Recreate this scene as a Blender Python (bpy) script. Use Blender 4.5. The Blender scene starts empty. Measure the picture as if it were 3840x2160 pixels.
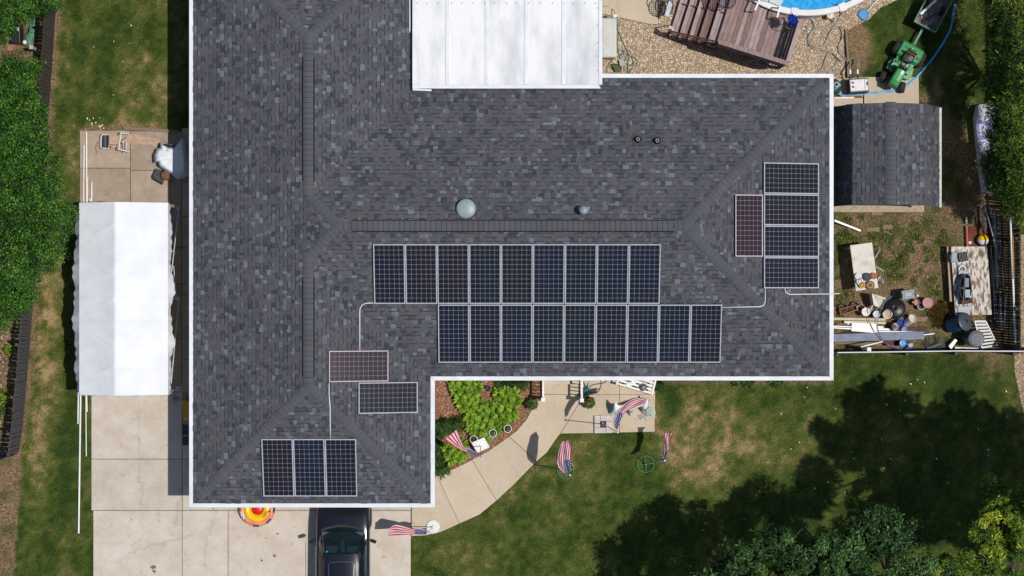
import bpy, math, random
import numpy as np
from mathutils import Vector, Matrix
random.seed(11); RNG = np.random.default_rng(11)
S = bpy.context.scene
COL = S.collection
# ---------------------------------------------------------------- camera, sky, sun
H, F = 66.5, 7467.0            # drone height (m), focal length in photo pixels (70 mm equivalent)
cam = bpy.data.cameras.new('camera'); cam.lens = 36.0*F/3840; cam.sensor_width = 36; cam.clip_end = 2000; cam.clip_start = 1
camo = bpy.data.objects.new('camera', cam); COL.objects.link(camo); camo.location = (0, 0, H); S.camera = camo
ELEV, SUNAZ = math.radians(66.5), math.radians(95.7)
w = bpy.data.worlds.new('World'); S.world = w; w.use_nodes = True
wn = w.node_tree
sky = wn.nodes.new('ShaderNodeTexSky'); sky.sky_type = 'NISHITA'; sky.sun_disc = False
sky.sun_elevation = ELEV; sky.sun_rotation = SUNAZ
bg = wn.nodes['Background']; bg.inputs['Strength'].default_value = 0.088
wn.links.new(sky.outputs[0], bg.inputs['Color'])
sl = bpy.data.lights.new('sun', 'SUN'); sl.energy = 3.95; sl.angle = math.radians(0.53); sl.color = (1.0, 0.955, 0.89)
so = bpy.data.objects.new('sun', sl); COL.objects.link(so)
SUND = Vector((math.sin(SUNAZ)*math.cos(ELEV), math.cos(SUNAZ)*math.cos(ELEV), math.sin(ELEV)))
so.rotation_euler = (-SUND).to_track_quat('-Z', 'Y').to_euler(); so.location = (20, 0, 40)
S.view_settings.view_transform = 'Standard'; S.view_settings.look = 'None'
S.view_settings.exposure = 0.0; S.view_settings.gamma = 1.0; S.view_settings.use_curve_mapping = False

# ---------------------------------------------------------------- helpers
def G(px, py, z=0.0):                       # photo pixel (3840x2160) seen at height z -> world point
    return Vector(((px-1920)*(H-z)/F, (1080-py)*(H-z)/F, z))
def view(x0, y0, s):
    return lambda x, y, z=0.0: G(x0+x/s, y0+y/s, z)
vA = view(0, 0, 2.6833); vB = view(0, 540, 2.6833); vC = view(0, 1080, 2.6833); vD = view(0, 1620, 2.6833)
vE = view(960, 1620, 2.6833); vF = view(1600, 1380, 2.6833); vG = view(2240, 0, 2.6833); vH = view(2880, 0, 2.6833)
vI = view(3000, 340, 3.019); vJ = view(3080, 780, 3.3895); vK = view(3080, 1020, 3.3895); vL = view(2400, 1320, 1.725)
m1 = view(340, 460, 6.0375); m2 = view(0, 0, 7.244); m3 = view(600, 1460, 5.575); m4 = view(860, 1880, 11.709)
m5 = view(1620, 1420, 5.175); m6 = view(2020, 1410, 5.6); m7 = view(1630, 1600, 9.058)
n1 = view(2440, 0, 4.155); n2 = view(3060, 100, 4.831); n3 = view(3340, 0, 7.247); n4 = view(3110, 1080, 6.038)
n5 = view(3500, 880, 3.2206); n6 = view(2240, 0, 4.9955); n8 = view(1100, 1880, 5.174); o = view(0, 0, 0.67083)

def lin(c):
    c = c/255.0
    return c/12.92 if c <= 0.04045 else ((c+0.055)/1.055)**2.4
def C(r, g, b, k=1.0):                      # sRGB 0-255 -> linear
    return (min(lin(r)*k, 0.9), min(lin(g)*k, 0.9), min(lin(b)*k, 0.9), 1)
MATS = {}
def mat(name, col, rough=0.7, col2=None, scale=6.0, metal=0.0, spec=0.4, bump=0.0, detail=4.0, stretch=None, contrast=(0.35, 0.65), bscale=None, trans=0.0):
    """principled material whose colour wanders between two tones in world space"""
    if name in MATS: return MATS[name]
    m = bpy.data.materials.new(name); m.use_nodes = True; MATS[name] = m
    nt = m.node_tree; b = nt.nodes['Principled BSDF']
    b.inputs['Roughness'].default_value = rough; b.inputs['Metallic'].default_value = metal
    b.inputs['Specular IOR Level'].default_value = spec
    if trans: b.inputs['Transmission Weight'].default_value = trans
    geo = nt.nodes.new('ShaderNodeNewGeometry'); vec = geo.outputs['Position']
    if stretch:
        mp = nt.nodes.new('ShaderNodeMapping'); mp.inputs['Scale'].default_value = stretch[:3]
        if len(stretch) > 3: mp.inputs['Rotation'].default_value[2] = stretch[3]
        mp.vector_type = 'TEXTURE' if len(stretch) > 3 else 'POINT'
        if len(stretch) > 3: mp.inputs['Scale'].default_value = (1/stretch[0], 1/stretch[1], 1/stretch[2])
        nt.links.new(vec, mp.inputs['Vector']); vec = mp.outputs[0]
    if col2 is None: col2 = tuple(c*0.82 for c in col[:3])+(1,)
    n = nt.nodes.new('ShaderNodeTexNoise'); n.inputs['Scale'].default_value = scale; n.inputs['Detail'].default_value = detail
    n.inputs['Roughness'].default_value = 0.62
    nt.links.new(vec, n.inputs['Vector'])
    r = nt.nodes.new('ShaderNodeValToRGB'); r.color_ramp.elements[0].position = contrast[0]; r.color_ramp.elements[1].position = contrast[1]
    r.color_ramp.elements[0].color = col2; r.color_ramp.elements[1].color = col
    nt.links.new(n.outputs['Fac'], r.inputs['Fac']); nt.links.new(r.outputs['Color'], b.inputs['Base Color'])
    if bump:
        bp = nt.nodes.new('ShaderNodeBump'); bp.inputs['Strength'].default_value = bump; bp.inputs['Distance'].default_value = 0.02
        n2_ = n
        if bscale:
            n2_ = nt.nodes.new('ShaderNodeTexNoise'); n2_.inputs['Scale'].default_value = bscale; nt.links.new(vec, n2_.inputs['Vector'])
        nt.links.new(n2_.outputs['Fac'], bp.inputs['Height']); nt.links.new(bp.outputs[0], b.inputs['Normal'])
    return m
def attr_mat(name, ramp, attr='tone', rough=0.6, spec=0.3, trans=0.25, noise=0.0):
    """colour from a per-face value stored on the mesh (leaves, blades, pebbles)"""
    m = bpy.data.materials.new(name); m.use_nodes = True; MATS[name] = m
    nt = m.node_tree; b = nt.nodes['Principled BSDF']; b.inputs['Roughness'].default_value = rough
    b.inputs['Specular IOR Level'].default_value = spec
    a = nt.nodes.new('ShaderNodeAttribute'); a.attribute_name = attr
    r = nt.nodes.new('ShaderNodeValToRGB'); el = r.color_ramp.elements
    while len(el) < len(ramp): el.new(0.5)
    for e, (p, c) in zip(el, ramp): e.position = p; e.color = c
    nt.links.new(a.outputs['Fac'], r.inputs['Fac']); nt.links.new(r.outputs['Color'], b.inputs['Base Color'])
    if trans:
        t = nt.nodes.new('ShaderNodeBsdfTranslucent'); mx = nt.nodes.new('ShaderNodeMixShader'); mx.inputs[0].default_value = trans
        nt.links.new(r.outputs['Color'], t.inputs['Color']); out = nt.nodes['Material Output']
        nt.links.new(b.outputs[0], mx.inputs[1]); nt.links.new(t.outputs[0], mx.inputs[2]); nt.links.new(mx.outputs[0], out.inputs['Surface'])
    return m
def tag(ob, label=None, cat=None, group=None, kind=None):
    if label: ob['label'] = label
    if cat: ob['category'] = cat
    if group: ob['group'] = group
    if kind: ob['kind'] = kind
    return ob
def thing(name, label, cat, loc=(0, 0, 0), rz=0.0, group=None):
    e = bpy.data.objects.new(name, None); COL.objects.link(e); e.empty_display_size = 0.2
    e.location = loc; e.rotation_euler = (0, 0, rz); return tag(e, label, cat, group)
def link(name, me, parent=None, loc=None, rot=None, scale=None):
    ob = bpy.data.objects.new(name, me); COL.objects.link(ob); ob.parent = parent
    if loc is not None: ob.location = loc
    if rot is not None: ob.rotation_euler = rot
    if scale is not None: ob.scale = scale
    return ob
class MB:
    """collects shapes, then links them as ONE mesh object; points are given in world space when an origin is set"""
    def __init__(s, origin=None):
        s.v = []; s.f = []; s.m = []; s.mi = 0; s.uv = None
        if origin is not None and hasattr(origin, 'location'): origin = origin.location
        s.o = Vector(origin) if origin is not None else Vector((0, 0, 0))
    def add(s, vs, fs):
        n = len(s.v); s.v += [tuple(Vector(p)-s.o) for p in vs]
        s.f += [tuple(i+n for i in q) for q in fs]; s.m += [s.mi]*len(fs); return s
    def box(s, c, size, rz=0.0, rx=0.0, ry=0.0, taper=1.0):
        hx, hy, hz = size[0]/2, size[1]/2, size[2]/2
        R = Matrix.Rotation(rz, 3, 'Z') @ Matrix.Rotation(rx, 3, 'X') @ Matrix.Rotation(ry, 3, 'Y'); c = Vector(c)
        ps = [(-hx, -hy, -hz), (hx, -hy, -hz), (hx, hy, -hz), (-hx, hy, -hz)] + [(x*taper, y*taper, hz) for x, y in ((-hx, -hy), (hx, -hy), (hx, hy), (-hx, hy))]
        return s.add([c + R @ Vector(p) for p in ps], [(3, 2, 1, 0), (4, 5, 6, 7), (0, 1, 5, 4), (1, 2, 6, 5), (2, 3, 7, 6), (3, 0, 4, 7)])
    def bar(s, a, b, wd, th, up=(0, 0, 1)):        # rectangular bar from a to b
        a, b = Vector(a), Vector(b); d = (b-a).normalized(); u = Vector(up)
        if abs(d.dot(u)) > 0.99: u = Vector((1, 0, 0))
        x = d.cross(u).normalized()*wd/2; y = x.cross(d).normalized()*th/2
        ps = [a-x-y, a+x-y, a+x+y, a-x+y, b-x-y, b+x-y, b+x+y, b-x+y]
        return s.add(ps, [(0, 1, 2, 3), (7, 6, 5, 4), (0, 4, 5, 1), (1, 5, 6, 2), (2, 6, 7, 3), (3, 7, 4, 0)])
    def tube(s, pts, r, seg=8, cyc=False, flat=1.0, r2=None):
        pts = [Vector(p) for p in pts]; n = len(pts); vs = []
        for i, p in enumerate(pts):
            a = pts[(i-1) % n] if (i or cyc) else p; b = pts[(i+1) % n] if (i < n-1 or cyc) else p
            d = (b-a).normalized(); u = Vector((0, 0, 1))
            if abs(d.z) > 0.95: u = Vector((1, 0, 0))
            x = d.cross(u).normalized(); y = x.cross(d).normalized()
            rr = r if r2 is None else r+(r2-r)*i/(n-1)
            vs += [p + x*rr*math.cos(t*2*math.pi/seg) + y*rr*flat*math.sin(t*2*math.pi/seg) for t in range(seg)]
        fs = []
        for i in range(n if cyc else n-1):
            for t in range(seg):
                j = (i+1) % n; fs.append((i*seg+t, j*seg+t, j*seg+(t+1) % seg, i*seg+(t+1) % seg))
        if not cyc: fs += [tuple(range(seg)), tuple(range((n-1)*seg, n*seg))[::-1]]
        return s.add(vs, fs)
    def lathe(s, prof, c=(0, 0, 0), seg=20, axis=None, cap=True):
        c = Vector(c); Q = Matrix.Identity(3)
        if axis is not None: Q = Vector((0, 0, 1)).rotation_difference(Vector(axis).normalized()).to_matrix()
        vs = []; n = len(prof)
        for r, z in prof:
            vs += [c + Q @ Vector((r*math.cos(t*2*math.pi/seg), r*math.sin(t*2*math.pi/seg), z)) for t in range(seg)]
        fs = [(i*seg+t, i*seg+(t+1) % seg, (i+1)*seg+(t+1) % seg, (i+1)*seg+t) for i in range(n-1) for t in range(seg)]
        if cap: fs += [tuple(range(seg))[::-1], tuple(range((n-1)*seg, n*seg))]
        return s.add(vs, fs)
    def cyl(s, c, r, h, seg=16, r2=None, axis=None):
        return s.lathe([(r, 0), (r if r2 is None else r2, h)], c, seg, axis)
    def ball(s, c, r, seg=14, rings=8):
        rx, ry, rz = r if hasattr(r, '__len__') else (r, r, r); c = Vector(c); vs = []
        for i in range(rings+1):
            a = math.pi*i/rings - math.pi/2
            vs += [c+Vector((rx*math.cos(a)*math.cos(t*2*math.pi/seg), ry*math.cos(a)*math.sin(t*2*math.pi/seg), rz*math.sin(a))) for t in range(seg)]
        return s.add(vs, [(i*seg+t, i*seg+(t+1) % seg, (i+1)*seg+(t+1) % seg, (i+1)*seg+t) for i in range(rings) for t in range(seg)])
    def torus(s, c, R, r, seg=24, sub=8, axis=None):
        Q = Matrix.Identity(3)
        if axis is not None: Q = Vector((0, 0, 1)).rotation_difference(Vector(axis).normalized()).to_matrix()
        return s.tube([Vector(c)+Q @ Vector((R*math.cos(t*2*math.pi/seg), R*math.sin(t*2*math.pi/seg), 0)) for t in range(seg)], r, sub, True)
    def prism(s, poly, z0, z1):                    # poly: plan points (world); z1 may be a list
        n = len(poly); zs = z1 if hasattr(z1, '__len__') else [z1]*n
        area = sum(poly[i][0]*poly[(i+1) % n][1]-poly[(i+1) % n][0]*poly[i][1] for i in range(n))
        if area < 0: poly = poly[::-1]; zs = zs[::-1]
        vs = [(p[0], p[1], z0) for p in poly]+[(p[0], p[1], z) for p, z in zip(poly, zs)]
        return s.add(vs, [tuple(range(n))[::-1], tuple(range(n, 2*n))]+[(i, (i+1) % n, n+(i+1) % n, n+i) for i in range(n)])
    def grid(s, fn, nu, nv, uv=False):
        vs = [fn(i/nu, j/nv) for j in range(nv+1) for i in range(nu+1)]
        if uv: s.uv = [(i/nu, j/nv) for j in range(nv+1) for i in range(nu+1)]
        return s.add(vs, [(j*(nu+1)+i, j*(nu+1)+i+1, (j+1)*(nu+1)+i+1, (j+1)*(nu+1)+i) for j in range(nv) for i in range(nu)])
    def mesh(s, name, mt, smooth=False):
        me = bpy.data.meshes.new(name); me.from_pydata(s.v, [], s.f)
        for q in (mt if isinstance(mt, (list, tuple)) else [mt]): me.materials.append(q)
        if s.mi: me.polygons.foreach_set('material_index', s.m)
        if smooth: me.polygons.foreach_set('use_smooth', [True]*len(s.f))
        if s.uv:
            l = me.uv_layers.new(name='UVMap')
            for lp in me.loops: l.data[lp.index].uv = s.uv[lp.vertex_index]
        me.update(); return me
    def obj(s, name, mt, parent=None, smooth=False, bevel=0.0, solid=0.0, subsurf=0):
        ob = link(name, s.mesh(name, mt, smooth), parent)
        if parent is None: ob.location = s.o
        if solid:
            md = ob.modifiers.new('solid', 'SOLIDIFY'); md.thickness = solid; md.offset = 0
        if bevel:
            md = ob.modifiers.new('bevel', 'BEVEL'); md.width = bevel; md.segments = 2; md.limit_method = 'ANGLE'
        if subsurf:
            md = ob.modifiers.new('sub', 'SUBSURF'); md.levels = md.render_levels = subsurf
        return ob
def raw_mesh(name, V, nper, mt, tone=None, attr='tone'):   # many small n-gons from an array (N, nper, 3)
    N = len(V); me = bpy.data.meshes.new(name)
    me.vertices.add(N*nper); me.vertices.foreach_set('co', np.asarray(V, dtype=np.float32).reshape(-1))
    me.loops.add(N*nper); me.loops.foreach_set('vertex_index', np.arange(N*nper, dtype=np.int32))
    me.polygons.add(N); me.polygons.foreach_set('loop_start', np.arange(0, N*nper, nper, dtype=np.int32))
    me.update(calc_edges=True)
    if tone is not None:
        a = me.attributes.new(attr, 'FLOAT', 'FACE'); a.data.foreach_set('value', np.asarray(tone, dtype=np.float32))
    me.materials.append(mt); return me
def smooth_path(pts, n=6):                        # Catmull-Rom through points
    pts = [Vector(p) for p in pts]; out = []
    P = [pts[0]*2-pts[1]]+pts+[pts[-1]*2-pts[-2]]
    for i in range(1, len(P)-2):
        a, b, c, d = P[i-1], P[i], P[i+1], P[i+2]
        for k in range(n):
            t = k/n; out.append(0.5*((2*b)+(c-a)*t+(2*a-5*b+4*c-d)*t*t+(3*b-a-3*c+d)*t**3))
    return out+[pts[-1]]
def text_mesh(txt, size, mt, name='lettering', depth=0.002):
    cu = bpy.data.curves.new('t', 'FONT'); cu.body = txt; cu.size = size; cu.align_x = 'CENTER'; cu.align_y = 'CENTER'; cu.extrude = depth; cu.offset = 0.004
    tmp = bpy.data.objects.new('t', cu); COL.objects.link(tmp); bpy.context.view_layer.update()
    me = bpy.data.meshes.new_from_object(tmp); me.name = name; bpy.data.objects.remove(tmp); bpy.data.curves.remove(cu)
    me.materials.clear(); me.materials.append(mt); return me
def fbm(x, y, scale, seed=0, octaves=4):
    r = np.random.default_rng(seed); tot = np.zeros_like(x); amp = 1.0; nrm = 0.0
    for k in range(octaves):
        L = r.random((256, 256)); u = x*scale+17.3*k+300; v = y*scale+9.1*k+300
        i = np.floor(u).astype(int); j = np.floor(v).astype(int); a = u-i; b = v-j; a = a*a*(3-2*a); b = b*b*(3-2*b)
        g = lambda p, q: L[p % 256, q % 256]
        tot += amp*((g(i, j)*(1-a)+g(i+1, j)*a)*(1-b)+(g(i, j+1)*(1-a)+g(i+1, j+1)*a)*b); nrm += amp; amp *= 0.55; scale *= 2.03
    return tot/nrm
def inpoly(x, y, poly):
    ins = np.zeros(x.shape, bool); n = len(poly)
    for i in range(n):
        x0, y0 = poly[i][0], poly[i][1]; x1, y1 = poly[(i+1) % n][0], poly[(i+1) % n][1]
        c = ((y0 > y) != (y1 > y)) & (x < (x1-x0)*(y-y0)/((y1-y0) if y1 != y0 else 1e-9)+x0); ins ^= c
    return ins
def poly_px(pts, z=0.0): return [tuple(G(a, b, z)[:2]) for a, b in pts]
# ================================================================ ground, lawn, paving
# --- regions in photo pixels
SLABS = [  # driveway: x0,y0,x1,y1
 (343, 1440, 684, 1721), (343, 1721, 684, 1914), (350, 1914, 684, 2800), (684, 1640, 800, 1721), (684, 1721, 800, 1914), (684, 1914, 856, 2800),
 (856, 1914, 1541, 2800), (800, 1830, 1541, 1914)]
SIDE = [(300, 490, 490, 631), (300, 631, 490, 781), (490, 492, 682, 639), (490, 639, 640, 781), (640, 639, 682, 781), (300, 781, 640, 929), (640, 781, 682, 929), (300, 929, 640, 1065), (640, 929, 682, 1065),
 (300, 1065, 640, 1270), (640, 1065, 682, 1270), (343, 1270, 640, 1440), (640, 1270, 682, 1473),
 (682, 480, 760, 682), (682, 682, 760, 812), (682, 812, 760, 929), (682, 929, 760, 1065), (682, 1065, 760, 1104), (682, 1104, 760, 1227), (682, 1227, 760, 1348), (682, 1348, 760, 1475), (684, 1475, 760, 1640)]
WALK = [[(1543, 1900), (1600, 1900), (1610, 1786), (1638, 1784), (1724, 1963), (1650, 1996), (1594, 2008), (1543, 2010)],
 [(1638, 1784), (1712, 1753), (1769, 1724), (1862, 1877), (1798, 1930), (1724, 1963)],
 [(1769, 1724), (1831, 1691), (1870, 1664), (1909, 1637), (2012, 1730), (1960, 1783), (1928, 1816), (1862, 1877)],
 [(1909, 1637), (1935, 1618), (1973, 1574), (1995, 1533), (2014, 1503), (2034, 1500), (2034, 1479), (2172, 1479), (2174, 1507), (2101, 1626), (2084, 1648), (2050, 1697), (2012, 1730)],
 [(2034, 1380), (2172, 1380), (2172, 1479), (2034, 1479)],
 [(2172, 1380), (2323, 1380), (2323, 1479), (2172, 1479)], [(2323, 1380), (2457, 1380), (2457, 1479), (2323, 1479)],
 [(2172, 1479), (2323, 1479), (2323, 1622), (2101, 1626), (2174, 1507)], [(2323, 1479), (2457, 1479), (2455, 1619), (2323, 1622)]]
BED = [(1600, 1400), (2034, 1400), (2034, 1500), (2014, 1503), (1995, 1533), (1973, 1574), (1935, 1618), (1909, 1637), (1870, 1664), (1831, 1691), (1769, 1724), (1712, 1753), (1638, 1784), (1600, 1790)]
GRAVEL = [(2240, 53), (2260, 53), (2314, 65), (2436, 91), (2470, 95), (2470, -260), (3400, -260), (3364, 0), (3300, 30), (3262, 70), (3200, 100), (3178, 112), (3170, 150), (3170, 292), (3150, 330), (2240, 300)]
NPATIO = [[(2200, -260), (2468, -260), (2468, 93), (2436, 91), (2314, 65), (2260, 53), (2200, 40)]]
PAD = [[(3090, 367), (3236, 367), (3236, 397), (3090, 400)], [(3239, 289), (3445, 289), (3446, 391), (3239, 394)], [(3090, 300), (3239, 289), (3236, 364), (3090, 366)]]
RGRAVEL = [(3828, 880), (4000, 880), (4000, 1700), (3835, 1540), (3815, 1440), (3806, 1400), (3802, 1330), (3828, 1325)]
DIRT = [((3120, 770), (3780, 770), (3780, 1320), (3120, 1320))]
def slabs(name, rects, polys, material, label=None, ztop=0.045, gap=0.9):
    allp = [[(a+gap, b+gap), (c-gap, b+gap), (c-gap, d-gap), (a+gap, d-gap)] for a, b, c, d in rects]
    for p in polys:
        cx = sum(q[0] for q in p)/len(p); cy = sum(q[1] for q in p)/len(p)
        allp.append([(a+(cx-a)*gap/math.hypot(cx-a, cy-b), b+(cy-b)*gap/math.hypot(cx-a, cy-b)) for a, b in p])
    base = MB()
    for p in allp:
        e = [(a+(a-sum(q[0] for q in p)/len(p))*0.004, b+(b-sum(q[1] for q in p)/len(p))*0.004) for a, b in p]
        base.prism(poly_px(p), -0.12, 0.012+random.random()*0.004)
    root = base.obj(name, MATS['joint']); tag(root, kind='structure')
    for p in allp:
        z = ztop+random.uniform(-0.004, 0.004); q = poly_px(p); c = G(*[sum(t[k] for t in p)/len(p) for k in (0, 1)])
        m = MB((c.x, c.y, 0)); m.prism(q, 0.018, z)
        ob = m.obj('slab', material, None, bevel=0.006); ob.parent = root
    return root
mat('joint', C(70, 62, 52, .8), 0.95, C(45, 40, 34, .8), 9)
def concrete(name, a, b, stain, scale=1.3):
    m = mat(name, a, 0.85, b, scale, contrast=(0.30, 0.72), detail=9, bump=0.12, bscale=140, spec=0.25)
    nt = m.node_tree; bs = nt.nodes['Principled BSDF']; src = bs.inputs['Base Color'].links[0].from_socket
    geo = nt.nodes.new('ShaderNodeNewGeometry')
    n = nt.nodes.new('ShaderNodeTexNoise'); n.inputs['Scale'].default_value = 3.1; n.inputs['Detail'].default_value = 10; n.inputs['Roughness'].default_value = 0.75
    nt.links.new(geo.outputs['Position'], n.inputs['Vector'])
    r = nt.nodes.new('ShaderNodeValToRGB'); r.color_ramp.elements[0].position = 0.56; r.color_ramp.elements[1].position = 0.76
    r.color_ramp.elements[0].color = (0, 0, 0, 1); r.color_ramp.elements[1].color = (1, 1, 1, 1)
    nt.links.new(n.outputs['Fac'], r.inputs['Fac'])
    mx = nt.nodes.new('ShaderNodeMix'); mx.data_type = 'RGBA'; mx.inputs[7].default_value = stain
    fm = nt.nodes.new('ShaderNodeMath'); fm.operation = 'MULTIPLY'; fm.inputs[1].default_value = 0.75
    nt.links.new(r.outputs['Color'], fm.inputs[0]); nt.links.new(fm.outputs[0], mx.inputs[0]); nt.links.new(src, mx.inputs[6])
    # speckle
    n2 = nt.nodes.new('ShaderNodeTexNoise'); n2.inputs['Scale'].default_value = 55; n2.inputs['Detail'].default_value = 3
    nt.links.new(geo.outputs['Position'], n2.inputs['Vector'])
    r2 = nt.nodes.new('ShaderNodeMapRange'); r2.inputs[1].default_value = 0.3; r2.inputs[2].default_value = 0.7; r2.inputs[3].default_value = 0.86; r2.inputs[4].default_value = 1.1
    nt.links.new(n2.outputs['Fac'], r2.inputs[0])
    mu = nt.nodes.new('ShaderNodeMix'); mu.data_type = 'RGBA'; mu.blend_type = 'MULTIPLY'; mu.inputs[0].default_value = 1
    nt.links.new(mx.outputs[2], mu.inputs[6]); nt.links.new(r2.outputs[0], mu.inputs[7])
    oi = nt.nodes.new('ShaderNodeObjectInfo'); r3 = nt.nodes.new('ShaderNodeMapRange'); r3.inputs[3].default_value = .90; r3.inputs[4].default_value = 1.06; nt.links.new(oi.outputs['Random'], r3.inputs[0])
    vo = nt.nodes.new('ShaderNodeTexVoronoi'); vo.feature = 'DISTANCE_TO_EDGE'; vo.inputs['Scale'].default_value = .33; wz = nt.nodes.new('ShaderNodeTexNoise'); wz.inputs['Scale'].default_value = 3; wz.inputs['Detail'].default_value = 6
    vm = nt.nodes.new('ShaderNodeVectorMath'); vm.operation = 'MULTIPLY_ADD'; vm.inputs[1].default_value = (.5, .5, 0); nt.links.new(geo.outputs['Position'], wz.inputs['Vector']); nt.links.new(wz.outputs['Color'], vm.inputs[0]); nt.links.new(geo.outputs['Position'], vm.inputs[2]); nt.links.new(vm.outputs[0], vo.inputs['Vector'])
    cr = nt.nodes.new('ShaderNodeMapRange'); cr.inputs[1].default_value = .0; cr.inputs[2].default_value = .006; cr.inputs[3].default_value = .84; cr.inputs[4].default_value = 1.0; nt.links.new(vo.outputs['Distance'], cr.inputs[0])
    mk = nt.nodes.new('ShaderNodeMath'); mk.operation = 'MULTIPLY'; nt.links.new(r3.outputs[0], mk.inputs[0]); nt.links.new(cr.outputs[0], mk.inputs[1])
    m5_ = nt.nodes.new('ShaderNodeMix'); m5_.data_type = 'RGBA'; m5_.blend_type = 'MULTIPLY'; m5_.inputs[0].default_value = 1; nt.links.new(mu.outputs[2], m5_.inputs[6]); nt.links.new(mk.outputs[0], m5_.inputs[7]); nt.links.new(m5_.outputs[2], bs.inputs['Base Color'])
    return m
concrete('concrete', C(217, 208, 196, .78), C(198, 184, 167, .76), C(150, 138, 124, .76))
concrete('concrete_old', C(190, 172, 154, .75), C(164, 146, 127, .75), C(120, 104, 88, .72), 2.2)
concrete('concrete_tan', C(208, 192, 170, .79), C(196, 178, 154, .79), C(176, 158, 134, .77), 0.9)
drv = slabs('driveway', SLABS, [], MATS['concrete'])
stn = mat('oil_stain', C(150, 130, 110, .7), .8, C(112, 96, 82, .7), 14); rst = mat('rust_stain', C(214, 180, 140, .75), .8, C(196, 160, 120, .75), 14)
for vw_, x, y, r_, mt_ in ((vE, 215, 1025, .05, stn), (vE, 185, 1242, .06, stn), (vD, 1540, 1355, .10, stn), (vD, 1555, 1400, .07, stn), (vD, 1645, 1108, .03, stn), (vD, 1395, 495, .07, rst), (vD, 1400, 460, .09, rst), (vE, 100, 1065, .03, stn), (vE, 60, 1290, .05, stn), (vD, 1320, 880, .05, rst), (vE, 1290, 1250, .09, rst)):
    c_ = vw_(x, y); a_ = [random.uniform(.5, 1.25)*r_ for _ in range(11)]; sm = MB((c_.x, c_.y, 0)); sm.prism([(c_.x+a_[k]*math.cos(k*.571), c_.y+a_[k]*.8*math.sin(k*.571)) for k in range(11)], .047, .0515); so_ = sm.obj('stain', mt_); so_.parent = drv
slabs('side_patio', SIDE, [], MATS['concrete_old'])
slabs('walkway', [], WALK, MATS['concrete_tan'])
slabs('back_patio', [], NPATIO, MATS['concrete_tan'])
slabs('pump_pad', [], PAD, MATS['concrete_tan'])
step = MB().prism(poly_px([(2036, 1380), (2170, 1380), (2170, 1440), (2036, 1440)]), 0.04, 0.19).obj('porch_step', MATS['concrete_tan'], bevel=0.01); tag(step, kind='structure')

# --- ground sheet with per-vertex wear
def axis(lo, hi, stepm, far):
    a = np.arange(lo, hi+stepm/2, stepm); o1 = np.array([-far, -far*.5, -far*.2, -60, -35]) ; o1 = o1[o1 < lo-2]
    return np.concatenate([o1, a, -o1[::-1]])
gx = axis(-18.5, 18.5, 0.075, 900); gy = axis(-11, 11, 0.075, 900)
XX, YY = np.meshgrid(gx, gy); PX = 1920+XX*F/H; PY = 1080-YY*F/H     # back to photo pixels on the ground
def blob(x, y, rx, ry): # in 2576-wide preview pixels
    return np.exp(-(((PX/1.4907-x)/rx)**2+((PY/1.4907-y)/ry)**2))
nz = fbm(XX, YY, 0.55, 3, 5); nf = fbm(XX, YY, 2.6, 5, 4); nm = fbm(XX, YY, 7.0, 8, 3)
nh = fbm(XX, YY, 5.0, 31, 4)
dry = (nz-0.5)*.5+(nf-0.5)*.6+(nh-.5)*.75+0.30
for x, y, rx, ry, k in ((1740, 1020, 45, 40, .75), (1700, 1090, 60, 60, .55), (1850, 1080, 50, 60, .6), (1760, 1200, 70, 70, .5), (1880, 1110, 25, 25, .5), (1660, 1060, 30, 40, .4), (360, 200, 60, 110, .42), (340, 150, 40, 60, .3),
    (330, 320, 120, 10, .8), (150, 420, 45, 130, .35), (110, 760, 40, 160, .75), (110, 960, 30, 140, .6), (85, 1070, 25, 110, .6), (60, 1160, 60, 40, .4), (170, 60, 40, 120, .25), (215, 960, 12, 200, -.45), (180, 1100, 25, 200, -.35),
    (200, 250, 14, 160, -.3), (320, 60, 60, 60, -.25), (1700, 1040, 26, 40, -.6), (1690, 990, 20, 25, -.5), (2300, 910, 200, 60, -.25), (2450, 960, 90, 80, -.35), (1150, 1400, 50, 25, .35), (1300, 1240, 50, 30, .25),
    (2170, 110, 30, 40, .9), (2160, 90, 26, 60, .8), (2280, 160, 40, 40, .3), (2330, 90, 40, 60, -.5), (2200, 60, 40, 60, -.35), (2350, 240, 30, 60, .5), (1500, 1180, 90, 60, .12), (2120, 1320, 400, 100, -.3)):
    dry += (.52 if k > 0 else .7)*k*blob(x, y, rx, ry)*(.45+1.1*nh)
# mowing stripes
dry += 0.10*np.sin((PX+0.12*PY)/1.4907/17.0)*np.clip((PY-0)/400, .4, 1)*((PX < 720)+0.35*(PX > 1500))
yard = inpoly(PX, PY, [(3120, 770), (3790, 770), (3790, 1318), (3120, 1318)])
dirt = np.zeros_like(dry)
dirt = np.where(yard, np.clip(0.62+(nz-.5)*2.2+(nf-.5)*2.0, 0, 1), dirt)
for x, y, rx, ry, k in ((2220, 545, 110, 24, .6), (2300, 620, 50, 40, .5), (2200, 700, 40, 90, -.35), (2250, 680, 30, 30, -.5), (2330, 770, 25, 60, -.5), (2110, 620, 16, 60, -.4), (2120, 745, 25, 30, -.6)):
    dirt += yard*k*blob(x, y, rx, ry)
def strip(pts, wd, k):   # dirt along a polyline (preview px)
    global dirt
    for (x0, y0), (x1, y1) in zip(pts, pts[1:]):
        ax, ay = PX/1.4907-x0, PY/1.4907-y0; dx, dy = x1-x0, y1-y0; t = np.clip((ax*dx+ay*dy)/(dx*dx+dy*dy), 0, 1)
        d = np.hypot(ax-t*dx, ay-t*dy); dirt = np.maximum(dirt, k*np.clip(1.3-d/wd+(nf-.5)*1.4, 0, 1))
strip([(147, -20), (137, 75), (131, 175), (121, 310), (100, 560), (84, 766), (76, 864), (65, 994), (56, 1085), (50, 1136)], 15, .85)
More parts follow.
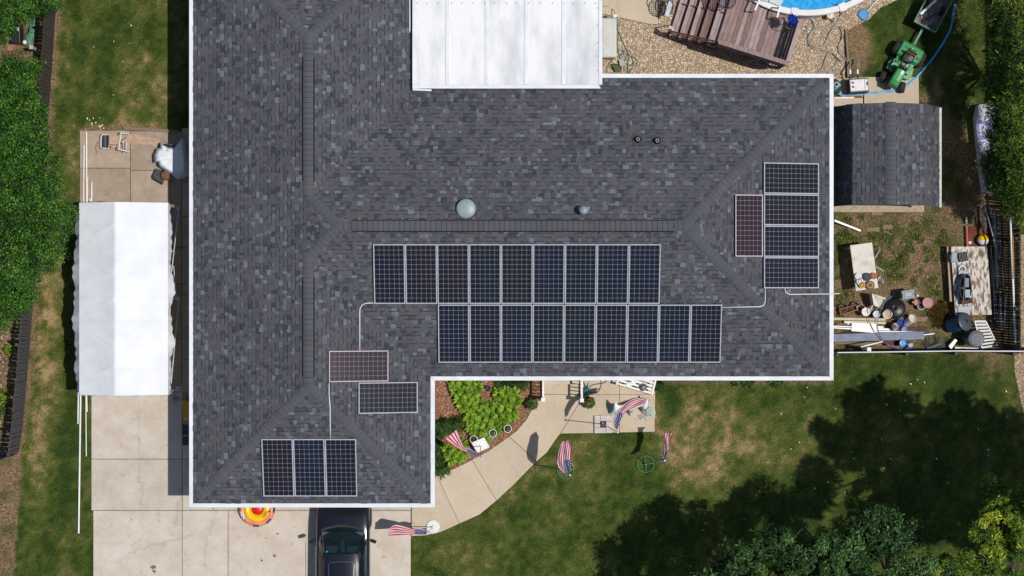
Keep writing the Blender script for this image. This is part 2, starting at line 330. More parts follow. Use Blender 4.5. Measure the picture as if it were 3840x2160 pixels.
strip([(205, 326), (310, 318), (430, 330)], 9, .8); strip([(205, 330), (202, 500)], 8, .6); strip([(232, 985), (236, 1200), (240, 1449)], 3.5, .8)
strip([(2150, 70), (2165, 160)], 30, .95); strip([(2380, 330), (2440, 430), (2460, 520)], 50, .8); strip([(2330, 250), (2360, 330)], 22, .7)
strip([(2400, 540), (2480, 700), (2490, 870)], 60, .8); strip([(1090, 1100), (1092, 955)], 4, .5); strip([(1640, 962), (2090, 962)], 5, .6); strip([(2096, 884), (2540, 884)], 4, .5)
left_out = PX < 205-(PY-110)*0.075
dirt = np.where(left_out & (PX > -2500), np.clip(.75+(nf-.5)*1.6, 0, 1), dirt)
dirt = np.where((np.abs(PX-1920) > 2400) | (np.abs(PY-1080) > 1500), 0.1, dirt)
zz = (fbm(XX, YY, 1.2, 21, 3)-.5)*0.02-0.012
zz = np.where((np.abs(XX) > 18) | (np.abs(YY) > 10.6), -0.02, zz)
for p in [poly_px([(a, b), (c, b), (c, d), (a, d)]) for a, b, c, d in SLABS+SIDE]+[poly_px(q) for q in WALK+NPATIO+PAD]+[poly_px(BED), poly_px(GRAVEL)]:
    zz = np.where(inpoly(XX, YY, p), -0.03, zz)
ny, nx = XX.shape
me = bpy.data.meshes.new('ground'); V = np.stack([XX, YY, zz], -1).reshape(-1, 3)
idx = np.arange(nx*ny).reshape(ny, nx); Q = np.stack([idx[:-1, :-1], idx[:-1, 1:], idx[1:, 1:], idx[1:, :-1]], -1).reshape(-1, 4)
me.vertices.add(len(V)); me.vertices.foreach_set('co', V.astype(np.float32).reshape(-1))
me.loops.add(len(Q)*4); me.loops.foreach_set('vertex_index', Q.astype(np.int32).reshape(-1))
me.polygons.add(len(Q)); me.polygons.foreach_set('loop_start', np.arange(0, len(Q)*4, 4, dtype=np.int32)); me.update(calc_edges=True)
me.polygons.foreach_set('use_smooth', np.ones(len(Q), bool))
dry = np.where((np.abs(XX) > 18.3) | (np.abs(YY) > 10.8), .3, dry); dry = np.clip(dry, 0, 1); dirt = np.clip(dirt, 0, 1)
for nm_, ar in (('dry', dry), ('dirt', dirt)):
    a = me.attributes.new(nm_, 'FLOAT', 'POINT'); a.data.foreach_set('value', ar.astype(np.float32).reshape(-1))
def ground_mat(name, use_face=False, k=1.0, trans=0.0):
    m = bpy.data.materials.new(name); m.use_nodes = True; MATS[name] = m; nt = m.node_tree; b = nt.nodes['Principled BSDF']
    b.inputs['Roughness'].default_value = 0.85; b.inputs['Specular IOR Level'].default_value = 0.2
    a1 = nt.nodes.new('ShaderNodeAttribute'); a1.attribute_name = 'dry'; a2 = nt.nodes.new('ShaderNodeAttribute'); a2.attribute_name = 'dirt'
    r = nt.nodes.new('ShaderNodeValToRGB'); el = r.color_ramp.elements
    for _ in range(3): el.new(0.5)
    for e, (p, c) in zip(el, ((0.0, C(42, 62, 12, k)), (0.25, C(68, 84, 25, k)), (0.5, C(92, 97, 44, k)), (0.75, C(134, 120, 76, k)), (1.0, C(178, 150, 110, k)))): e.position = p; e.color = c
    geo = nt.nodes.new('ShaderNodeNewGeometry')
    n = nt.nodes.new('ShaderNodeTexNoise'); n.inputs['Scale'].default_value = 15; n.inputs['Detail'].default_value = 5; n.inputs['Roughness'].default_value = .78; nt.links.new(geo.outputs['Position'], n.inputs['Vector'])
    ad = nt.nodes.new('ShaderNodeMath'); ad.operation = 'MULTIPLY_ADD'; ad.inputs[1].default_value = 1.25
    sb = nt.nodes.new('ShaderNodeMath'); sb.operation = 'SUBTRACT'; sb.inputs[1].default_value = 0.625
    nt.links.new(n.outputs['Fac'], ad.inputs[0]); nt.links.new(a1.outputs['Fac'], ad.inputs[2]); nt.links.new(ad.outputs[0], sb.inputs[0]); nt.links.new(sb.outputs[0], r.inputs['Fac'])
    d = nt.nodes.new('ShaderNodeValToRGB'); d.color_ramp.elements[0].position = .3; d.color_ramp.elements[1].position = .7
    d.color_ramp.elements[0].color = C(88, 66, 48, k); d.color_ramp.elements[1].color = C(164, 136, 106, k)
    n3 = nt.nodes.new('ShaderNodeTexNoise'); n3.inputs['Scale'].default_value = 14; n3.inputs['Detail'].default_value = 8; nt.links.new(geo.outputs['Position'], n3.inputs['Vector'])
    nt.links.new(n3.outputs['Fac'], d.inputs['Fac'])
    mx = nt.nodes.new('ShaderNodeMix'); mx.data_type = 'RGBA'
    nt.links.new(a2.outputs['Fac'], mx.inputs[0]); nt.links.new(r.outputs['Color'], mx.inputs[6]); nt.links.new(d.outputs['Color'], mx.inputs[7]); 
    n4 = nt.nodes.new('ShaderNodeTexNoise'); n4.inputs['Scale'].default_value = 24; n4.inputs['Detail'].default_value = 4; n4.inputs['Roughness'].default_value = .7; nt.links.new(geo.outputs['Position'], n4.inputs['Vector'])
    mr = nt.nodes.new('ShaderNodeMapRange'); mr.inputs[1].default_value = .3; mr.inputs[2].default_value = .7; mr.inputs[3].default_value = .62; mr.inputs[4].default_value = 1.3; nt.links.new(n4.outputs['Fac'], mr.inputs[0])
    mm_ = nt.nodes.new('ShaderNodeMix'); mm_.data_type = 'RGBA'; mm_.blend_type = 'MULTIPLY'; mm_.inputs[0].default_value = 1; nt.links.new(mx.outputs[2], mm_.inputs[6]); nt.links.new(mr.outputs[0], mm_.inputs[7]); nt.links.new(mm_.outputs[2], b.inputs['Base Color'])
    if not use_face:
        bp = nt.nodes.new('ShaderNodeBump'); bp.inputs['Strength'].default_value = .5; bp.inputs['Distance'].default_value = .03
        nt.links.new(n.outputs['Fac'], bp.inputs['Height']); nt.links.new(bp.outputs[0], b.inputs['Normal'])
    return m
me.materials.append(ground_mat('lawn_soil', k=0.72))
tag(link('ground', me), kind='structure')
# --- grass blades (nobody could count them: one object)
EXCL = [poly_px([(a, b), (c, b), (c, d), (a, d)]) for a, b, c, d in SLABS+SIDE]+[poly_px(q) for q in WALK+NPATIO+PAD]+[poly_px(BED), poly_px(GRAVEL), poly_px(RGRAVEL)]
HOUSEPX = [(-9.9, -6.6), (-2.9, -6.6), (-2.9, -2.5), (9.9, -2.5), (9.9, 6.4), (-2.9, 6.4), (-2.9, 12), (-9.9, 12)]
nb = 420000
bx = RNG.uniform(-18.0, 18.0, nb); by = RNG.uniform(-10.4, 10.4, nb)
keep = np.ones(nb, bool)
for p in EXCL+[HOUSEPX]: keep &= ~inpoly(bx, by, p)
ix = np.clip(np.searchsorted(gx, bx), 0, nx-1); iy = np.clip(np.searchsorted(gy, by), 0, ny-1)
bdry = dry[iy, ix]; bdirt = dirt[iy, ix]
keep &= RNG.random(nb) > bdirt*1.05; keep &= ~((bx < -17.2) | ((bdirt > .5) & (bx < -14.5)))
bx, by, bdry, bdirt = bx[keep], by[keep], bdry[keep], bdirt[keep]; nb = len(bx)
L = RNG.uniform(.022, .058, nb)*(1-.45*bdry); an = RNG.uniform(0, 2*np.pi, nb); ln = RNG.uniform(.15, .95, nb)*L; hz = np.sqrt(np.maximum(L**2-ln**2, .0001))
wd = RNG.uniform(.005, .012, nb); ct, st = np.cos(an), np.sin(an)
T3 = np.zeros((nb, 3, 3)); base = -0.012
T3[:, 0] = np.stack([bx-st*wd, by+ct*wd, np.full(nb, base)], -1); T3[:, 1] = np.stack([bx+st*wd, by-ct*wd, np.full(nb, base)], -1)
T3[:, 2] = np.stack([bx+ct*ln, by+st*ln, base+hz], -1)
gm = raw_mesh('grass', T3, 3, ground_mat('grass_blade', True, k=0.98))
a = gm.attributes.new('dry', 'FLOAT', 'FACE'); a.data.foreach_set('value', np.clip(bdry+RNG.normal(0, .2, nb), 0, 1).astype(np.float32))
a = gm.attributes.new('dirt', 'FLOAT', 'FACE'); a.data.foreach_set('value', np.zeros(nb, np.float32))
tag(link('grass', gm), 'short patchy lawn grass, green with dry tan spots', 'grass', kind='stuff')
# --- beds with loose pieces
def scatter_poly(poly, n, excl=()):
    xs = [p[0] for p in poly]; ys = [p[1] for p in poly]
    x = RNG.uniform(min(xs), max(xs), n*2); y = RNG.uniform(min(ys), max(ys), n*2); k = inpoly(x, y, poly)
    for e in excl: k &= ~inpoly(x, y, e)
    return x[k][:n], y[k][:n]
ICO = np.array([[1, 0, 0], [-1, 0, 0], [0, 1, 0], [0, -1, 0], [0, 0, 1], [0, 0, -1]], float)
OCT = [(0, 2, 4), (2, 1, 4), (1, 3, 4), (3, 0, 4), (2, 0, 5), (1, 2, 5), (3, 1, 5), (0, 3, 5)]
def pebbles(name, x, y, r0, r1, mt, flat=.6, z0=0.0):
    n = len(x); r = RNG.uniform(r0, r1, n); an = RNG.uniform(0, 6.28, n); P = ICO[None]*RNG.uniform(.7, 1.25, (n, 6, 3))
    P[..., 0] *= 1.25; P[..., 2] *= flat; P *= r[:, None, None]
    X = P[..., 0]*np.cos(an)[:, None]-P[..., 1]*np.sin(an)[:, None]; Y = P[..., 0]*np.sin(an)[:, None]+P[..., 1]*np.cos(an)[:, None]
    P = np.stack([X+x[:, None], Y+y[:, None], P[..., 2]+z0+(r*flat*.5)[:, None]], -1)
    T = P[:, OCT].reshape(-1, 3, 3); return raw_mesh(name, T, 3, mt, np.repeat(RNG.random(n), 8))
gp = poly_px(GRAVEL); MB().prism(gp, -.1, -.008).obj('gravel_bed', mat('gravel_base', C(176, 154, 128, .75), .95, C(136, 114, 92, .75), 30)); tag(bpy.data.objects['gravel_bed'], kind='structure')
x, y = scatter_poly(gp, 32000, [poly_px([(2240, 300), (2240, 340), (3200, 340), (3200, 300)])])
pm = attr_mat('pebble', [(0, C(148, 124, 98, .88)), (.35, C(194, 172, 145, .9)), (.75, C(218, 200, 176, .9)), (1, C(238, 227, 210, .9))], trans=0, rough=.7)
tag(link('gravel', pebbles('gravel', x, y, .012, .026, pm)), 'tan pea gravel spread around the pool deck', 'gravel', kind='stuff')
gp2 = poly_px(RGRAVEL); MB().prism(gp2, -.1, .004).obj('gravel_strip', MATS['gravel_base']); tag(bpy.data.objects['gravel_strip'], kind='structure')
x, y = scatter_poly([(a, b) for a, b in gp2 if True], 5000)
pm2 = attr_mat('pebble_brown', [(0, C(110, 84, 66, .8)), (.5, C(168, 138, 112, .8)), (1, C(226, 204, 180, .8))], trans=0, rough=.7)
tag(link('driveway_gravel', pebbles('driveway_gravel', x, y, .015, .032, pm2)), 'brown gravel strip beyond the dark picket fence', 'gravel', kind='stuff')
bp_ = poly_px(BED); MB().prism(bp_, -.1, .02).obj('mulch_bed', mat('mulch_base', C(146, 104, 78, .75), .95, C(104, 72, 54, .75), 24)); tag(bpy.data.objects['mulch_bed'], kind='structure')
def chips(name, x, y, mt, l0=.02, l1=.06, z0=.02, tilt=.4):
    n = len(x); l = RNG.uniform(l0, l1, n); wdt = l*RNG.uniform(.2, .45, n); an = RNG.uniform(0, 6.28, n); ct, st = np.cos(an), np.sin(an); tz = RNG.normal(0, tilt, n)*l*.5; tw = RNG.normal(0, tilt, n)*wdt*.5
    q = np.zeros((n, 4, 3))
    for k, (a, b) in enumerate(((-.5, -.5), (.5, -.5), (.5, .5), (-.5, .5))):
        q[:, k] = np.stack([x+ct*l*a-st*wdt*b, y+st*l*a+ct*wdt*b, z0+.012+tz*a+tw*b], -1)
    return raw_mesh(name, q, 4, mt, RNG.random(n))
cm = attr_mat('mulch_chip', [(0, C(112, 72, 52, .8)), (.5, C(164, 116, 88, .8)), (.85, C(192, 148, 118, .8)), (1, C(220, 186, 158, .8))], trans=0, rough=.8)
x, y = scatter_poly(bp_, 9000); tag(link('mulch', chips('mulch', x, y, cm)), 'brown wood mulch chips in the hosta bed', 'mulch', kind='stuff')
# dead leaves and litter in the fenced yard and along the left fence
yp = poly_px([(3128, 780), (3770, 780), (3770, 1312), (3128, 1312)]); x, y = scatter_poly(yp, 5000)
lm = attr_mat('dead_leaf', [(0, C(70, 52, 38, .8)), (.5, C(140, 112, 84, .8)), (.9, C(190, 164, 132, .8)), (1, C(235, 225, 210, .8))], trans=0, rough=.8)
tag(link('leaf_litter', chips('leaf_litter', x, y, lm, .015, .05, 0.0, .8)), 'dry leaves and twigs littering the fenced yard', 'leaf litter', kind='stuff')
lp = poly_px([(-40, 1140), (120, 1140), (70, 1700), (-40, 1730)]); x, y = scatter_poly(lp, 3000)
tag(link('pine_litter', chips('pine_litter', x, y, lm, .02, .08, 0.0, .8)), 'dry bark and leaves behind the grey picket fence', 'leaf litter', kind='stuff')
# white petals blown over the lawn
xs = np.concatenate([RNG.uniform(vL(900, 0).x, vL(2400, 0).x, 34), RNG.uniform(-15.5, -12, 24), RNG.uniform(-14.4, -13.6, 20)]); ys = np.concatenate([RNG.uniform(vL(0, 1000).y, vL(0, 150).y, 34), RNG.uniform(-5, 9, 24), RNG.uniform(5.1, 5.7, 20)])
k = ~np.any([inpoly(xs, ys, p) for p in EXCL+[HOUSEPX]], axis=0); wm = attr_mat('petal', [(0, C(225, 222, 205)), (1, C(245, 240, 225))], trans=0)
tag(link('petals', chips('petals', xs[k], ys[k], wm, .03, .07, .03, .4)), 'white petals scattered over the lawn', 'petals', kind='stuff')
# ================================================================ house
ZE, TP = 2.70, 0.29; TH = math.atan(TP); CT, ST = math.cos(TH), math.sin(TH)
XW, XE2, XE, YS, YS2, YN, YN2 = -10.21, -2.615, 10.168, -6.895, -2.825, 6.728, 11.685
XR = (XW+XE2)/2; YR = (YS2+YN)/2; hw = XR-XW; hm = YR-YS2
AW, AE = XW+hm, XE-hm                       # ends of the long ridge
facets = {  # name: (eave direction point a -> b with the roof on its left, convex pieces in plan)
 'W': ((XW, YN2), (XW, YS), [[(XW, YS), (XR, YS+hw), (XR, YN2-hw), (XW, YN2)], [(XR, YS2+hw), (AW, YR), (XR, YN-hw)]]),
 'B': ((XW, YS), (XE2, YS), [[(XW, YS), (XE2, YS), (XR, YS+hw)]]),
 'C': ((XE2, YS), (XE2, YS2), [[(XE2, YS), (XE2, YS2), (XR, YS2+hw), (XR, YS+hw)]]),
 'D': ((XE2, YS2), (XE, YS2), [[(XE2, YS2), (XE, YS2), (AE, YR), (AW, YR), (XR, YS2+hw)]]),
 'E': ((XE, YS2), (XE, YN), [[(XE, YS2), (XE, YN), (AE, YR)]]),
 'F': ((XE, YN), (XE2, YN), [[(XE, YN), (XE2, YN), (XR, YN-hw), (AW, YR), (AE, YR)]]),
 'G': ((XE2, YN), (XE2, YN2), [[(XE2, YN), (XE2, YN2), (XR, YN2-hw), (XR, YN-hw)]]),
 'N': ((XE2, YN2), (XW, YN2), [[(XE2, YN2), (XW, YN2), (XR, YN2-hw)]])}
class Facet:
    def __init__(s, a, b, ze, tp):
        s.o = Vector((a[0], a[1], ze)); s.e = (Vector((b[0], b[1], 0))-Vector((a[0], a[1], 0))).normalized()
        s.inn = Vector((-s.e.y, s.e.x, 0)); th = math.atan(tp); s.ct = math.cos(th); s.up = s.inn*s.ct+Vector((0, 0, math.sin(th))); s.n = s.e.cross(s.up).normalized()
    def uv(s, x, y):
        d = Vector((x-s.o.x, y-s.o.y, 0)); return (d.dot(s.e), d.dot(s.inn)/s.ct)
    def P(s, u, v, w=0.0): return s.o+s.e*u+s.up*v+s.n*w
    def ray(s, px, py, w=0.0):                # photo pixel -> (u, v) on this roof plane
        d = Vector(((px-1920)/F, (1080-py)/F, -1.0)); c = Vector((0, 0, H)); q = s.o+s.n*w
        t = (q-c).dot(s.n)/d.dot(s.n); p = c+d*t-q; return p.dot(s.e), p.dot(s.up)
    def M(s, u, v, w=0.0):
        m = Matrix((s.e, s.up, s.n)).transposed().to_4x4(); m.translation = s.P(u, v, w); return m
FAC = {k: Facet(a, b, ZE, TP) for k, (a, b, _) in facets.items()}
def clip(poly, conv):                          # Sutherland-Hodgman, conv counter-clockwise
    out = poly; n = len(conv)
    ar = sum(conv[i][0]*conv[(i+1) % n][1]-conv[(i+1) % n][0]*conv[i][1] for i in range(n))
    if ar < 0: conv = conv[::-1]
    for i in range(n):
        a, b = conv[i], conv[(i+1) % n]; src = out; out = []
        if not src: return []
        sd = lambda p: (b[0]-a[0])*(p[1]-a[1])-(b[1]-a[1])*(p[0]-a[0])
        for j in range(len(src)):
            p, q = src[j], src[(j+1) % len(src)]; sp, sq = sd(p), sd(q)
            if sp >= 0: out.append(p)
            if sp*sq < 0: t = sp/(sp-sq); out.append((p[0]+(q[0]-p[0])*t, p[1]+(q[1]-p[1])*t))
    return out
TONES = [C(93, 92, 97, .79), C(91, 92, 98, .79), C(97, 95, 99, .79), C(85, 87, 94, .79), C(76, 78, 87, .79), C(67, 69, 79, .79), C(105, 109, 118, .79), C(116, 122, 133, .79), C(92, 95, 101, .79)]
TW = [.25, .15, .13, .15, .11, .05, .075, .04, .045]
TM = [mat('shingle_tone_%d' % i, c, .93, tuple(v*.8 for v in c[:3])+(1,), 70, spec=.2, detail=3, bump=.25, bscale=220) for i, c in enumerate(TONES)]
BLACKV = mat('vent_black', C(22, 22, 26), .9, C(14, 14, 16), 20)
def weather(m, lo=.88, hi=1.1):
    nt = m.node_tree; b = nt.nodes['Principled BSDF']; src = b.inputs['Base Color'].links[0].from_socket; g = nt.nodes.new('ShaderNodeNewGeometry'); n = nt.nodes.new('ShaderNodeTexNoise'); n.inputs['Scale'].default_value = .8; n.inputs['Detail'].default_value = 7; n.inputs['Roughness'].default_value = .6
    nt.links.new(g.outputs['Position'], n.inputs['Vector']); r = nt.nodes.new('ShaderNodeMapRange'); r.inputs[1].default_value = .3; r.inputs[2].default_value = .7; r.inputs[3].default_value = lo; r.inputs[4].default_value = hi; nt.links.new(n.outputs['Fac'], r.inputs[0])
    mx = nt.nodes.new('ShaderNodeMix'); mx.data_type = 'RGBA'; mx.blend_type = 'MULTIPLY'; mx.inputs[0].default_value = 1; nt.links.new(src, mx.inputs[6]); nt.links.new(r.outputs[0], mx.inputs[7]); nt.links.new(mx.outputs[2], b.inputs['Base Color'])
for m_ in TM: weather(m_)
UNDER = mat('shingle_shadow_underlay', C(34, 34, 42, .7), .95, C(26, 26, 34, .7), 40)  # underlay coloured dark so slots below short tabs read as shadow lines
def shingle_field(fac, pieces, rnd, ex=0.135):
    """rows of laminated shingle tabs clipped to the facet; yields (u-v polygon, full?, tone, u0, v0, w, low?)"""
    cps = [[fac.uv(*p) for p in q] for q in pieces]
    us = [p[0] for q in cps for p in q]; vs = [p[1] for q in cps for p in q]; tabs = []
    v = -0.012; row = 0
    while v < max(vs):
        u = min(us)-rnd.random()*.3; prev = 0
        while u < max(us):
            wd = rnd.choice((.085, .1, .115, .13, .15, .175, .2)); t = rnd.choices(range(9), TW)[0]; low = rnd.random() < (.25 if prev else .62); prev = low
            v0 = v+(.034 if low else .0); h = (u*1.7+row)*0  # low tabs bare a dark slot that stands for a shadow line
            quad = [(u+.002, v0), (u+wd-.002, v0), (u+wd-.002, v+ex+.012), (u+.002, v+ex+.012)]
            for c in cps:
                q = clip(quad, c)
                if len(q) > 2:
                    ar = abs(sum(q[i][0]*q[(i+1) % len(q)][1]-q[(i+1) % len(q)][0]*q[i][1] for i in range(len(q))))/2
                    if ar > .0008: tabs.append((q, ar > wd*(ex-.015), t, u, v0, wd, low, v))
            u += wd
        v += ex; row += 1
    return tabs
def tab_verts(q, v0, ex, low):
    lo = .006 if low else .013
    return [lo-(p[1]-v0)/ex*(lo-.002) for p in q]
def build_shingles(root_roof, fields, nsingle, rnd):
    """the largest tabs as parts of their own, the rest as one part"""
    allt = [(f, t) for f, ts in fields for t in ts]
    score = lambda ft: -(ft[1][5]*(1 if ft[1][1] else 0))
    full = sorted([i for i, ft in enumerate(allt) if ft[1][1]], key=lambda i: score(allt[i]))
    full = [i for i in full if abs(allt[i][0].P(allt[i][1][3], allt[i][1][4]).y) < 9.0]
    rnd.shuffle(full[:1200]); single = set(full[:nsingle]); big = MB(); unit = {}
    for i, (f, (q, fl, t, u, v0, wd, low, v)) in enumerate(allt):
        if i in single:
            key = (t, low)
            if key not in unit:
                m = MB(); h = .147-(.03 if low else 0); hs = tab_verts([(0, 0), (1, 0), (1, h), (0, h)], 0, 0.147, low)
                pts = [(0, 0), (1, 0), (1, h), (0, h)]
                m.add([(a, b, z) for (a, b), z in zip(pts, hs)]+[(a, b, 0) for a, b in pts], [(0, 1, 2, 3), (4, 5, 1, 0), (5, 6, 2, 1), (7, 4, 0, 3)])
                unit[key] = m.mesh('shingle', TM[t])
            ob = link('shingle', unit[key], root_roof); ob.matrix_local = Matrix.Translation(-root_roof.matrix_basis.translation) @ f.M(u+.002, v0) @ Matrix.Diagonal((wd-.004, 1, 1, 1))
        else:
            hs = tab_verts(q, v0, 0.147, low); n = len(q); big.mi = t
            area = sum(q[k][0]*q[(k+1) % n][1]-q[(k+1) % n][0]*q[k][1] for k in range(n))
            if area < 0: q = q[::-1]; hs = hs[::-1]
            big.add([f.P(a, b, z) for (a, b), z in zip(q, hs)]+[f.P(a, b, -.001) for a, b in q], [tuple(range(n))]+[(n+k, n+(k+1) % n, (k+1) % n, k) for k in range(n)])
    big.mi = 8
    ob = big.obj('shingle_field', TM, None); ob.parent = root_roof; ob['kind'] = 'stuff'
    return ob
def caps(root, P, Q, n1, n2, rnd, ex=.165, lift=0.0, wd=.155, tones=(8, 1, 0, 2), start=0.0):
    """overlapping cap shingles from the low end P to the high end Q"""
    P, Q = Vector(P), Vector(Q); t = (Q-P).normalized(); P = P+t*start; n1, n2 = Vector(n1), Vector(n2)
    s1 = n1.cross(t).normalized(); s2 = n2.cross(t).normalized()
    mid = (n1+n2).normalized()
    if s1.dot(n2) > 0: s1 = -s1
    if s2.dot(n1) > 0: s2 = -s2
    def prof(dz): return [s1*wd-mid*0+n1*(dz), s1*wd*.3+n1*dz+mid*.006, s2*wd*.3+n2*dz+mid*.006, s2*wd+n2*dz]
    me = {}
    for k in tones:
        m = MB(); a = [p+mid*lift for p in prof(.036)]; b = [p+t*(ex-.012)+mid*lift for p in prof(.026)]; g = [p-mid*(.030+lift) for p in a]; gb = [p-mid*(.020+lift) for p in b]
        m.add(a+b+g+gb, [(0, 1, 5, 4), (1, 2, 6, 5), (2, 3, 7, 6), (8, 9, 1, 0), (9, 10, 2, 1), (10, 11, 3, 2), (8, 0, 4, 12), (3, 11, 15, 7)]); me[k] = m.mesh('cap_shingle', TM[k])
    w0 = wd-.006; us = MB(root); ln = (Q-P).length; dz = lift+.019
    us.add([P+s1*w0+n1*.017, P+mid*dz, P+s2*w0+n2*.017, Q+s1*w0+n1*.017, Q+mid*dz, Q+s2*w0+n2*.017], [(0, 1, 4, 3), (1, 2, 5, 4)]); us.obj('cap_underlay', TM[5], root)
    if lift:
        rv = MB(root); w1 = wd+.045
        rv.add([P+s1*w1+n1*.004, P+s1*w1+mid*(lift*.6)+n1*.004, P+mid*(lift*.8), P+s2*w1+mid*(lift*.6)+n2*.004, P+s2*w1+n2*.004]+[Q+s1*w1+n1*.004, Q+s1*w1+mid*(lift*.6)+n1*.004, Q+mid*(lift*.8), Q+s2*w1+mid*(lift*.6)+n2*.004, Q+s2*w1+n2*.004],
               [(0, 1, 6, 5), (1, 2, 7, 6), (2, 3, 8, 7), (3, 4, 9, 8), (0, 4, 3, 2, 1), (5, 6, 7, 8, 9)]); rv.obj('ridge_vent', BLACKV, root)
    n = int((Q-P).length/ex)+1
    for i in range(n):
        L_ = P+t*(i*ex)
        if (L_-P).length > (Q-P).length-.06 or L_.y > 11.0: continue
        ob = link('cap_shingle', me[rnd.choices(tones, (5, 3, 2, 1))[0]], root); ob.location = L_-root.location
house = thing('house', 'white ranch house with charcoal shingle hip roof and white gutters', 'house', (0, 0, 0))
white = mat('gutter_white', C(232, 235, 240, .80), .5, C(216, 220, 227, .80), 2.0, spec=.4)
vinyl = mat('vinyl_siding', C(225, 222, 214, .8), .6, C(212, 208, 200, .8), 1.5)
soff = mat('soffit', C(230, 230, 228, .8), .7)
outline = [(XW, YS), (XE2, YS), (XE2, YS2), (XE, YS2), (XE, YN), (XE2, YN), (XE2, YN2), (XW, YN2)]
def offset(poly, d):                           # >0 outward (poly counter-clockwise)
    out = []; n = len(poly)
    for i in range(n):
        a, b, c = Vector(poly[i-1]), Vector(poly[i]), Vector(poly[(i+1) % n]); e1 = (b-a).normalized(); e2 = (c-b).normalized()
        n1_ = Vector((e1.y, -e1.x)); n2_ = Vector((e2.y, -e2.x)); k = (n1_+n2_); out.append(tuple(b+k*(d/(1+n1_.dot(n2_)))))
    return out
wp = offset(outline, -.45)
m = MB(); n = len(wp)
m.add([(x, y, 0) for x, y in wp]+[(x, y, 2.56) for x, y in wp], [(i, (i+1) % n, n+(i+1) % n, n+i) for i in range(n)]); m.obj('wall', vinyl, house)
MB().prism(offset(outline, -.02), 2.535, 2.56).obj('soffit', soff, house)
roof = MB()
for k, (a, b, ps) in facets.items():
    f = FAC[k]
    for p in ps: roof.add([f.P(*f.uv(x, y)) for x, y in p], [tuple(range(len(p)))])
roof = roof.obj('roof', UNDER, house)
rs = random.Random(5)
fields = [(FAC[k], [t for t in shingle_field(FAC[k], ps, rs) if FAC[k].P(t[3], t[4]).y < 11.2]) for k, (a, b, ps) in facets.items() if k != 'N']+[(FAC['N'], shingle_field(FAC['N'], facets['N'][2], rs))]
build_shingles(roof, fields, 290, rs)
zr, zm = ZE+TP*hw, ZE+TP*hm; N = {k: FAC[k].n for k in FAC}
caps(roof, (XW, YS, ZE), (XR, YS+hw, zr), N['W'], N['B'], rs, start=.24); caps(roof, (XE2, YS, ZE), (XR, YS+hw, zr), N['B'], N['C'], rs, start=.24)
caps(roof, (XE, YS2, ZE), (AE, YR, zm), N['D'], N['E'], rs, start=.24); caps(roof, (XE, YN, ZE), (AE, YR, zm), N['E'], N['F'], rs, start=.24)
caps(roof, (XR, YS2+hw, zr), (AW, YR, zm), N['W'], N['D'], rs); caps(roof, (XR, YN-hw, zr), (AW, YR, zm), N['W'], N['F'], rs)
caps(roof, (XW, YN2, ZE), (XR, YN2-hw, zr), N['W'], N['N'], rs, start=.24); caps(roof, (XE2, YN2, ZE), (XR, YN2-hw, zr), N['G'], N['N'], rs, start=.24)
yv = lambda py: (1080-py*1.4907)*(H-zr)/F
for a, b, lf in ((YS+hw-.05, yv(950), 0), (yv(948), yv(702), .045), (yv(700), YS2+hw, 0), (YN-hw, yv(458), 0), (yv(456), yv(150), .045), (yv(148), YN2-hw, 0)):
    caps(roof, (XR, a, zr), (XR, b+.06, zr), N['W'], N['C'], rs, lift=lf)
xv = lambda px: (px*1.4907-1920)*(H-zm)/F
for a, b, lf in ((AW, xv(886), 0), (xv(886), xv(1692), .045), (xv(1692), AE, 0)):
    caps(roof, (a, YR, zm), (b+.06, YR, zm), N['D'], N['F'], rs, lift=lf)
# gutters: one per eave, mitred at the corners
inn, out = offset(outline, .008), offset(outline, .14)
for i in range(len(outline)):
    j = (i+1) % len(outline); m = MB()
    a, b, c, d = [Vector(p) for p in (inn[i], inn[j], out[j], out[i])]
    t = (b-a).normalized()*.002; m.prism([tuple(a+t), tuple(b-t), tuple(c-t), tuple(d+t)], 2.565, 2.682)
    lip = (Vector(d)-Vector(a)).normalized()*0
    g = m.obj('gutter', white, house, bevel=.008)
m = MB()
for i in range(len(outline)):
    a, b = Vector(offset(outline, .0)[i]), Vector(offset(outline, .0)[(i+1) % len(outline)]); m.bar((a.x, a.y, 2.60), (b.x, b.y, 2.60), .012, .16)
m.obj('fascia', white, house)
# roof penetrations
vg = mat('vent_grey', C(150, 164, 170, .8), .45, C(132, 146, 152, .8), 3, spec=.5); black = mat('black_rubber', C(28, 28, 30), .6, C(18, 18, 20), 8)
dgrey = mat('dark_grey', C(62, 66, 72, .9), .6, C(48, 52, 58, .9), 6)
f = FAC['F']
for px, py in ((2391, 523.6), (2463, 529)):
    p = f.P(*f.ray(px, py)); t = link('pipe_vent', MB().box((0, 0, .012), (.34, .38, .012)).mesh('pipe_vent', dgrey), house); t.matrix_local = f.M(*f.ray(px, py))
    MB(p).lathe([(.13, -.03), (.12, .03), (.085, .09), (.07, .13)], p, 16).obj('boot', black, t).matrix_local = f.M(0, 0).to_quaternion().inverted().to_matrix().to_4x4()
    MB(p).lathe([(.055, 0), (.055, .25), (.036, .25), (.036, .12), (.001, .11)], p, 14, cap=False).obj('pipe', vg, t).matrix_local = f.M(0, 0).to_quaternion().inverted().to_matrix().to_4x4()
p = f.P(*f.ray(1748, 783)); ob = MB(p).lathe([(.20, -.05), (.20, .10), (.285, .10), (.305, .115), (.30, .135), (.28, .15), (.20, .18), (.10, .195), (.001, .2)], p, 36).obj('dome_vent', vg, house, smooth=True); ob.location = p; ob['label'] = 'round pale grey dome vent'
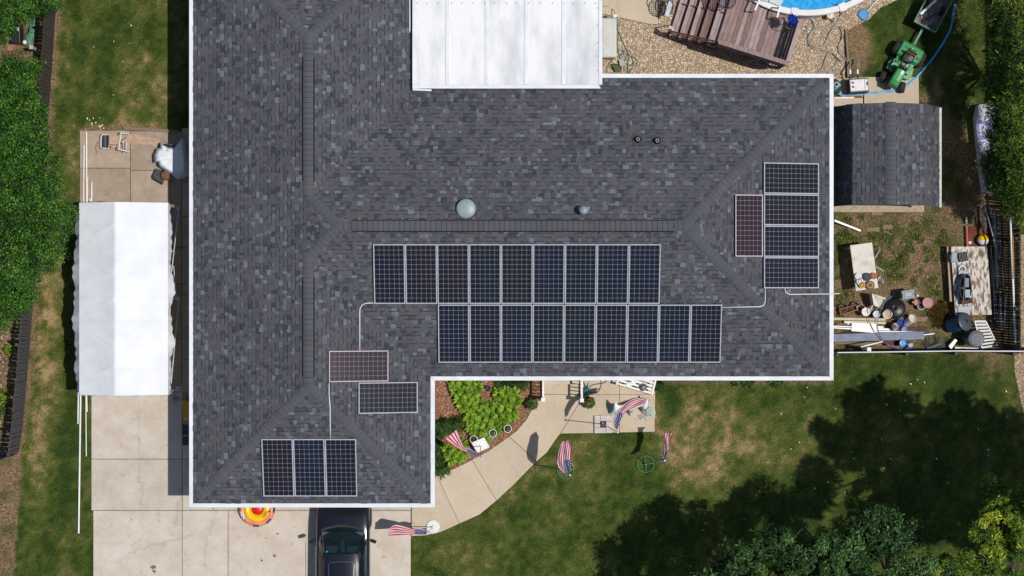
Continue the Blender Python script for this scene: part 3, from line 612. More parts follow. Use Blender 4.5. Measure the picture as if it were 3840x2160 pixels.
p = f.P(*f.ray(2187, 790)); ob = MB(p).lathe([(.075, -.05), (.075, .34), (.135, .33), (.145, .36), (.12, .42), (.06, .455), (.001, .46)], p, 24).obj('pipe_cap_vent', vg, house, smooth=True); ob.location = p; ob['label'] = 'small grey vent pipe with round cap'
pl = link('flashing', MB().prism([(-.19, .0), (.19, .0), (.16, .12), (.12, .15), (-.12, .15), (-.16, .12)], .014, .022).mesh('flashing', vg), ob); pl.matrix_local = Matrix.Translation(-p) @ f.M(*f.ray(2189, 776))
fs = FAC['G']; m = MB()
m.bar(fs.P(*fs.ray(1536, -60), .03), fs.P(*fs.ray(1536.5, 118), .03), .03, .02); m.obj('drip_edge', white, house)

# ---------------------------------------------------------------- solar panels
alum = mat('panel_frame', C(184, 189, 196, .85), .7, C(168, 173, 181, .85), 3, spec=.15)
bsheet = mat('panel_backsheet', C(160, 164, 172, .8), .9, spec=.05)
def cell_mat(name, c, along):
    m = bpy.data.materials.new(name); m.use_nodes = True; nt = m.node_tree; b = nt.nodes['Principled BSDF']
    b.inputs['Roughness'].default_value = .06; b.inputs['Specular IOR Level'].default_value = .16
    tc = nt.nodes.new('ShaderNodeTexCoord'); sp = nt.nodes.new('ShaderNodeSeparateXYZ'); nt.links.new(tc.outputs['Object'], sp.inputs[0])
    mu = nt.nodes.new('ShaderNodeMath'); mu.operation = 'MULTIPLY'; mu.inputs[1].default_value = 4.0; nt.links.new(sp.outputs[along], mu.inputs[0])
    fr = nt.nodes.new('ShaderNodeMath'); fr.operation = 'FRACT'; nt.links.new(mu.outputs[0], fr.inputs[0])
    lt = nt.nodes.new('ShaderNodeMath'); lt.operation = 'LESS_THAN'; lt.inputs[1].default_value = .05; nt.links.new(fr.outputs[0], lt.inputs[0])
    mx = nt.nodes.new('ShaderNodeMix'); mx.data_type = 'RGBA'; mx.inputs[6].default_value = c; mx.inputs[7].default_value = C(120, 122, 130, .6); nt.links.new(lt.outputs[0], mx.inputs[0])
    nt.links.new(mx.outputs[2], b.inputs['Base Color']); return m
CELLC = [C(20, 21, 35), C(24, 21, 33), C(18, 24, 40), C(24, 23, 31), C(18, 25, 34), C(44, 31, 40)]  # last tone has a reddish sun glint put into the cell colour
CELLM = {}
def cell_mesh(i, along):
    if (i, along) not in CELLM:
        m = MB(); c = .07; m.add([(c, 0, 0), (1-c, 0, 0), (1, c, 0), (1, 1-c, 0), (1-c, 1, 0), (c, 1, 0), (0, 1-c, 0), (0, c, 0)], [tuple(range(8))]); CELLM[(i, along)] = m.mesh('cell', cell_mat('cell_%d_%d' % (i, along), CELLC[i], along))
    return CELLM[(i, along)]
prnd = random.Random(3)
def solar(fac, u0, v0, u1, v1, landscape, label, group, tone=None):
    W, Hh = u1-u0, v1-v0; t = thing('solar_panel', label, 'solar panel', (0, 0, 0), 0, group); t.matrix_basis = fac.M(u0, v0, .085)
    b, th = .025, .04; m = MB()
    m.box((W/2, b/2, th/2), (W, b, th)); m.box((W/2, Hh-b/2, th/2), (W, b, th)); m.box((b/2, Hh/2, th/2), (b, Hh-2*b, th)); m.box((W-b/2, Hh/2, th/2), (b, Hh-2*b, th))
    m.obj('frame', alum if tone != 5 else mat('panel_frame_glint', C(200, 184, 192, .85), .7, C(186, 170, 178, .85), 3, spec=.15), t)  # pink frame carries the same painted sun glint
    MB().box((W/2, Hh/2, .028), (W-2*b+.004, Hh-2*b+.004, .006)).obj('backsheet', bsheet, t)
    nx_, ny_ = (12, 6) if landscape else (6, 12); gx_, gy_ = (W-2*b-.012)/nx_, (Hh-2*b-.012)/ny_; g = .006
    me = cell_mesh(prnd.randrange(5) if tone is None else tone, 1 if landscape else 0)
    for i in range(nx_):
        for j in range(ny_):
            link('cell', me, t, (b+.006+i*gx_+g/2, b+.006+j*gy_+g/2, .0335), None, (gx_-g, gy_-g, 1))
    m = MB()
    for k in (.25, .75):
        if landscape: m.box((W*k, 0, -.03), (.04, .05, .07)); m.box((W*k, Hh, -.03), (.04, .05, .07))
        else: m.box((0, Hh*k, -.03), (.05, .04, .07)); m.box((W, Hh*k, -.03), (.05, .04, .07))
    m.obj('clamp', black, t)
    m = MB()
    for k in (.25, .75):
        if landscape: m.box((W*k, Hh/2, -.045), (.04, Hh, .05))
        else: m.box((W/2, Hh*k, -.045), (W, .04, .05))
    m.obj('rail', alum, t)
    return t
def grid_panels(fk, x0, y0, x1, y1, nx_, ny_, landscape, label, group, tones=None, gap=.02, ref='top'):
    f = FAC[fk]; ps = [f.ray(x, y, .1) for x, y in ((x0, y0), (x1, y0), (x0, y1), (x1, y1))]
    if fk in ('D', 'B'): u0, u1 = ps[0][0], ps[1][0]; v1, v0 = (ps[0][1]+ps[1][1])/2, (ps[2][1]+ps[3][1])/2
    else: u0, u1 = sorted((ps[0][0], ps[2][0])); v0, v1 = min(ps[1][1], ps[0][1]), max(ps[1][1], ps[0][1])
    for i in range(nx_):
        for j in range(ny_):
            solar(f, u0+(u1-u0)*i/nx_+gap/2, v0+(v1-v0)*j/ny_+gap/2, u0+(u1-u0)*(i+1)/nx_-gap/2, v0+(v1-v0)*(j+1)/ny_-gap/2, landscape, label[i] if isinstance(label, list) else label, group, tones[i] if tones else None)
ORD = ['first', 'second', 'third', 'fourth', 'fifth', 'sixth', 'seventh', 'eighth', 'ninth']
grid_panels('D', 1398, 914.5, 2479, 1139.5, 9, 1, False, [q+' solar panel from the bent conduit in the row below the ridge' for q in ORD], 'upper row of the long array', [0, 1, 1, 4, 3, 2, 4, 2, 2])
grid_panels('D', 1641, 1141, 2709, 1360, 9, 1, False, [q+' solar panel from the long straight conduit in the row above the porch eave' for q in ORD[::-1]], 'lower row of the long array', [2, 0, 2, 4, 4, 0, 2, 2, 0])
grid_panels('E', 2863.4, 608, 3071, 1082, 4, 1, False, [q+' sideways solar panel from the gutter conduit in the stack of four' for q in ORD[:4]], 'four stacked panels above the shed', [2, 0, 3, 4])
grid_panels('E', 2756, 728, 2861, 963, 1, 1, True, 'single upright solar panel with a painted reddish glint, joined to the stack of four', None, [5])
grid_panels('B', 979, 1645, 1336, 1861.5, 3, 1, False, [q+' solar panel from the conduit in the row of three above the garage' for q in ORD[:3][::-1]], 'three panels above the garage', [1, 2, 0])
grid_panels('C', 1232, 1315, 1457, 1434, 1, 1, False, 'sideways solar panel with a painted reddish glint, joined to two white conduits', None, [5])
grid_panels('C', 1343, 1434, 1567, 1553, 1, 1, False, 'dark sideways solar panel nearest the garden corner eave', None, [0])
def conduit(fk, pts, label, extra=None):
    pp = []
    for q in pts:
        k = q[2] if len(q) > 2 else fk; f = FAC[k]; pp.append(f.P(*f.ray(q[0], q[1], .04), .04))
    m = MB(pp[0]); m.tube(pp+(extra or []), .016, 8); tag(m.obj('conduit', white, smooth=True), label, 'conduit', 'white conduits between the arrays')
conduit('D', [(1402, 1136), (1371, 1137), (1358, 1143), (1350, 1157), (1349, 1170, 'C'), (1349, 1230, 'C'), (1349, 1318, 'C')], 'white conduit bending from the long array to the sideways pair')
conduit('C', [(1234, 1436), (1234, 1480), (1237, 1520), (1238, 1530, 'C'), (1238, 1590, 'B'), (1239, 1647, 'B')], 'white conduit running down to the garage panels')
conduit('D', [(2707, 1153), (2800, 1151), (2850, 1150), (2863, 1146, 'E'), (2869, 1134, 'E'), (2870, 1080, 'E')], 'white conduit linking the long array to the stack of four')
conduit('E', [(2943, 1080), (2946, 1096), (2960, 1104), (3040, 1103), (3108, 1102.5)], 'white conduit leaving the stack of four over the gutter', [G(3146, 1101, 2.78), G(3148, 1101, 2.4)])

# ---------------------------------------------------------------- white metal patio cover
ZC = 3.05
pcm = mat('cover_white', C(236, 236, 236, .80), .5, C(184, 188, 195, .80), .8, detail=6, contrast=(.34, .56), stretch=(1.0, .3, 1.0), spec=.4)
c0 = G(1550, 325, ZC); cover = thing('patio_cover', 'white metal panel patio cover lapping over the roof corner', 'patio cover', (c0.x, c0.y, 0))
xs = [1550, 1678, 1826, 1973, 2113, 2256]; ytop = 11.4; yb = G(0, 318, ZC).y
for a, b in zip(xs, xs[1:]):
    xa, xb = G(a, 0, ZC).x+.004, G(b, 0, ZC).x-.004
    MB(cover).prism([(xa, yb), (xb, yb), (xb, ytop), (xa, ytop)], ZC-.06, ZC).obj('panel', pcm, cover)
for a in xs[1:-1]:
    xa = G(a, 0, ZC).x; MB(cover).prism([(xa-.06, yb+.01), (xa+.06, yb+.01), (xa+.05, ytop), (xa-.05, ytop)], ZC+.001, ZC+.022).obj('seam', white, cover, bevel=.006)
xa, xb = G(1550, 0, ZC).x, G(2256, 0, ZC).x
MB(cover).prism([(xa-.03, yb-.12), (xb-.02, yb-.12), (xb-.09, yb-.003), (xa-.03, yb-.003)][::1], ZC-.13, ZC+.02).obj('gutter', white, cover, bevel=.008)
MB(cover).prism([(xa-.03, yb), (xa+.10, yb), (xa+.10, ytop), (xa-.03, ytop)], ZC+.002, ZC+.03).obj('edge_trim', white, cover, bevel=.006)
MB(cover).prism([(xb-.09, yb), (xb+.02, yb), (xb+.02, ytop), (xb-.09, ytop)], ZC+.002, ZC+.026).obj('edge_trim', white, cover, bevel=.006)
MB(cover).box((xa+.28, yb-.16, ZC-.02), (.6, .06, .05), rz=-.04).obj('end_flap', white, cover)
m = MB(cover)
for a in range(1563, 2250, 42): m.cyl(G(a+random.uniform(-6, 6), 12, ZC+.024), .016, .012, 8)
for b in (30, 95, 161, 210, 263): m.cyl(G(2241, b, ZC+.028), .016, .012, 8)
m.obj('screw', mat('screw', C(110, 112, 116), .5, metal=.5), cover)
for x in (xa+.1, 0, xb-.1): MB(cover).box((x, ytop-.15, (ZC-.06)/2), (.1, .1, ZC-.06)).obj('post', white, cover)
MB(cover).box(((xa+xb)/2, ytop-.1, ZC-.13), (xb-xa, .1, .14)).obj('beam', white, cover)
for x in (xa+.4, -.5, 1.2, xb-.3): MB(cover).box((x, yb-.05, ZC-.13), (.06, .06, .26)).obj('bracket', white, cover)
# ================================================================ shed
mat('gutter_grey', C(205, 203, 200, .8), .5); mat('plywood_edge', C(190, 172, 150, .75), .8, C(160, 142, 120, .75), 8)
sx0, sx1 = G(3127, 0, 1.75).x, G(3522, 0, 1.75).x; sy1, sy0 = G(0, 396, 2.2).y, G(0, 772, 2.2).y
xm = G(3340, 0, 3.25).x; brL, brR = G(3197, 0, 2.85).x, G(3462, 0, 2.85).x; zR, zB, zE2 = 3.25, 2.85, 1.75
shed = thing('shed', 'garden shed with charcoal shingled barn roof beside the house', 'shed', ((sx0+sx1)/2, (sy0+sy1)/2, 0))
m = MB(shed); m.prism([(sx0+.12, sy0+.12), (sx1-.12, sy0+.12), (sx1-.12, sy1-.12), (sx0+.12, sy1-.12)], 0.05, zE2-.02); m.obj('wall', MATS['vinyl_siding'], shed)
m = MB(shed)
for y in (sy0+.12, sy1-.12): m.add([(sx0+.12, y, zE2-.03), (sx1-.12, y, zE2-.03), (brR, y, zB-.05), (xm, y, zR-.05), (brL, y, zB-.05)], [(0, 1, 2, 3, 4)])
m.obj('gable', MATS['vinyl_siding'], shed)
prof = [(sx0, zE2), (brL, zB), (xm, zR), (brR, zB), (sx1, zE2)]
m = MB(shed)
for (xa_, za), (xb_, zb) in zip(prof, prof[1:]): m.add([(xa_, sy0, za), (xb_, sy0, zb), (xb_, sy1, zb), (xa_, sy1, za), (xa_, sy0, za-.03), (xb_, sy0, zb-.03), (xb_, sy1, zb-.03), (xa_, sy1, za-.03)], [(0, 1, 2, 3), (7, 6, 5, 4), (0, 4, 5, 1), (3, 2, 6, 7)])
sroof = m.obj('roof', UNDER, shed); sroof.location = (0, 0, 0)
sf = []
for (xa_, za), (xb_, zb), left in ((prof[0], prof[1], 1), (prof[1], prof[2], 1), (prof[4], prof[3], 0), (prof[3], prof[2], 0)):
    a, b = ((xa_, sy1), (xa_, sy0)) if left else ((xa_, sy0), (xa_, sy1))
    f = Facet(a, b, za, abs((zb-za)/(xb_-xa_))); sf.append((f, shingle_field(f, [[(xa_, sy0), (xb_, sy0), (xb_, sy1), (xa_, sy1)]], rs, .137)))
holder = Matrix.Identity(4)
def shed_shingles():
    big = MB(shed); k = 0; unit = {}
    for f, ts in sf:
        for q, fl, t, u, v0, wd, low, v in ts:
            hs = tab_verts(q, v0, .147, low); n = len(q); k += 1
            if fl and k % 2 == 0 and k < 560:
                key = (t, low)
                if key not in unit:
                    h = .145-(.03 if low else 0); pts = [(0, 0), (1, 0), (1, h), (0, h)]; hh = tab_verts(pts, 0, .147, low); mm = MB()
                    mm.add([(a, b, z) for (a, b), z in zip(pts, hh)]+[(a, b, 0) for a, b in pts], [(0, 1, 2, 3), (4, 5, 1, 0), (5, 6, 2, 1), (7, 4, 0, 3)]); unit[key] = mm.mesh('shingle', TM[t])
                ob = link('shingle', unit[key], sroof); ob.matrix_local = Matrix.Translation(-shed.location) @ f.M(u+.002, v0) @ Matrix.Diagonal((wd-.004, 1, 1, 1)); continue
            big.mi = t; ar = sum(q[i][0]*q[(i+1) % n][1]-q[(i+1) % n][0]*q[i][1] for i in range(n))
            if ar < 0: q = q[::-1]; hs = hs[::-1]
            big.add([f.P(a, b, z) for (a, b), z in zip(q, hs)]+[f.P(a, b, -.001) for a, b in q], [tuple(range(n))]+[(n+i, n+(i+1) % n, (i+1) % n, i) for i in range(n)])
    big.mi = 8; ob = big.obj('shingle_field', TM, sroof); ob['kind'] = 'stuff'
shed_shingles()
class _R: pass
def shed_caps():
    n1_ = sf[1][0].n; n2_ = sf[3][0].n; cr = MB(shed)
    caps_root = sroof; saved = sroof.location.copy()
    tmp = link('ridge', MB().box((0, 0, 0), (.01, .01, .01)).mesh('ridge', UNDER)); tmp.location = shed.location
    caps(tmp, (xm, sy0+.02, zR), (xm, sy1, zR), n1_, n2_, rs, ex=.155, wd=.17)
    for c in list(tmp.children): c.parent = sroof
    bpy.data.objects.remove(tmp)
shed_caps()
xg = sx1+.035; MB(shed).prism([(sx1+.005, sy0-.03), (xg+.05, sy0-.03), (xg+.05, sy1-.02), (sx1+.005, sy1-.02)], zE2-.12, zE2-.02).obj('gutter', MATS['gutter_grey'], shed, bevel=.008)
m = MB(shed)
for k in (.08, .36, .5, .72, .9): m.box((xg+.0, sy1+(sy0-sy1)*k, zE2-.012), (.08, .03, .012))
m.obj('gutter_hanger', MATS['vent_grey'], shed)
MB(shed).prism([(sx0+.1, sy0-.12), (sx1-.15, sy0-.12), (sx1-.15, sy0+.1), (sx0+.1, sy0+.1)], 0, .12).obj('sill', MATS['plywood_edge'], shed)

# ================================================================ picket fences
wood_brown = mat('fence_brown', C(86, 74, 68, .75), .9, C(56, 48, 44, .75), 5, stretch=(6, 6, 1), bump=.3)
wood_grey = mat('fence_grey', C(96, 93, 94, .75), .9, C(66, 64, 66, .75), 5, stretch=(6, 6, 1), bump=.3)
def picket_fence(name, label, pts, h, pitch, gapf, mt, side=1, cap=None, postmat=None, hv=.01):
    P = [Vector((p[0], p[1], 0)) for p in pts]; t = thing(name, label, 'fence', P[0]); me = {}
    for k in range(3):
        w_ = pitch*(1-gapf); hh = h+random.uniform(-hv, hv); mm = MB(); mm.add([(-w_/2, -.009, 0), (w_/2, -.009, 0), (w_/2, .009, 0), (-w_/2, .009, 0), (-w_/2, -.009, hh), (w_/2, -.009, hh), (w_/2, .009, hh), (-w_/2, .009, hh)],
            [(4, 5, 6, 7), (0, 1, 5, 4), (1, 2, 6, 5), (2, 3, 7, 6), (3, 0, 4, 7)]); me[k] = mm.mesh('board', mt)
    for a, b in zip(P, P[1:]):
        d = b-a; L_ = d.length; an_ = math.atan2(d.y, d.x); n_ = max(1, int(L_/pitch)); nrm = Vector((-math.sin(an_), math.cos(an_), 0))*side
        for i in range(n_):
            p = a+d*((i+.5)/n_)-t.location; link('board', me[random.randrange(3)], t, p+nrm*random.uniform(-.004, .004), (random.gauss(0, .006), random.gauss(0, .006), an_+random.gauss(0, .015)))
        for z in (.3, h-.25): MB(t).bar(a+nrm*-.03+Vector((0, 0, z)), b+nrm*-.03+Vector((0, 0, z)), .035, .085).obj('rail', mt, t)
        for i in range(int(L_/2.3)+1):
            p = a+d*min(1, i*2.3/L_)-nrm*.09; MB(t).box((p.x, p.y, (h-.05)/2), (.09, .09, h-.05), rz=an_).obj('post', postmat or mt, t)
        if cap: MB(t).bar(a+Vector((0, 0, h+.025)), b+Vector((0, 0, h+.02)), .028, .02).obj('top_rail', cap, t)
    return t
picket_fence('picket_fence', 'weathered brown board fence behind the leafy hedge trees', [G(218, -90), G(203, 112), G(194, 261), G(179, 462), G(152, 800)], 1.5, .12, .05, wood_brown, 1)
picket_fence('picket_fence', 'grey weathered board fence running past the white canopy', [G(151, 812), G(123, 1143), G(112, 1289), G(95, 1482), G(82, 1617), G(71, 1695)], 1.5, .12, .05, wood_grey, 1)
picket_fence('picket_fence', 'short grey gate section at the end of the board fence', [G(69, 1700), G(-40, 1742)], 1.35, .12, .1, wood_grey, 1)
picket_fence('picket_fence', 'dark board fence beside the bundle of grey pipes', [G(3776, -60), G(3776, 640), G(3778, 1308)], 1.65, .088, .16, wood_brown, 1)
picket_fence('picket_fence', 'low white-capped fence between the junk yard and lawn', [G(3120, 1318), G(3560, 1312), G(3774, 1313), G(3860, 1313)], 1.1, .12, .06, wood_grey, 1, cap=white)
for px, py, lb in ((3235, 1306, 'short white square post beside the corrugated panel'), (3825, 1306, 'short white square post at the dark fence corner')):
    p = G(px, py); mm = MB(p); mm.box(p+Vector((0, 0, .6)), (.1, .1, 1.2)); mm.box(p+Vector((0, 0, 1.21)), (.13, .13, .025)); tag(mm.obj('post', white, bevel=.006), lb, 'post')

# ================================================================ white canopy tent
cloth = mat('canopy_cloth', C(240, 242, 245, .77), .65, C(228, 231, 236, .77), 1.4, spec=.2)
def tentp(px, py, z): return G(px, py, z)
ZEv, ZRd = 2.05, 2.62
tent = thing('canopy_tent', 'white fabric carport canopy on poles beside the house', 'canopy', G(432, 1120))
xl, xr, xm_ = G(297, 0, ZEv).x, G(630, 0, ZEv).x, G(432, 0, ZRd).x; yt_, yb_ = G(0, 760, ZEv).y, G(0, 1481, ZEv).y
def roof_pt(u, v):
    y = yb_+(yt_-yb_)*v
    if u < .5: k = u/.5; x = xl+(xm_-xl)*k; z = ZEv+(ZRd-ZEv)*k
    else: k = (1-u)/.5; x = xr+(xm_-xr)*k; z = ZEv+(ZRd-ZEv)*k
    q8 = v*8; d8 = q8-round(q8); crease = .02*math.exp(-(d8/.05)**2); sag = -.03*abs(math.sin(q8*math.pi))*math.sin(k*math.pi)
    side = 1 if u < .5 else -1; wr = 0.0
    for a_, b_, c_ in ((.12, 5.0, 1.3), (.30, -4.0, 2.1), (.47, 6.0, .4), (.66, -5.5, 3.3), (.85, 4.5, 5.0)):
        dd = (v-a_-(k-.6)/(b_*2.2)*side); wr += .020*math.exp(-(dd/.010)**2)*math.exp(-((k-.75)/.35)**2)+.014*math.exp(-((dd+.03)/.007)**2)*math.exp(-((k-.3)/.3)**2)
    rip = crease*(.4+.6*k)+wr+.003*math.sin(v*61+k*5)
    return Vector((x, y, z+sag+rip))
MB(tent).grid(roof_pt, 40, 150).obj('cover', cloth, tent, smooth=True)
def valance(side):
    x0 = xl if side < 0 else xr
    def fn(u, v):
        y = yb_+(yt_-yb_)*v; r = math.sin(v*23+side)+.6*math.sin(v*51+1)+.4*math.sin(v*97); bul = (.06+(.035 if side < 0 else .022)*r)*(1-abs(2*v-1)**6)
        if side > 0: bul *= 1.0; bul += .10*math.exp(-((v-.55)/.05)**2)+.08*math.exp(-((v-.27)/.05)**2)
        else: bul += .10+.10*math.sin(v*math.pi)
        return Vector((x0+side*(bul*u+.012*u*math.sin(v*140+u*3)), y, ZEv-.002-.34*u))
    return fn
for sd in (-1, 1): MB(tent).grid(valance(sd), 8, 150).obj('valance', cloth, tent, smooth=True)
for yy, sg in ((yb_, -1), (yt_, 1)):
    def gab(u, v, yy=yy, sg=sg):
        p = roof_pt(u, 0 if sg < 0 else 1); return Vector((p.x, yy+sg*(.02*v+.012*v*math.sin(u*40)), p.z-.16*v))
    MB(tent).grid(gab, 40, 3).obj('end_valance', cloth, tent, smooth=True)
pole = mat('pole_white', C(222, 224, 226, .85), .4)
for k in (0.015, .5, .985):
    y = yb_+(yt_-yb_)*k
    for x in (xl+.02, xr-.02):
        MB(tent).tube([(x, y, 0), (x, y, ZEv-.03)], .02, 8).obj('pole', pole, tent); MB(tent).box((x, y, .06), (.14, .14, .02)).obj('foot', pole, tent)
    for a, b in ((xl, xm_), (xr, xm_)): MB(tent).tube([(a, y, ZEv-.06), (b, y, ZRd-.06)], .018, 8).obj('rafter', pole, tent)
MB(tent).tube([(xm_, yb_, ZRd-.05), (xm_, yt_, ZRd-.05)], .018, 8).obj('ridge_pole', pole, tent)
for a, b in ((vB(1800, 630, .1), vB(1728, 1280, 1.95)), (vB(1748, 1230, 1.2), vC(1772, 100, .1)), (vC(1800, 105, .1), vC(1722, 960, 1.9))): MB(tent).tube([a, b], .017, 8).obj('side_pole', pole, tent)
for a, b in ((vB(1705, 608, 1.6), vB(1800, 630, .1)), (vB(1730, 1075, .9), vB(1812, 1095, .08)), (vC(1735, 105, .9), vC(1802, 105, .1)), (vC(1735, 565, .4), vC(1775, 562, .1)), (vC(1715, 1058, .6), vC(1770, 1040, .1))): MB(tent).tube([a, b], .017, 8).obj('brace', pole, tent)

# ================================================================ things by the side patio
pvc = mat('pvc_white', C(240, 240, 238, .84), .35, C(226, 226, 222, .84), 3)
for i, (a, b, r, lb) in enumerate((((324, 496), (325, 770), .026, 'thick white pipe crossing the whole side patio beside the canopy'), ((315, 545), (313, 770), .022, 'white pipe lying against the thick pipe on the side patio'),
    ((329, 667), (328, 770), .012, 'thin white rod beside the thick pipe above the canopy'), ((344, 682), (343, 770), .025, 'short thick white pipe end poking out behind the canopy'), ((338, 744), (338, 772), .02, 'stubby white pipe end at the canopy back corner'),
    ((294, 1470), (292, 1589), .024, 'white pipe on the grass ending nearest the canopy corner'), ((302.5, 1470), (295, 2000), .03, 'very long white pipe lying on the lawn along the driveway'), ((323.5, 1470), (326, 1544), .028, 'short thick white pipe beside the driveway edge'), ((321.5, 1470), (323.5, 1711), .018, 'thin white pipe on the grass beside the driveway edge'))):
    A, B = G(*a, .05+r), G(*b, .05+r); mm = MB((A.x, A.y, 0)); mm.tube([A, B], r, 10); mm.tube([A+(B-A).normalized()*.03, A], r*1.12, 10); tag(mm.obj('pipe', pvc, smooth=False), lb, 'pipe', 'white pipes beside the canopy')
oldwood = mat('old_wood', C(204, 174, 152, .82), .85, C(160, 130, 110, .8), 4, stretch=(1.5, 14, 5)); timber = mat('timber', C(158, 134, 112, .75), .9, C(118, 98, 82, .75), 5, stretch=(2, 16, 10))
A, B = m1(742, 125, .06), m1(1990, 205, .06); mm = MB((A.x, A.y, 0)); mm.bar(A, B, .10, .12); tag(mm.obj('landscape_timber', timber, bevel=.01), 'long landscape timber edging the side patio', 'timber')
chair = thing('folding_chair', 'broken white tube folding chair piled with boards', 'chair', m1(560, 440))
fr = lambda pts, r=.014, nm='frame', mt_=pole: MB(chair).tube(smooth_path([m1(x, y, z) for x, y, z in pts], 4), r, 8).obj(nm, mt_, chair, smooth=True)
fr([(400, 268, .3), (285, 268, .34), (250, 300, .36), (240, 420, .36), (238, 530, .36), (262, 572, .34), (400, 592, .3)]); fr([(880, 262, .25), (700, 232, .45), (688, 240, .46), (640, 590, .46), (650, 606, .46), (880, 662, .3)], .02)
fr([(822, 400, .3), (806, 622, .3)], .012, 'strut'); fr([(390, 280, .1), (380, 620, .08)], .011, 'leg', MATS['black_rubber']); fr([(715, 420, .1), (712, 700, .06)], .011, 'leg', MATS['black_rubber'])
mm = MB(chair)
def sling(u, v): p = m1(282+u*118, 290+v*270, .25); return p+Vector((0, 0, -.05*math.sin(u*3.14)))
mm.grid(sling, 6, 3); mm.obj('seat_sling', MATS['dark_grey'], chair, solid=.01)
MB(chair).box(m1(520, 390, .33), (.31, .3, .03), rz=-.04).obj('board', oldwood, chair); MB(chair).box(m1(780, 400, .28), (.28, .1, .03), rz=.6).obj('board', oldwood, chair); MB(chair).box(m1(520, 540, .2), (.18, .09, .02), rz=.35).obj('board', oldwood, chair)
st_ = smooth_path([m1(155, 425, .06), m1(140, 490, .06), m1(112, 568, .06), m1(128, 620, .06), m1(136, 695, .06)], 4); tag(MB(st_[0]*Vector((1, 1, 0)) if False else (st_[0].x, st_[0].y, 0)).tube(st_, .014, 6).obj('stick', timber, smooth=True), 'thin crooked stick lying left of the broken chair', 'stick')
for poly, z, lb in (([(860, 270), (985, 268), (965, 475), (850, 475)], .07, 'small square of old plywood next to the broken chair'), ([(990, 258), (1590, 382), (1575, 450), (1500, 546), (1150, 485), (955, 470)], .085, 'long warped cardboard sheet between chair and covered grill')):
    pts = [m1(x, y) for x, y in poly]; c = sum(pts, Vector())/len(pts); mm = MB((c.x, c.y, 0)); mm.prism([p[:2] for p in pts], z-.02, [z+random.uniform(-.01, .02) for _ in pts]); tag(mm.obj('cardboard', oldwood), lb, 'cardboard')
# draped sheet over a grill
sheet = mat('sheet_white', C(232, 236, 240, .84), .7, C(214, 219, 226, .84), 4)
grill = thing('covered_grill', 'grill wrapped in a loose white plastic sheet against the house', 'covered grill', m1(1830, 850))
ol = [(2060, 312, .55), (2125, 430, .5), (2150, 620, .35), (2190, 800, .3), (2215, 950, .3), (2215, 1130, .3), (2180, 1210, .25), (2090, 1255, .25), (1950, 1288, .25), (1880, 1222, .3), (1700, 1110, .25), (1545, 1010, .25), (1505, 890, .35), (1432, 905, .3), (1410, 735, .35), (1470, 590, .4), (1560, 560, .5), (1562, 455, .5), (1622, 442, .5), (1645, 560, .6), (1900, 550, .6), (1985, 420, .58)]
ctr = m1(1900, 800, .74); rim = [m1(x, y, z) for x, y, z in ol]
def drape(u, v):
    t = u*len(rim); i = int(t) % len(rim); f_ = t-int(t); r = rim[i]*(1-f_)+rim[(i+1) % len(rim)]*f_
    k = v; p = ctr.lerp(r, k); e_ = max(0.0, (k-.72)/.28); p.z = .64*(1-e_*e_)+r.z*.75*e_*e_+.014*math.sin(u*41+3*k)*k+.018*math.sin(u*19+k*5)*k+.02*(1-k)
    return p
MB(grill).grid(drape, 88, 12).obj('sheet', sheet, grill, smooth=True); c = m1(1800, 860); MB(grill).box((c.x, c.y, .3), (.4, .45, .42)).obj('grill_body', MATS['black_rubber'], grill, bevel=.05)
MB(grill).tube([m1(1650, 510, .62), m1(1770, 490, .66), m1(1890, 520, .62)], .035, 8).obj('handle', MATS['dark_grey'], grill)
lid = [m1(x, y) for x, y in ((1512, 1048), (1622, 1082), (1682, 1392), (1452, 1262), (1442, 1192))]; c = sum(lid, Vector())/5; t = thing('fire_pit_lid', 'dark grey five-sided metal lid leaning by the clay pot', 'lid', (c.x, c.y, 0))
MB(t).prism([p[:2] for p in lid], .22, .25).obj('plate', MATS['dark_grey'], t, bevel=.01); MB(t).lathe([(.03, .25), (.02, .27)], (c.x, c.y, 0), 10).obj('knob', MATS['black_rubber'], t)
MB(t).prism([(c.x+(p.x-c.x)*.95-.05, c.y+(p.y-c.y)*.95-.04) for p in lid], .05, .2).obj('base', MATS['black_rubber'], t)
c = m1(1752, 1206); t = thing('clay_pot', 'brown pot of dry twigs beside the covered grill', 'pot', (c.x, c.y, 0)); brownm = mat('clay', C(122, 84, 60, .7), .8, C(90, 60, 42, .7), 7)
MB(t).lathe([(.12, .05), (.165, .36), (.175, .36), (.175, .39), (.155, .39), (.15, .30), (.001, .29)], (c.x, c.y, 0), 24).obj('bowl', brownm, t, smooth=False)
mm = MB(t)
for i in range(14):
    a = random.random()*6.28; r = random.random()*.1; p = Vector((c.x+r*math.cos(a), c.y+r*math.sin(a), .3)); mm.tube([p, p+Vector((random.uniform(-.1, .1), random.uniform(-.1, .1), random.uniform(.04, .12)))], .006, 5)
mm.obj('twigs', oldwood, t)
c = m3(318, 205); t = thing('umbrella_base', 'round pale grey umbrella base on the shaded driveway strip', 'umbrella base', (c.x, c.y, .04))
lgrey = mat('light_grey', C(168, 170, 180, .8), .5); MB(t).lathe([(.13, .045), (.135, .08), (.12, .10), (.09, .11), (.075, .13), (.04, .15), (.035, .2), (.02, .2), (.018, .1)], (c.x, c.y, 0), 28).obj('disc', lgrey, t, smooth=False)
MB(t).box((c.x, c.y, .15), (.11, .022, .03), rz=.6).obj('rib', MATS['dark_grey'], t); MB(t).box((c.x, c.y, .151), (.11, .022, .03), rz=2.17).obj('rib', MATS['dark_grey'], t)
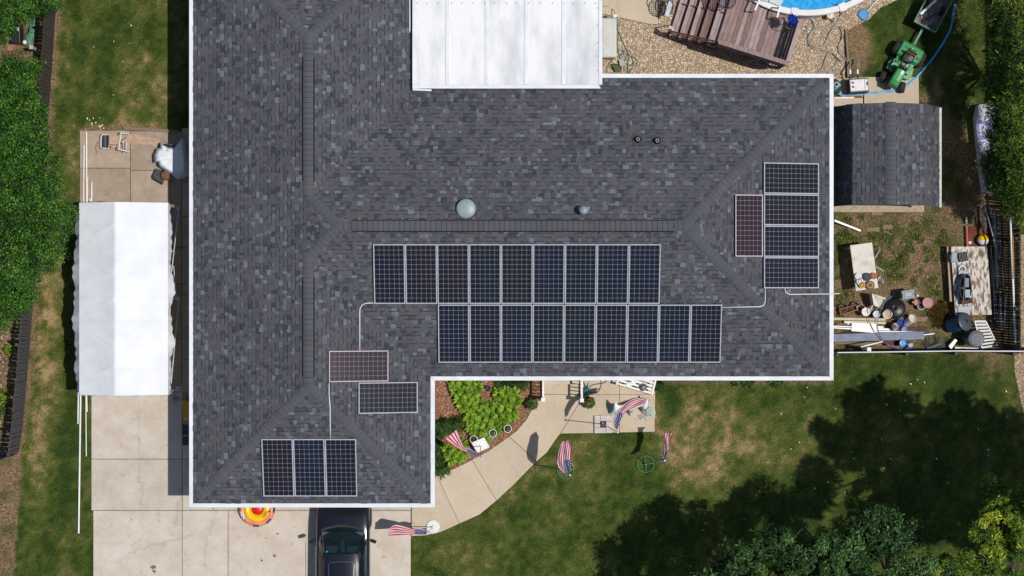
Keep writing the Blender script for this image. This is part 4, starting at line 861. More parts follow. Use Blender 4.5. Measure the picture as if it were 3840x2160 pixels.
yel = mat('yellow_plastic', C(236, 186, 30, .84), .45, C(218, 164, 18, .84), 5); ypts = [m3(x, y) for x, y in ((505, 260), (535, 195), (600, 235), (700, 235), (700, 620), (590, 632), (545, 620), (515, 420))]; c = sum(ypts, Vector())/len(ypts)
t = thing('wheelbarrow', 'yellow plastic wheelbarrow tray half under the eave', 'wheelbarrow', (c.x, c.y, .04)); MB(t).prism([p[:2] for p in ypts], .25, [.5, .52, .5, .5, .5, .45, .45, .5]).obj('tray', yel, t, bevel=.03)
MB(t).prism([(c.x+(p.x-c.x)*.78, c.y+(p.y-c.y)*.8) for p in ypts], .5, .515).obj('tray_bottom', mat('yellow_dark', C(206, 152, 20, .8), .5), t); MB(t).cyl((c.x+.03, c.y+.28, .2), .16, .07, 16, axis=(1, 0, 0)).obj('wheel', MATS['black_rubber'], t); MB(t).tube([(c.x-.06, c.y-.25, .05), (c.x-.06, c.y-.2, .3)], .014, 6).obj('leg', MATS['dark_grey'], t)
mar = mat('maroon', C(80, 58, 66, .8), .6, C(60, 42, 50, .8), 6); c = m3(565, 950); t = thing('camp_chair', 'folded maroon camp chair standing under the eave', 'chair', (c.x, c.y, .04))
MB(t).box((c.x+.04, c.y+.2, .42), (.26, .34, .05), ry=-.2).obj('seat', mar, t, bevel=.02); MB(t).box((c.x+.05, c.y-.16, .5), (.24, .3, .05), ry=-.15).obj('backrest', mar, t, bevel=.02)
for dx, dy in ((-.07, .3), (.13, .3), (-.05, -.26), (.13, -.26)): MB(t).tube([(c.x+dx, c.y+dy, .045), (c.x+dx, c.y+dy*.9, .44)], .011, 6).obj('leg', MATS['black_rubber'], t)
MB(t).tube([m3(522, 960, .5), m3(545, 1130, .45)], .01, 6).obj('arm_rod', pole, t)
# behind the brown fence: black chest, green tarp
c = m2(535, 960); t = thing('storage_chest', 'black plastic storage chest with a white sticker behind the brown fence', 'chest', (c.x, c.y, 0)); blk = mat('black_plastic', C(30, 30, 33), .4, C(22, 22, 25), 6)
MB(t).box((c.x, c.y, .25), (.27, .64, .5)).obj('body', blk, t, bevel=.02); MB(t).box((c.x, c.y, .53), (.29, .66, .06)).obj('lid', blk, t, bevel=.02); p = m2(488, 795, .56); MB(t).box((p.x, p.y, .563), (.055, .115, .004)).obj('sticker', white, t)
tarp = mat('tarp_green', C(112, 168, 140, .8), .6, C(70, 122, 100, .8), 9, bump=.5)
tp = [(970, 470), (960, 640), (935, 1000), (900, 1240), (730, 1250), (700, 1010), (790, 820), (820, 600)]; c = m2(850, 900); t = thing('tarp', 'crumpled teal green tarp beside the black chest', 'tarp', (c.x, c.y, 0))
rr = [m2(x, y) for x, y in tp]
def tarpf(u, v):
    q = u*len(rr); i = int(q) % len(rr); f_ = q-int(q); r = rr[i]*(1-f_)+rr[(i+1) % len(rr)]*f_; p = c.lerp(r, v); p.z = .28-.24*v+.03*math.sin(u*60+v*7)+.02*math.sin(u*31-v*13); return p
MB(t).grid(tarpf, 64, 8).obj('sheet', tarp, t, smooth=True)
c = m2(725, 1175); tag(MB((c.x, c.y, 0)).lathe([(.06, .1), (.075, .3), (.05, .34), (.001, .35)], (c.x, c.y, 0), 14).obj('jug', white, smooth=True), 'small white jug standing on the teal tarp', 'jug')
c = m2(1048, 1385); mm = MB((c.x, c.y, 0)); mm.box((c.x, c.y, .5), (.09, .09, 1.0)); mm.box((c.x, c.y, 1.01), (.12, .12, .03)); tag(mm.obj('post', mat('pale_wood', C(205, 190, 172, .8), .8)), 'pale capped wooden post behind the brown fence', 'post')
for x, y, rr_, lb in ((310, 900, .2, 'red brown bark mulch mound beside the black chest'),):
    c = m2(x, y); n_ = 700; xx = RNG.uniform(m2(215, 0).x, m2(430, 0).x, n_); yy = RNG.uniform(m2(0, 1370).y, m2(0, 640).y, n_); tag(link('bark', chips('bark', xx, yy, cm, .03, .07, .0, .8)), lb, 'mulch', kind='stuff')
# ================================================================ front garden
def leaf_mesh(name, L_, W_, mt, curl=.35, n=4, fold=.25):
    mm = MB()
    for i in range(n+1):
        t = i/n; wv = W_*math.sin(math.pi*min(1, t*.95+.04))**.75*.5*(1 if i < n else .02); x = L_*t; z = L_*curl*(t-t*t*1.35)
        mm.v += [(x, -wv, z+wv*fold), (x, 0, z), (x, wv, z+wv*fold)]
    for i in range(n):
        a = i*3; mm.f += [(a, a+3, a+4, a+1), (a+1, a+4, a+5, a+2)]; mm.m += [0, 0]
    return mm.mesh(name, mt, True)
def leafmat(name, a, b, tr=.3):
    m = bpy.data.materials.new(name); m.use_nodes = True; nt = m.node_tree; bs = nt.nodes['Principled BSDF']; bs.inputs['Roughness'].default_value = .45; bs.inputs['Specular IOR Level'].default_value = .3
    oi = nt.nodes.new('ShaderNodeObjectInfo'); mx = nt.nodes.new('ShaderNodeMix'); mx.data_type = 'RGBA'; mx.inputs[6].default_value = a; mx.inputs[7].default_value = b
    nt.links.new(oi.outputs['Random'], mx.inputs[0]); nt.links.new(mx.outputs[2], bs.inputs['Base Color'])
    t = nt.nodes.new('ShaderNodeBsdfTranslucent'); ms = nt.nodes.new('ShaderNodeMixShader'); ms.inputs[0].default_value = tr
    nt.links.new(mx.outputs[2], t.inputs[0]); nt.links.new(bs.outputs[0], ms.inputs[1]); nt.links.new(t.outputs[0], ms.inputs[2]); nt.links.new(ms.outputs[0], nt.nodes['Material Output'].inputs[0])
    return m
hl = [leaf_mesh('leaf', .21, .095, leafmat('hosta_leaf_%d' % i, a, b), curl=.5) for i, (a, b) in enumerate(((C(104, 146, 24, .8), C(148, 184, 40, .85)), (C(74, 116, 24, .8), C(120, 160, 34, .8)), (C(160, 190, 60, .85), C(110, 150, 28, .8))))]
hospots = [(450, 130), (600, 110), (770, 130), (870, 180), (480, 250), (640, 250), (790, 290), (540, 390), (700, 400), (600, 520), (760, 540), (930, 480), (1000, 600), (860, 660), (1120, 540), (1290, 300), (1430, 260), (1580, 290), (1330, 430), (1480, 420), (1630, 430), (1250, 580), (1420, 580), (1570, 590), (740, 740), (830, 860), (980, 780), (1130, 740), (1290, 740), (1440, 740), (1560, 700), (770, 960), (900, 950), (1060, 920), (1210, 880), (1350, 860), (890, 1090), (1010, 1160), (1090, 1060), (1220, 1000)]
hospots = [m5(x, y) for x, y in hospots]+[vF(x, y) for x, y in ((215, 820), (275, 860), (330, 895), (365, 850), (250, 910), (310, 820), (360, 770))]
hosta_lab = ['lime green hosta plant in the dense clump by the front walk']
for i, c in enumerate(hospots):
    low = i >= 40
    t = thing('hosta_plant', 'lime green hosta plant growing under the garden flag' if low else hosta_lab[0], 'plant', (c.x, c.y, .02), 0, 'small hosta group under the flag' if low else 'dense hosta clump')
    nl = 17
    for k in range(nl):
        a = k*2.39996+random.uniform(-.2, .2); r = .03+.13*math.sqrt(k/nl); el_ = 1.2-1.1*(k/nl)+random.uniform(-.35, .35)
        link('leaf', hl[random.randrange(3)], t, (math.cos(a)*r*.55, math.sin(a)*r*.55, .22-.13*(k/nl)), (random.uniform(-.3, .3), -el_*.55, a), [random.uniform(.72, 1.08)]*3)
def strap_plant(c, r, n_, hgt, mt, name, lab, cat, group=None, wd=.012):
    an = RNG.uniform(0, 6.28, n_); L_ = RNG.uniform(.6, 1.1, n_)*r; bx_ = RNG.normal(0, r*.22, n_); by_ = RNG.normal(0, r*.22, n_); w_ = RNG.uniform(.6, 1.2, n_)*wd
    ct_, st__ = np.cos(an), np.sin(an); up = RNG.uniform(.25, .8, n_)*hgt; q = np.zeros((n_, 4, 3))
    q[:, 0] = np.stack([bx_-st__*w_, by_+ct_*w_, np.zeros(n_)+.02], -1); q[:, 1] = np.stack([bx_+st__*w_, by_-ct_*w_, np.zeros(n_)+.02], -1)
    q[:, 2] = np.stack([bx_+ct_*L_*.55+st__*w_, by_+st__*L_*.55-ct_*w_, up], -1); q[:, 3] = np.stack([bx_+ct_*L_, by_+st__*L_, up*.75], -1)
    me_ = raw_mesh(name, q, 4, mt, RNG.random(n_)); ob = link(name, me_, None, (c.x, c.y, 0)); return tag(ob, lab, cat, group)
lir = attr_mat('liriope', [(0, C(92, 124, 66, .95)), (.6, C(128, 160, 96, .95)), (1, C(170, 196, 136, .95))], trans=.45)
for x, y in ((1310, 80), (1430, 100), (1560, 90), (1680, 110), (1770, 90), (1380, 160), (1510, 170), (1650, 170)): strap_plant(m5(x, y), .24, 130, .25, lir, 'liriope_plant', 'dark strappy grass plant in the row behind the hostas', 'plant', 'strappy plants behind the hostas')
for x, y in ((110, 890), (190, 870), (280, 850), (370, 860), (460, 840), (150, 970), (260, 960), (370, 950), (450, 930)): strap_plant(m5(x, y), .24, 130, .25, lir, 'liriope_plant', 'dark strappy grass plant behind the flag by the garage wall', 'plant', 'strappy plants behind the flag')
for x, y in ((110, 690), (115, 780), (120, 860), (115, 940), (130, 1020), (180, 1010)): strap_plant(vF(x, y), .25, 140, .28, lir, 'liriope_plant', 'dark strappy grass plant lining the garage wall gutter', 'plant', 'strappy plants along the garage')
frn = attr_mat('fern_light', [(0, C(90, 104, 40, .85)), (1, C(150, 150, 74, .85))])
for x, y in ((560, 760), (610, 720), (530, 860), (560, 960)): strap_plant(m5(x, y), .17, 70, .2, frn, 'fern_plant', 'pale yellowish fern plant between mulch and hostas', 'plant', 'pale ferns')
for x, y in ((2290, 150), (2310, 190), (2275, 165)): strap_plant(vF(x+40, y), .2, 80, .25, lir, 'weed_clump', 'green weed clump beside the patio under the eave', 'plant', 'weeds by the patio')
for x, y in ((620, 195), (680, 195), (720, 200), (870, 195), (905, 200)): strap_plant(vL(x, y), .18, 60, .22, lir, 'weed_clump', 'green weed clump below the long front gutter', 'plant', 'weeds below the front gutter')
dk = mat('dark_iron', C(46, 46, 52), .6, C(30, 30, 34), 8)
c = m5(1075, 185); tag(MB((c.x, c.y, 0)).lathe([(.09, .02), (.1, .1), (.085, .14), (.06, .13), (.05, .1), (.001, .1)], (c.x, c.y, 0), 20).obj('irrigation_cap', dk, smooth=False), 'round dark iron cap set in the mulch', 'cap')
# white hoop planters
flo = attr_mat('petal_mix', [(0, C(190, 40, 60)), (.5, C(214, 110, 160)), (1, C(235, 230, 225))], trans=.2); grn = attr_mat('small_leaf', [(0, C(40, 66, 22, .85)), (.6, C(84, 118, 44, .85)), (1, C(120, 150, 66, .85))])
def leaf_ball(name, c, r, n_, mt, size=.05, flat=.8, parent=None, loc=None):
    d = RNG.normal(0, 1, (n_, 3)); d /= np.linalg.norm(d, axis=1)[:, None]; d[:, 2] = np.abs(d[:, 2])*flat; P = d*r*(RNG.uniform(.5, 1, n_)**.5)[:, None]
    me_ = leaves_mesh(name, P, d, size, mt, .6); return link(name, me_, parent, loc if loc is not None else c)
def leaves_mesh(name, P, nrm, size, mt, aspect=.5, rand=.9, tone=None, elong=None):
    n_ = len(P); nn = nrm+RNG.normal(0, rand, (n_, 3)); nn /= np.linalg.norm(nn, axis=1)[:, None]
    t = RNG.normal(0, 1, (n_, 3)) if elong is None else elong+RNG.normal(0, .25, (n_, 3)); t -= nn*np.sum(t*nn, 1)[:, None]; t /= np.linalg.norm(t, axis=1)[:, None]+1e-9; b_ = np.cross(nn, t)
    sz = size*RNG.uniform(.65, 1.3, n_)[:, None]; q = np.stack([P-t*sz*.5, P+b_*sz*.5*aspect+nn*sz*.08, P+t*sz*.5, P-b_*sz*.5*aspect+nn*sz*.08], 1)
    return raw_mesh(name, q, 4, mt, RNG.random(n_) if tone is None else tone)
for x, y, lb, fl in ((815, 1160, 'white hoop planter touching the perforated table', 0), (1185, 1040, 'white hoop planter with red flowers amid the hostas', 1), (1470, 955, 'white hoop planter with purple flowers at the bed edge', 1)):
    c = m5(x, y); t = thing('hoop_planter', lb, 'planter', (c.x, c.y, .02)); MB(t).torus((c.x, c.y, .42), .122, .011, 30, 6).obj('hoop', pvc, t, smooth=True)
    MB(t).lathe([(.075, .05), (.115, .3), (.12, .3), (.105, .29), (.001, .27)], (c.x, c.y, 0), 20).obj('pot', brownm if not fl else dk, t)
    leaf_ball('foliage', None, .10, 90, grn, .05, .6, t, (0, 0, .3))
    if fl: leaf_ball('flowers', None, .07, 14, flo, .035, .5, t, (.02, -.02, .35))
    for k in range(3): a = k*2.09; MB(t).tube([(c.x+.12*math.cos(a), c.y+.12*math.sin(a), .42), (c.x+.1*math.cos(a), c.y+.1*math.sin(a), .05)], .006, 5).obj('stake', pvc, t)
for x, y, lb, vw, red in ((1945, 478, 'leafy potted plant beside the porch railing mulch', m5, 0), (1055, 545, 'potted coleus plant at the foot of the patio railing', m6, 1)):
    c = vw(x, y); t = thing('potted_plant', lb, 'potted plant', (c.x, c.y, .04)); MB(t).lathe([(.11, .0), (.16, .26), (.175, .26), (.175, .3), (.15, .3), (.14, .25), (.001, .24)], (0, 0, 0), 20).obj('pot', brownm if red else dk, t)
    leaf_ball('foliage', None, .2, 420, grn, .07, .9, t, (0, 0, .27))
    if red: leaf_ball('red_leaves', None, .2, 120, attr_mat('coleus', [(0, C(70, 26, 28)), (.6, C(110, 44, 40)), (1, C(170, 180, 70))]), .07, .9, t, (-.04, .03, .28)); leaf_ball('white_flowers', None, .06, 30, wm, .035, .6, t, (.07, -.15, .2))
c = m5(1825, 487); tag(MB((c.x, c.y, 0)).ball((c.x, c.y, .07), .035).obj('garden_ball', mat('red_gloss', C(200, 30, 30), .3), smooth=True), 'small red glass ball in the mulch by the potted plant', 'ball')
c = m5(1862, 575); tag(MB((c.x, c.y, 0)).box((c.x, c.y, .06), (.08, .05, .06), rz=-.4).obj('garden_stone', white, bevel=.015), 'small white stone at the walkway edge of the bed', 'stone')
# perforated white square table
cs = [m7(1245, 545, .42), m7(1448, 900, .42), m7(1868, 700, .42), m7(1680, 360, .42)]; c = sum(cs, Vector())/4
t = thing('perforated_table', 'square white perforated plastic table under the garden flag', 'table', (c.x, c.y, .02)); MB(t).prism([p[:2] for p in cs], .40, .42).obj('table_top', pvc, t, bevel=.008)
mm = MB(t)
for i in range(6):
    for j in range(6):
        if (i+j) % 2 == 0: p = cs[0].lerp(cs[1], .12+.76*i/5).lerp(cs[3].lerp(cs[2], .12+.76*i/5), .1+.8*j/5); mm.cyl((p.x, p.y, .4205), .013, .0015, 8)
mm.obj('holes', blk, t)
for p in cs: q = c.lerp(p, .85); MB(t).box((q.x, q.y, .21), (.035, .035, .38)).obj('leg', pvc, t)
# ================================================================ flags
def flag_mat():
    m = bpy.data.materials.new('stars_and_stripes'); m.use_nodes = True; nt = m.node_tree; bs = nt.nodes['Principled BSDF']; bs.inputs['Roughness'].default_value = .7; bs.inputs['Specular IOR Level'].default_value = .2
    uv = nt.nodes.new('ShaderNodeUVMap'); sp = nt.nodes.new('ShaderNodeSeparateXYZ'); nt.links.new(uv.outputs[0], sp.inputs[0])
    def mth(op, a, b=None):
        n_ = nt.nodes.new('ShaderNodeMath'); n_.operation = op
        for k, v in enumerate((a, b)):
            if v is None: continue
            if isinstance(v, (int, float)): n_.inputs[k].default_value = v
            else: nt.links.new(v, n_.inputs[k])
        return n_.outputs[0]
    U, V_ = sp.outputs[0], sp.outputs[1]
    st1 = mth('GREATER_THAN', mth('FRACT', mth('MULTIPLY', V_, 6.5)), .5)
    canton = mth('MULTIPLY', mth('LESS_THAN', U, .4), mth('GREATER_THAN', V_, 6/13))
    fx = mth('SUBTRACT', mth('FRACT', mth('MULTIPLY', U, 15)), .5); rowf = mth('MULTIPLY', mth('SUBTRACT', V_, 6/13), 13*5/7)
    fx = mth('SUBTRACT', mth('FRACT', mth('ADD', mth('MULTIPLY', U, 15), mth('MULTIPLY', mth('FLOOR', rowf), .5))), .5); fy = mth('SUBTRACT', mth('FRACT', rowf), .5)
    star = mth('LESS_THAN', mth('ADD', mth('MULTIPLY', fx, fx), mth('MULTIPLY', fy, fy)), .075)
    def mix(f, a, b):
        mx = nt.nodes.new('ShaderNodeMix'); mx.data_type = 'RGBA'; nt.links.new(f, mx.inputs[0])
        for k, v in ((6, a), (7, b)):
            if isinstance(v, tuple): mx.inputs[k].default_value = v
            else: nt.links.new(v, mx.inputs[k])
        return mx.outputs[2]
    WH = C(226, 224, 230, .72)
    col = mix(canton, mix(st1, C(196, 16, 44, .9), WH), mix(star, C(26, 34, 104, .9), WH)); nt.links.new(col, bs.inputs['Base Color'])
    tl = nt.nodes.new('ShaderNodeBsdfTranslucent'); ms = nt.nodes.new('ShaderNodeMixShader'); ms.inputs[0].default_value = .1; nt.links.new(col, tl.inputs[0])
    nt.links.new(bs.outputs[0], ms.inputs[1]); nt.links.new(tl.outputs[0], ms.inputs[2]); nt.links.new(ms.outputs[0], nt.nodes['Material Output'].inputs[0]); return m
FLAG = flag_mat(); green = mat('green_steel', C(60, 150, 100, .8), .4, C(46, 130, 84, .8), 6); steel = mat('pole_grey', C(190, 188, 190, .8), .35, metal=.2)
def samp(pts, t):
    x = t*(len(pts)-1); i = min(int(x), len(pts)-2); return pts[i].lerp(pts[i+1], x-i)
def flag(label, vw, base, tip, ztip, A, Bq, zA, zB, drop, vB_=.45, z0=.04, polepts=None):
    b = vw(*base, z0); t = thing('flag', label, 'flag', (b.x, b.y, z0), 0, 'small national flags around the front yard')
    tp = vw(*tip, ztip); mid = polepts or []
    MB(t).tube([b]+mid+[tp], .014, 8).obj('pole', steel, t, smooth=True); MB(t).ball(tp, .033).obj('finial', pvc, t, smooth=True)
    Ap = smooth_path([vw(x, y, zA[0]+(zA[1]-zA[0])*i/(len(A)-1)) for i, (x, y) in enumerate(A)], 5); Bp = smooth_path([vw(x, y, zB[0]+(zB[1]-zB[0])*i/(len(Bq)-1)) for i, (x, y) in enumerate(Bq)], 5)
    def fn(u, v):            # v = 1 top edge
        a_, b_ = samp(Ap, u), samp(Bp, u); vb = vB_
        if v >= vb: p = b_.lerp(a_, (v-vb)/(1-vb)); p = p+Vector((0, 0, .03*math.sin(u*17+v*5)*u+.02*math.sin(v*14+u*8)))
        else: k = 1-v/vb; p = b_+Vector((.03*math.sin(u*13)*k, .03*math.cos(u*11)*k, -drop*k))+(a_-b_)*(.12*k)
        return p
    mm = MB(t); mm.grid(fn, 40, 24, uv=True); mm.obj('cloth', FLAG, t, smooth=True); return t
flag('flag streaming from a tall pole above the perforated table', m7, (1555, 650), (1575, 1105), 3.0, [(1535, 1015), (1380, 985), (1200, 930), (900, 790), (720, 715), (560, 600), (330, 450)], [(1470, 920), (1340, 840), (1230, 765), (980, 680), (910, 540), (850, 400), (740, 110)], (2.9, 2.75), (2.85, 2.55), .28, .38, .42)
t2 = flag('flag on the tall pole standing in the square paver base', m6, (1340, 1005), (1660, 1185), 3.65, [(1640, 1130), (1690, 1020), (1740, 900), (1810, 772), (1900, 710), (2050, 640), (2180, 590), (2265, 555)], [(1600, 1080), (1575, 960), (1600, 850), (1665, 715), (1740, 650), (1860, 545), (2000, 480), (2200, 447)], (3.55, 3.3), (3.5, 3.2), .25, .38)
t3 = flag('flag spread flat above a green ring stand on the lawn', vF, (1395, 1025), (1442, 1078), 2.6, [(1442, 1070), (1448, 1000), (1452, 920), (1456, 840), (1457, 770), (1432, 724)], [(1378, 1055), (1322, 1000), (1305, 930), (1318, 845), (1345, 765), (1388, 722)], (2.5, 2.4), (2.3, 2.2), .01, .02)
t4 = flag('narrow twisted flag leaning off a green wheel stand on the lawn', vF, (2200, 965), (2395, 932), 2.1, [(2400, 925), (2420, 870), (2436, 820), (2440, 760), (2460, 700), (2485, 656)], [(2340, 945), (2372, 900), (2392, 850), (2394, 760), (2386, 690), (2372, 656)], (2.0, 1.85), (1.95, 1.7), .42, .4, polepts=[vF(2310, 950, 1.2)])
t5 = flag('flag blowing from the round white stand beside the driveway', vE, (1782, 952), (1722, 1022), 1.45, [(1722, 1030), (1640, 1032), (1560, 1030), (1400, 1040), (1330, 1040)], [(1716, 985), (1640, 962), (1560, 972), (1410, 930), (1345, 970)], (1.4, 1.25), (1.35, 1.3), .3, .36)
for t, c, lb in ((t3, vF(1395, 1025), 0), (t4, vF(2200, 965), 1)):
    MB(t).torus((c.x, c.y, .06), .275, .013, 36, 6).obj('ring', green, t, smooth=True)
    for k in range(4): a = k*math.pi/2+.1; MB(t).tube([(c.x, c.y, .09), (c.x+.275*math.cos(a), c.y+.275*math.sin(a), .06)], .011, 6).obj('spoke', green, t)
    MB(t).lathe([(.06, .05), (.05, .12), (.025, .2)], (c.x, c.y, 0), 12).obj('socket', green if lb else pole, t)
c = vE(1782, 952); MB(t5).lathe([(.06, .0), (.22, .02), (.222, .04), (.2, .05), (.06, .055), (.03, .12)], (c.x, c.y, .05), 28).obj('round_stand', pvc, t5)
mm = MB(t5)
for r_, n_ in ((.08, 6), (.13, 9), (.18, 13)):
    for k in range(n_): a = k*6.283/n_+r_*9; mm.cyl((c.x+r_*math.cos(a), c.y+r_*math.sin(a), .1015+(.004 if r_ < .19 else 0)), .012, .002, 6)
mm.obj('holes', blk, t5)
# paver base
pv = mat('paver', C(216, 204, 200, .76), .85, C(196, 184, 180, .76), 6); c = m6(1352, 1005); t = thing('paver_base', 'square base of four pale pavers around a dark centre', 'paver base', (c.x, c.y, .04))
for x0, y0, x1, y1 in ((1168, 828, 1286, 1075), (1294, 820, 1538, 940), (1414, 946, 1538, 1190), (1168, 1080, 1408, 1194)): MB(t).prism([m6(*q)[:2] for q in ((x0, y0), (x1, y0), (x1, y1), (x0, y1))], .045, .135+random.uniform(0, .008)).obj('paver', pv, t, bevel=.006)
MB(t).prism([m6(*q)[:2] for q in ((1290, 944), (1410, 944), (1410, 1076), (1290, 1076))], .045, .09).obj('core', dk, t); MB(t).tube([m6(1340, 1005, .05), m6(1342, 1006, .3)], .03, 10).obj('socket', steel, t)
# ================================================================ porch railings and patio things
for px, lb, pe in ((2037, 'white porch railing beside the mulch bed', 1503), (2182, 'white porch railing beside the patio', 1506)):
    x = G(px, 0, .98).x; ya, yb2 = G(0, pe-5, .98).y, G(0, 1395, .98).y; t = thing('porch_railing', lb, 'railing', (x, ya, .04))
    MB(t).box((x, ya, .52), (.09, .09, 1.0)).obj('post', pvc, t, bevel=.006); MB(t).box((x, ya, 1.03), (.13, .13, .03)).obj('post_cap', pvc, t, bevel=.006)
    MB(t).box((x, (ya+yb2)/2, .95), (.065, yb2-ya-.1, .06)).obj('top_rail', pvc, t, bevel=.006); MB(t).box((x, (ya+yb2)/2, .16), (.045, yb2-ya-.1, .045)).obj('bottom_rail', pvc, t)
    for k in range(7): MB(t).box((x, ya+.12+k*.12, .54), (.03, .03, .78)).obj('baluster', pvc, t)
teal = mat('teal_plastic', C(20, 130, 122, .84), .4, C(14, 110, 104, .84), 6); c = m6(1010, 310); t = thing('watering_can', 'teal watering can beside the white porch railing', 'watering can', (c.x, c.y, .04))
MB(t).lathe([(.1, .04), (.12, .12), (.115, .28), (.07, .33), (.05, .33), (.045, .25), (.001, .24)], (c.x, c.y, 0), 22).obj('can_body', teal, t, smooth=True)
MB(t).tube([(c.x, c.y+.1, .12), (c.x+.015, c.y+.2, .28), (c.x+.03, c.y+.3, .36)], .035, 8, r2=.015).obj('spout', teal, t, smooth=True); MB(t).tube(smooth_path([(c.x, c.y-.1, .14), (c.x, c.y-.19, .3), (c.x, c.y-.12, .42), (c.x, c.y+.03, .4)], 5), .016, 7).obj('handle', teal, t, smooth=True)
hp = [m6(x, y, .06) for x, y in ((1440, 70), (1420, 100), (1380, 135), (1290, 160), (1150, 180), (1090, 210), (1065, 245))]; tag(MB((hp[0].x, hp[0].y, 0)).tube(smooth_path(hp, 6), .013, 8).obj('garden_hose', blk, smooth=True), 'black hose reaching the teal watering can', 'hose')
hp = [m6(x, y, .06) for x, y in ((1300, 60), (1305, 130), (1308, 200), (1280, 280), (1235, 340), (1170, 365), (1100, 350), (1070, 325))]; tag(MB((hp[0].x, hp[0].y, 0)).tube(smooth_path(hp, 6), .013, 8).obj('garden_hose', blk, smooth=True), 'black hose looping on the patio under the eave', 'hose')
# white slatted bench
c = m6(2050, 200); t = thing('slatted_bench', 'white slatted bench standing askew under the front eave', 'bench', (c.x, c.y, .04)); ca, cb = m6(1645, 165, .45), m6(2385, 375, .45); cc = m6(2440, 150, .45); cd = ca+(cc-cb)*1.6; cc = cb+(cd-ca)
for k in range(5):
    f_ = k/5; a, b = ca.lerp(cd, f_+.02), cb.lerp(cc, f_+.02); MB(t).bar(a.lerp(b, .04), b.lerp(a, .04), .062, .025).obj('slat', pvc, t)
MB(t).bar(ca, cd, .06, .05).obj('side_rail', pvc, t); MB(t).bar(cb, cc, .06, .05).obj('side_rail', pvc, t)
for p in (ca, cb, cc, cd): MB(t).box((p.x, p.y, .24), (.06, .06, .4)).obj('leg', pvc, t)
for x, y, r_, lb in ((1900, 190, .075, 'round white plate on the slatted bench'), (2000, 115, .085, 'white saucer with rim on the slatted bench')):
    p = m6(x, y, .47); tag(MB((p.x, p.y, .465)).lathe([(.03, .465), (r_, .48), (r_*1.05, .5), (r_*.9, .495), (.001, .475)], (p.x, p.y, 0), 18).obj('plate', pvc, smooth=True), lb, 'plate')
p = m6(2195, 240, .5); ob = leaf_ball('dried_flowers', p, .13, 160, attr_mat('grey_leaf', [(0, C(50, 50, 52)), (1, C(150, 150, 150))]), .06, .6); tag(ob, 'tangle of grey dried flowers on the slatted bench', 'dried flowers')
# white and teal rocking toy
c = m6(1950, 640); t = thing('rocking_toy', 'white plastic rocking horse with teal rockers under the patio flag', 'rocking toy', (c.x, c.y, .04)); toy = mat('toy_white', C(240, 240, 240, .84), .35)
def limb(pts, rs_, nm, mt_):
    P_ = [m6(x, y, z) for x, y, z in pts]; mm = MB(t); seg = 10; vs = []
    for i, p in enumerate(P_):
        d = (P_[min(i+1, len(P_)-1)]-P_[max(i-1, 0)]).normalized(); u_ = Vector((0, 0, 1)); u_ = Vector((1, 0, 0)) if abs(d.z) > .9 else u_; x_ = d.cross(u_).normalized(); y_ = x_.cross(d)
        vs += [p+(x_*math.cos(a*6.283/seg)+y_*math.sin(a*6.283/seg))*rs_[i] for a in range(seg)]
    mm.add(vs, [(i*seg+a, i*seg+(a+1) % seg, (i+1)*seg+(a+1) % seg, (i+1)*seg+a) for i in range(len(P_)-1) for a in range(seg)]+[tuple(range(seg)), tuple(range((len(P_)-1)*seg, len(P_)*seg))]); mm.obj(nm, mt_, t, smooth=True)
limb([(1600, 600, .55), (1640, 660, .5), (1760, 680, .42), (1950, 620, .4), (2150, 560, .42), (2260, 560, .5)], (.05, .10, .12, .13, .13, .08), 'body', toy)
limb([(1612, 535, .62), (1615, 600, .6), (1630, 680, .52), (1600, 780, .45)], (.015, .06, .1, .03), 'head', toy); limb([(2290, 450, .62), (2260, 540, .55), (2230, 640, .45), (2210, 690, .4)], (.02, .075, .1, .04), 'tail_fin', toy)
for pts in ([(1945, 700, .38), (1930, 770, .2), (1915, 835, .05)], [(2215, 660, .4), (2205, 730, .2), (2195, 785, .05)], [(1700, 640, .38), (1690, 600, .05)], [(2190, 500, .38), (2230, 480, .05)]): limb(pts, (.075, .05, .015)[:len(pts)] if len(pts) == 3 else (.06, .02), 'leg', toy)
MB(t).box(m6(1545, 690, .12), (.16, .34, .14), rz=-.05).obj('rocker', teal_l := mat('pale_teal', C(120, 180, 170, .8), .5), t, bevel=.03); MB(t).box(m6(2270, 620, .1), (.12, .42, .1), rz=-.25).obj('rocker', teal_l, t, bevel=.03)
# pale green wire plant stand
c = m6(2360, 770); t = thing('wire_stand', 'pale green wire plant stand tipped over on the patio', 'plant stand', (c.x, c.y, .04)); pg = mat('pale_green', C(190, 220, 208, .82), .4)
el = [m6(2360+85*math.cos(a*.2618)*1.0+30*math.sin(a*.2618), 765+85*math.sin(a*.2618)-25*math.cos(a*.2618), .3) for a in range(24)]; MB(t).tube(el, .011, 6, True).obj('rim', pg, t)
mm = MB(t)
for k in range(-3, 4):
    a, b = m6(2360+k*24-40, 765+k*12-60, .29), m6(2360+k*24+30, 765+k*12+75, .29); mm.tube([a, b], .006, 5); a, b = m6(2290, 765+k*20, .29), m6(2430, 765+k*20-30, .29); mm.tube([a, b], .006, 5)
mm.obj('grid', pg, t)
for pts in ([(2300, 790), (2200, 850), (2110, 915)], [(2300, 830), (2240, 880), (2280, 935)], [(2290, 800), (2180, 880), (2135, 930)], [(2270, 760), (2120, 870), (2105, 800)]): MB(t).tube(smooth_path([m6(x, y, .22-.08*i) for i, (x, y) in enumerate(pts)], 4), .009, 5).obj('leg', pg, t)
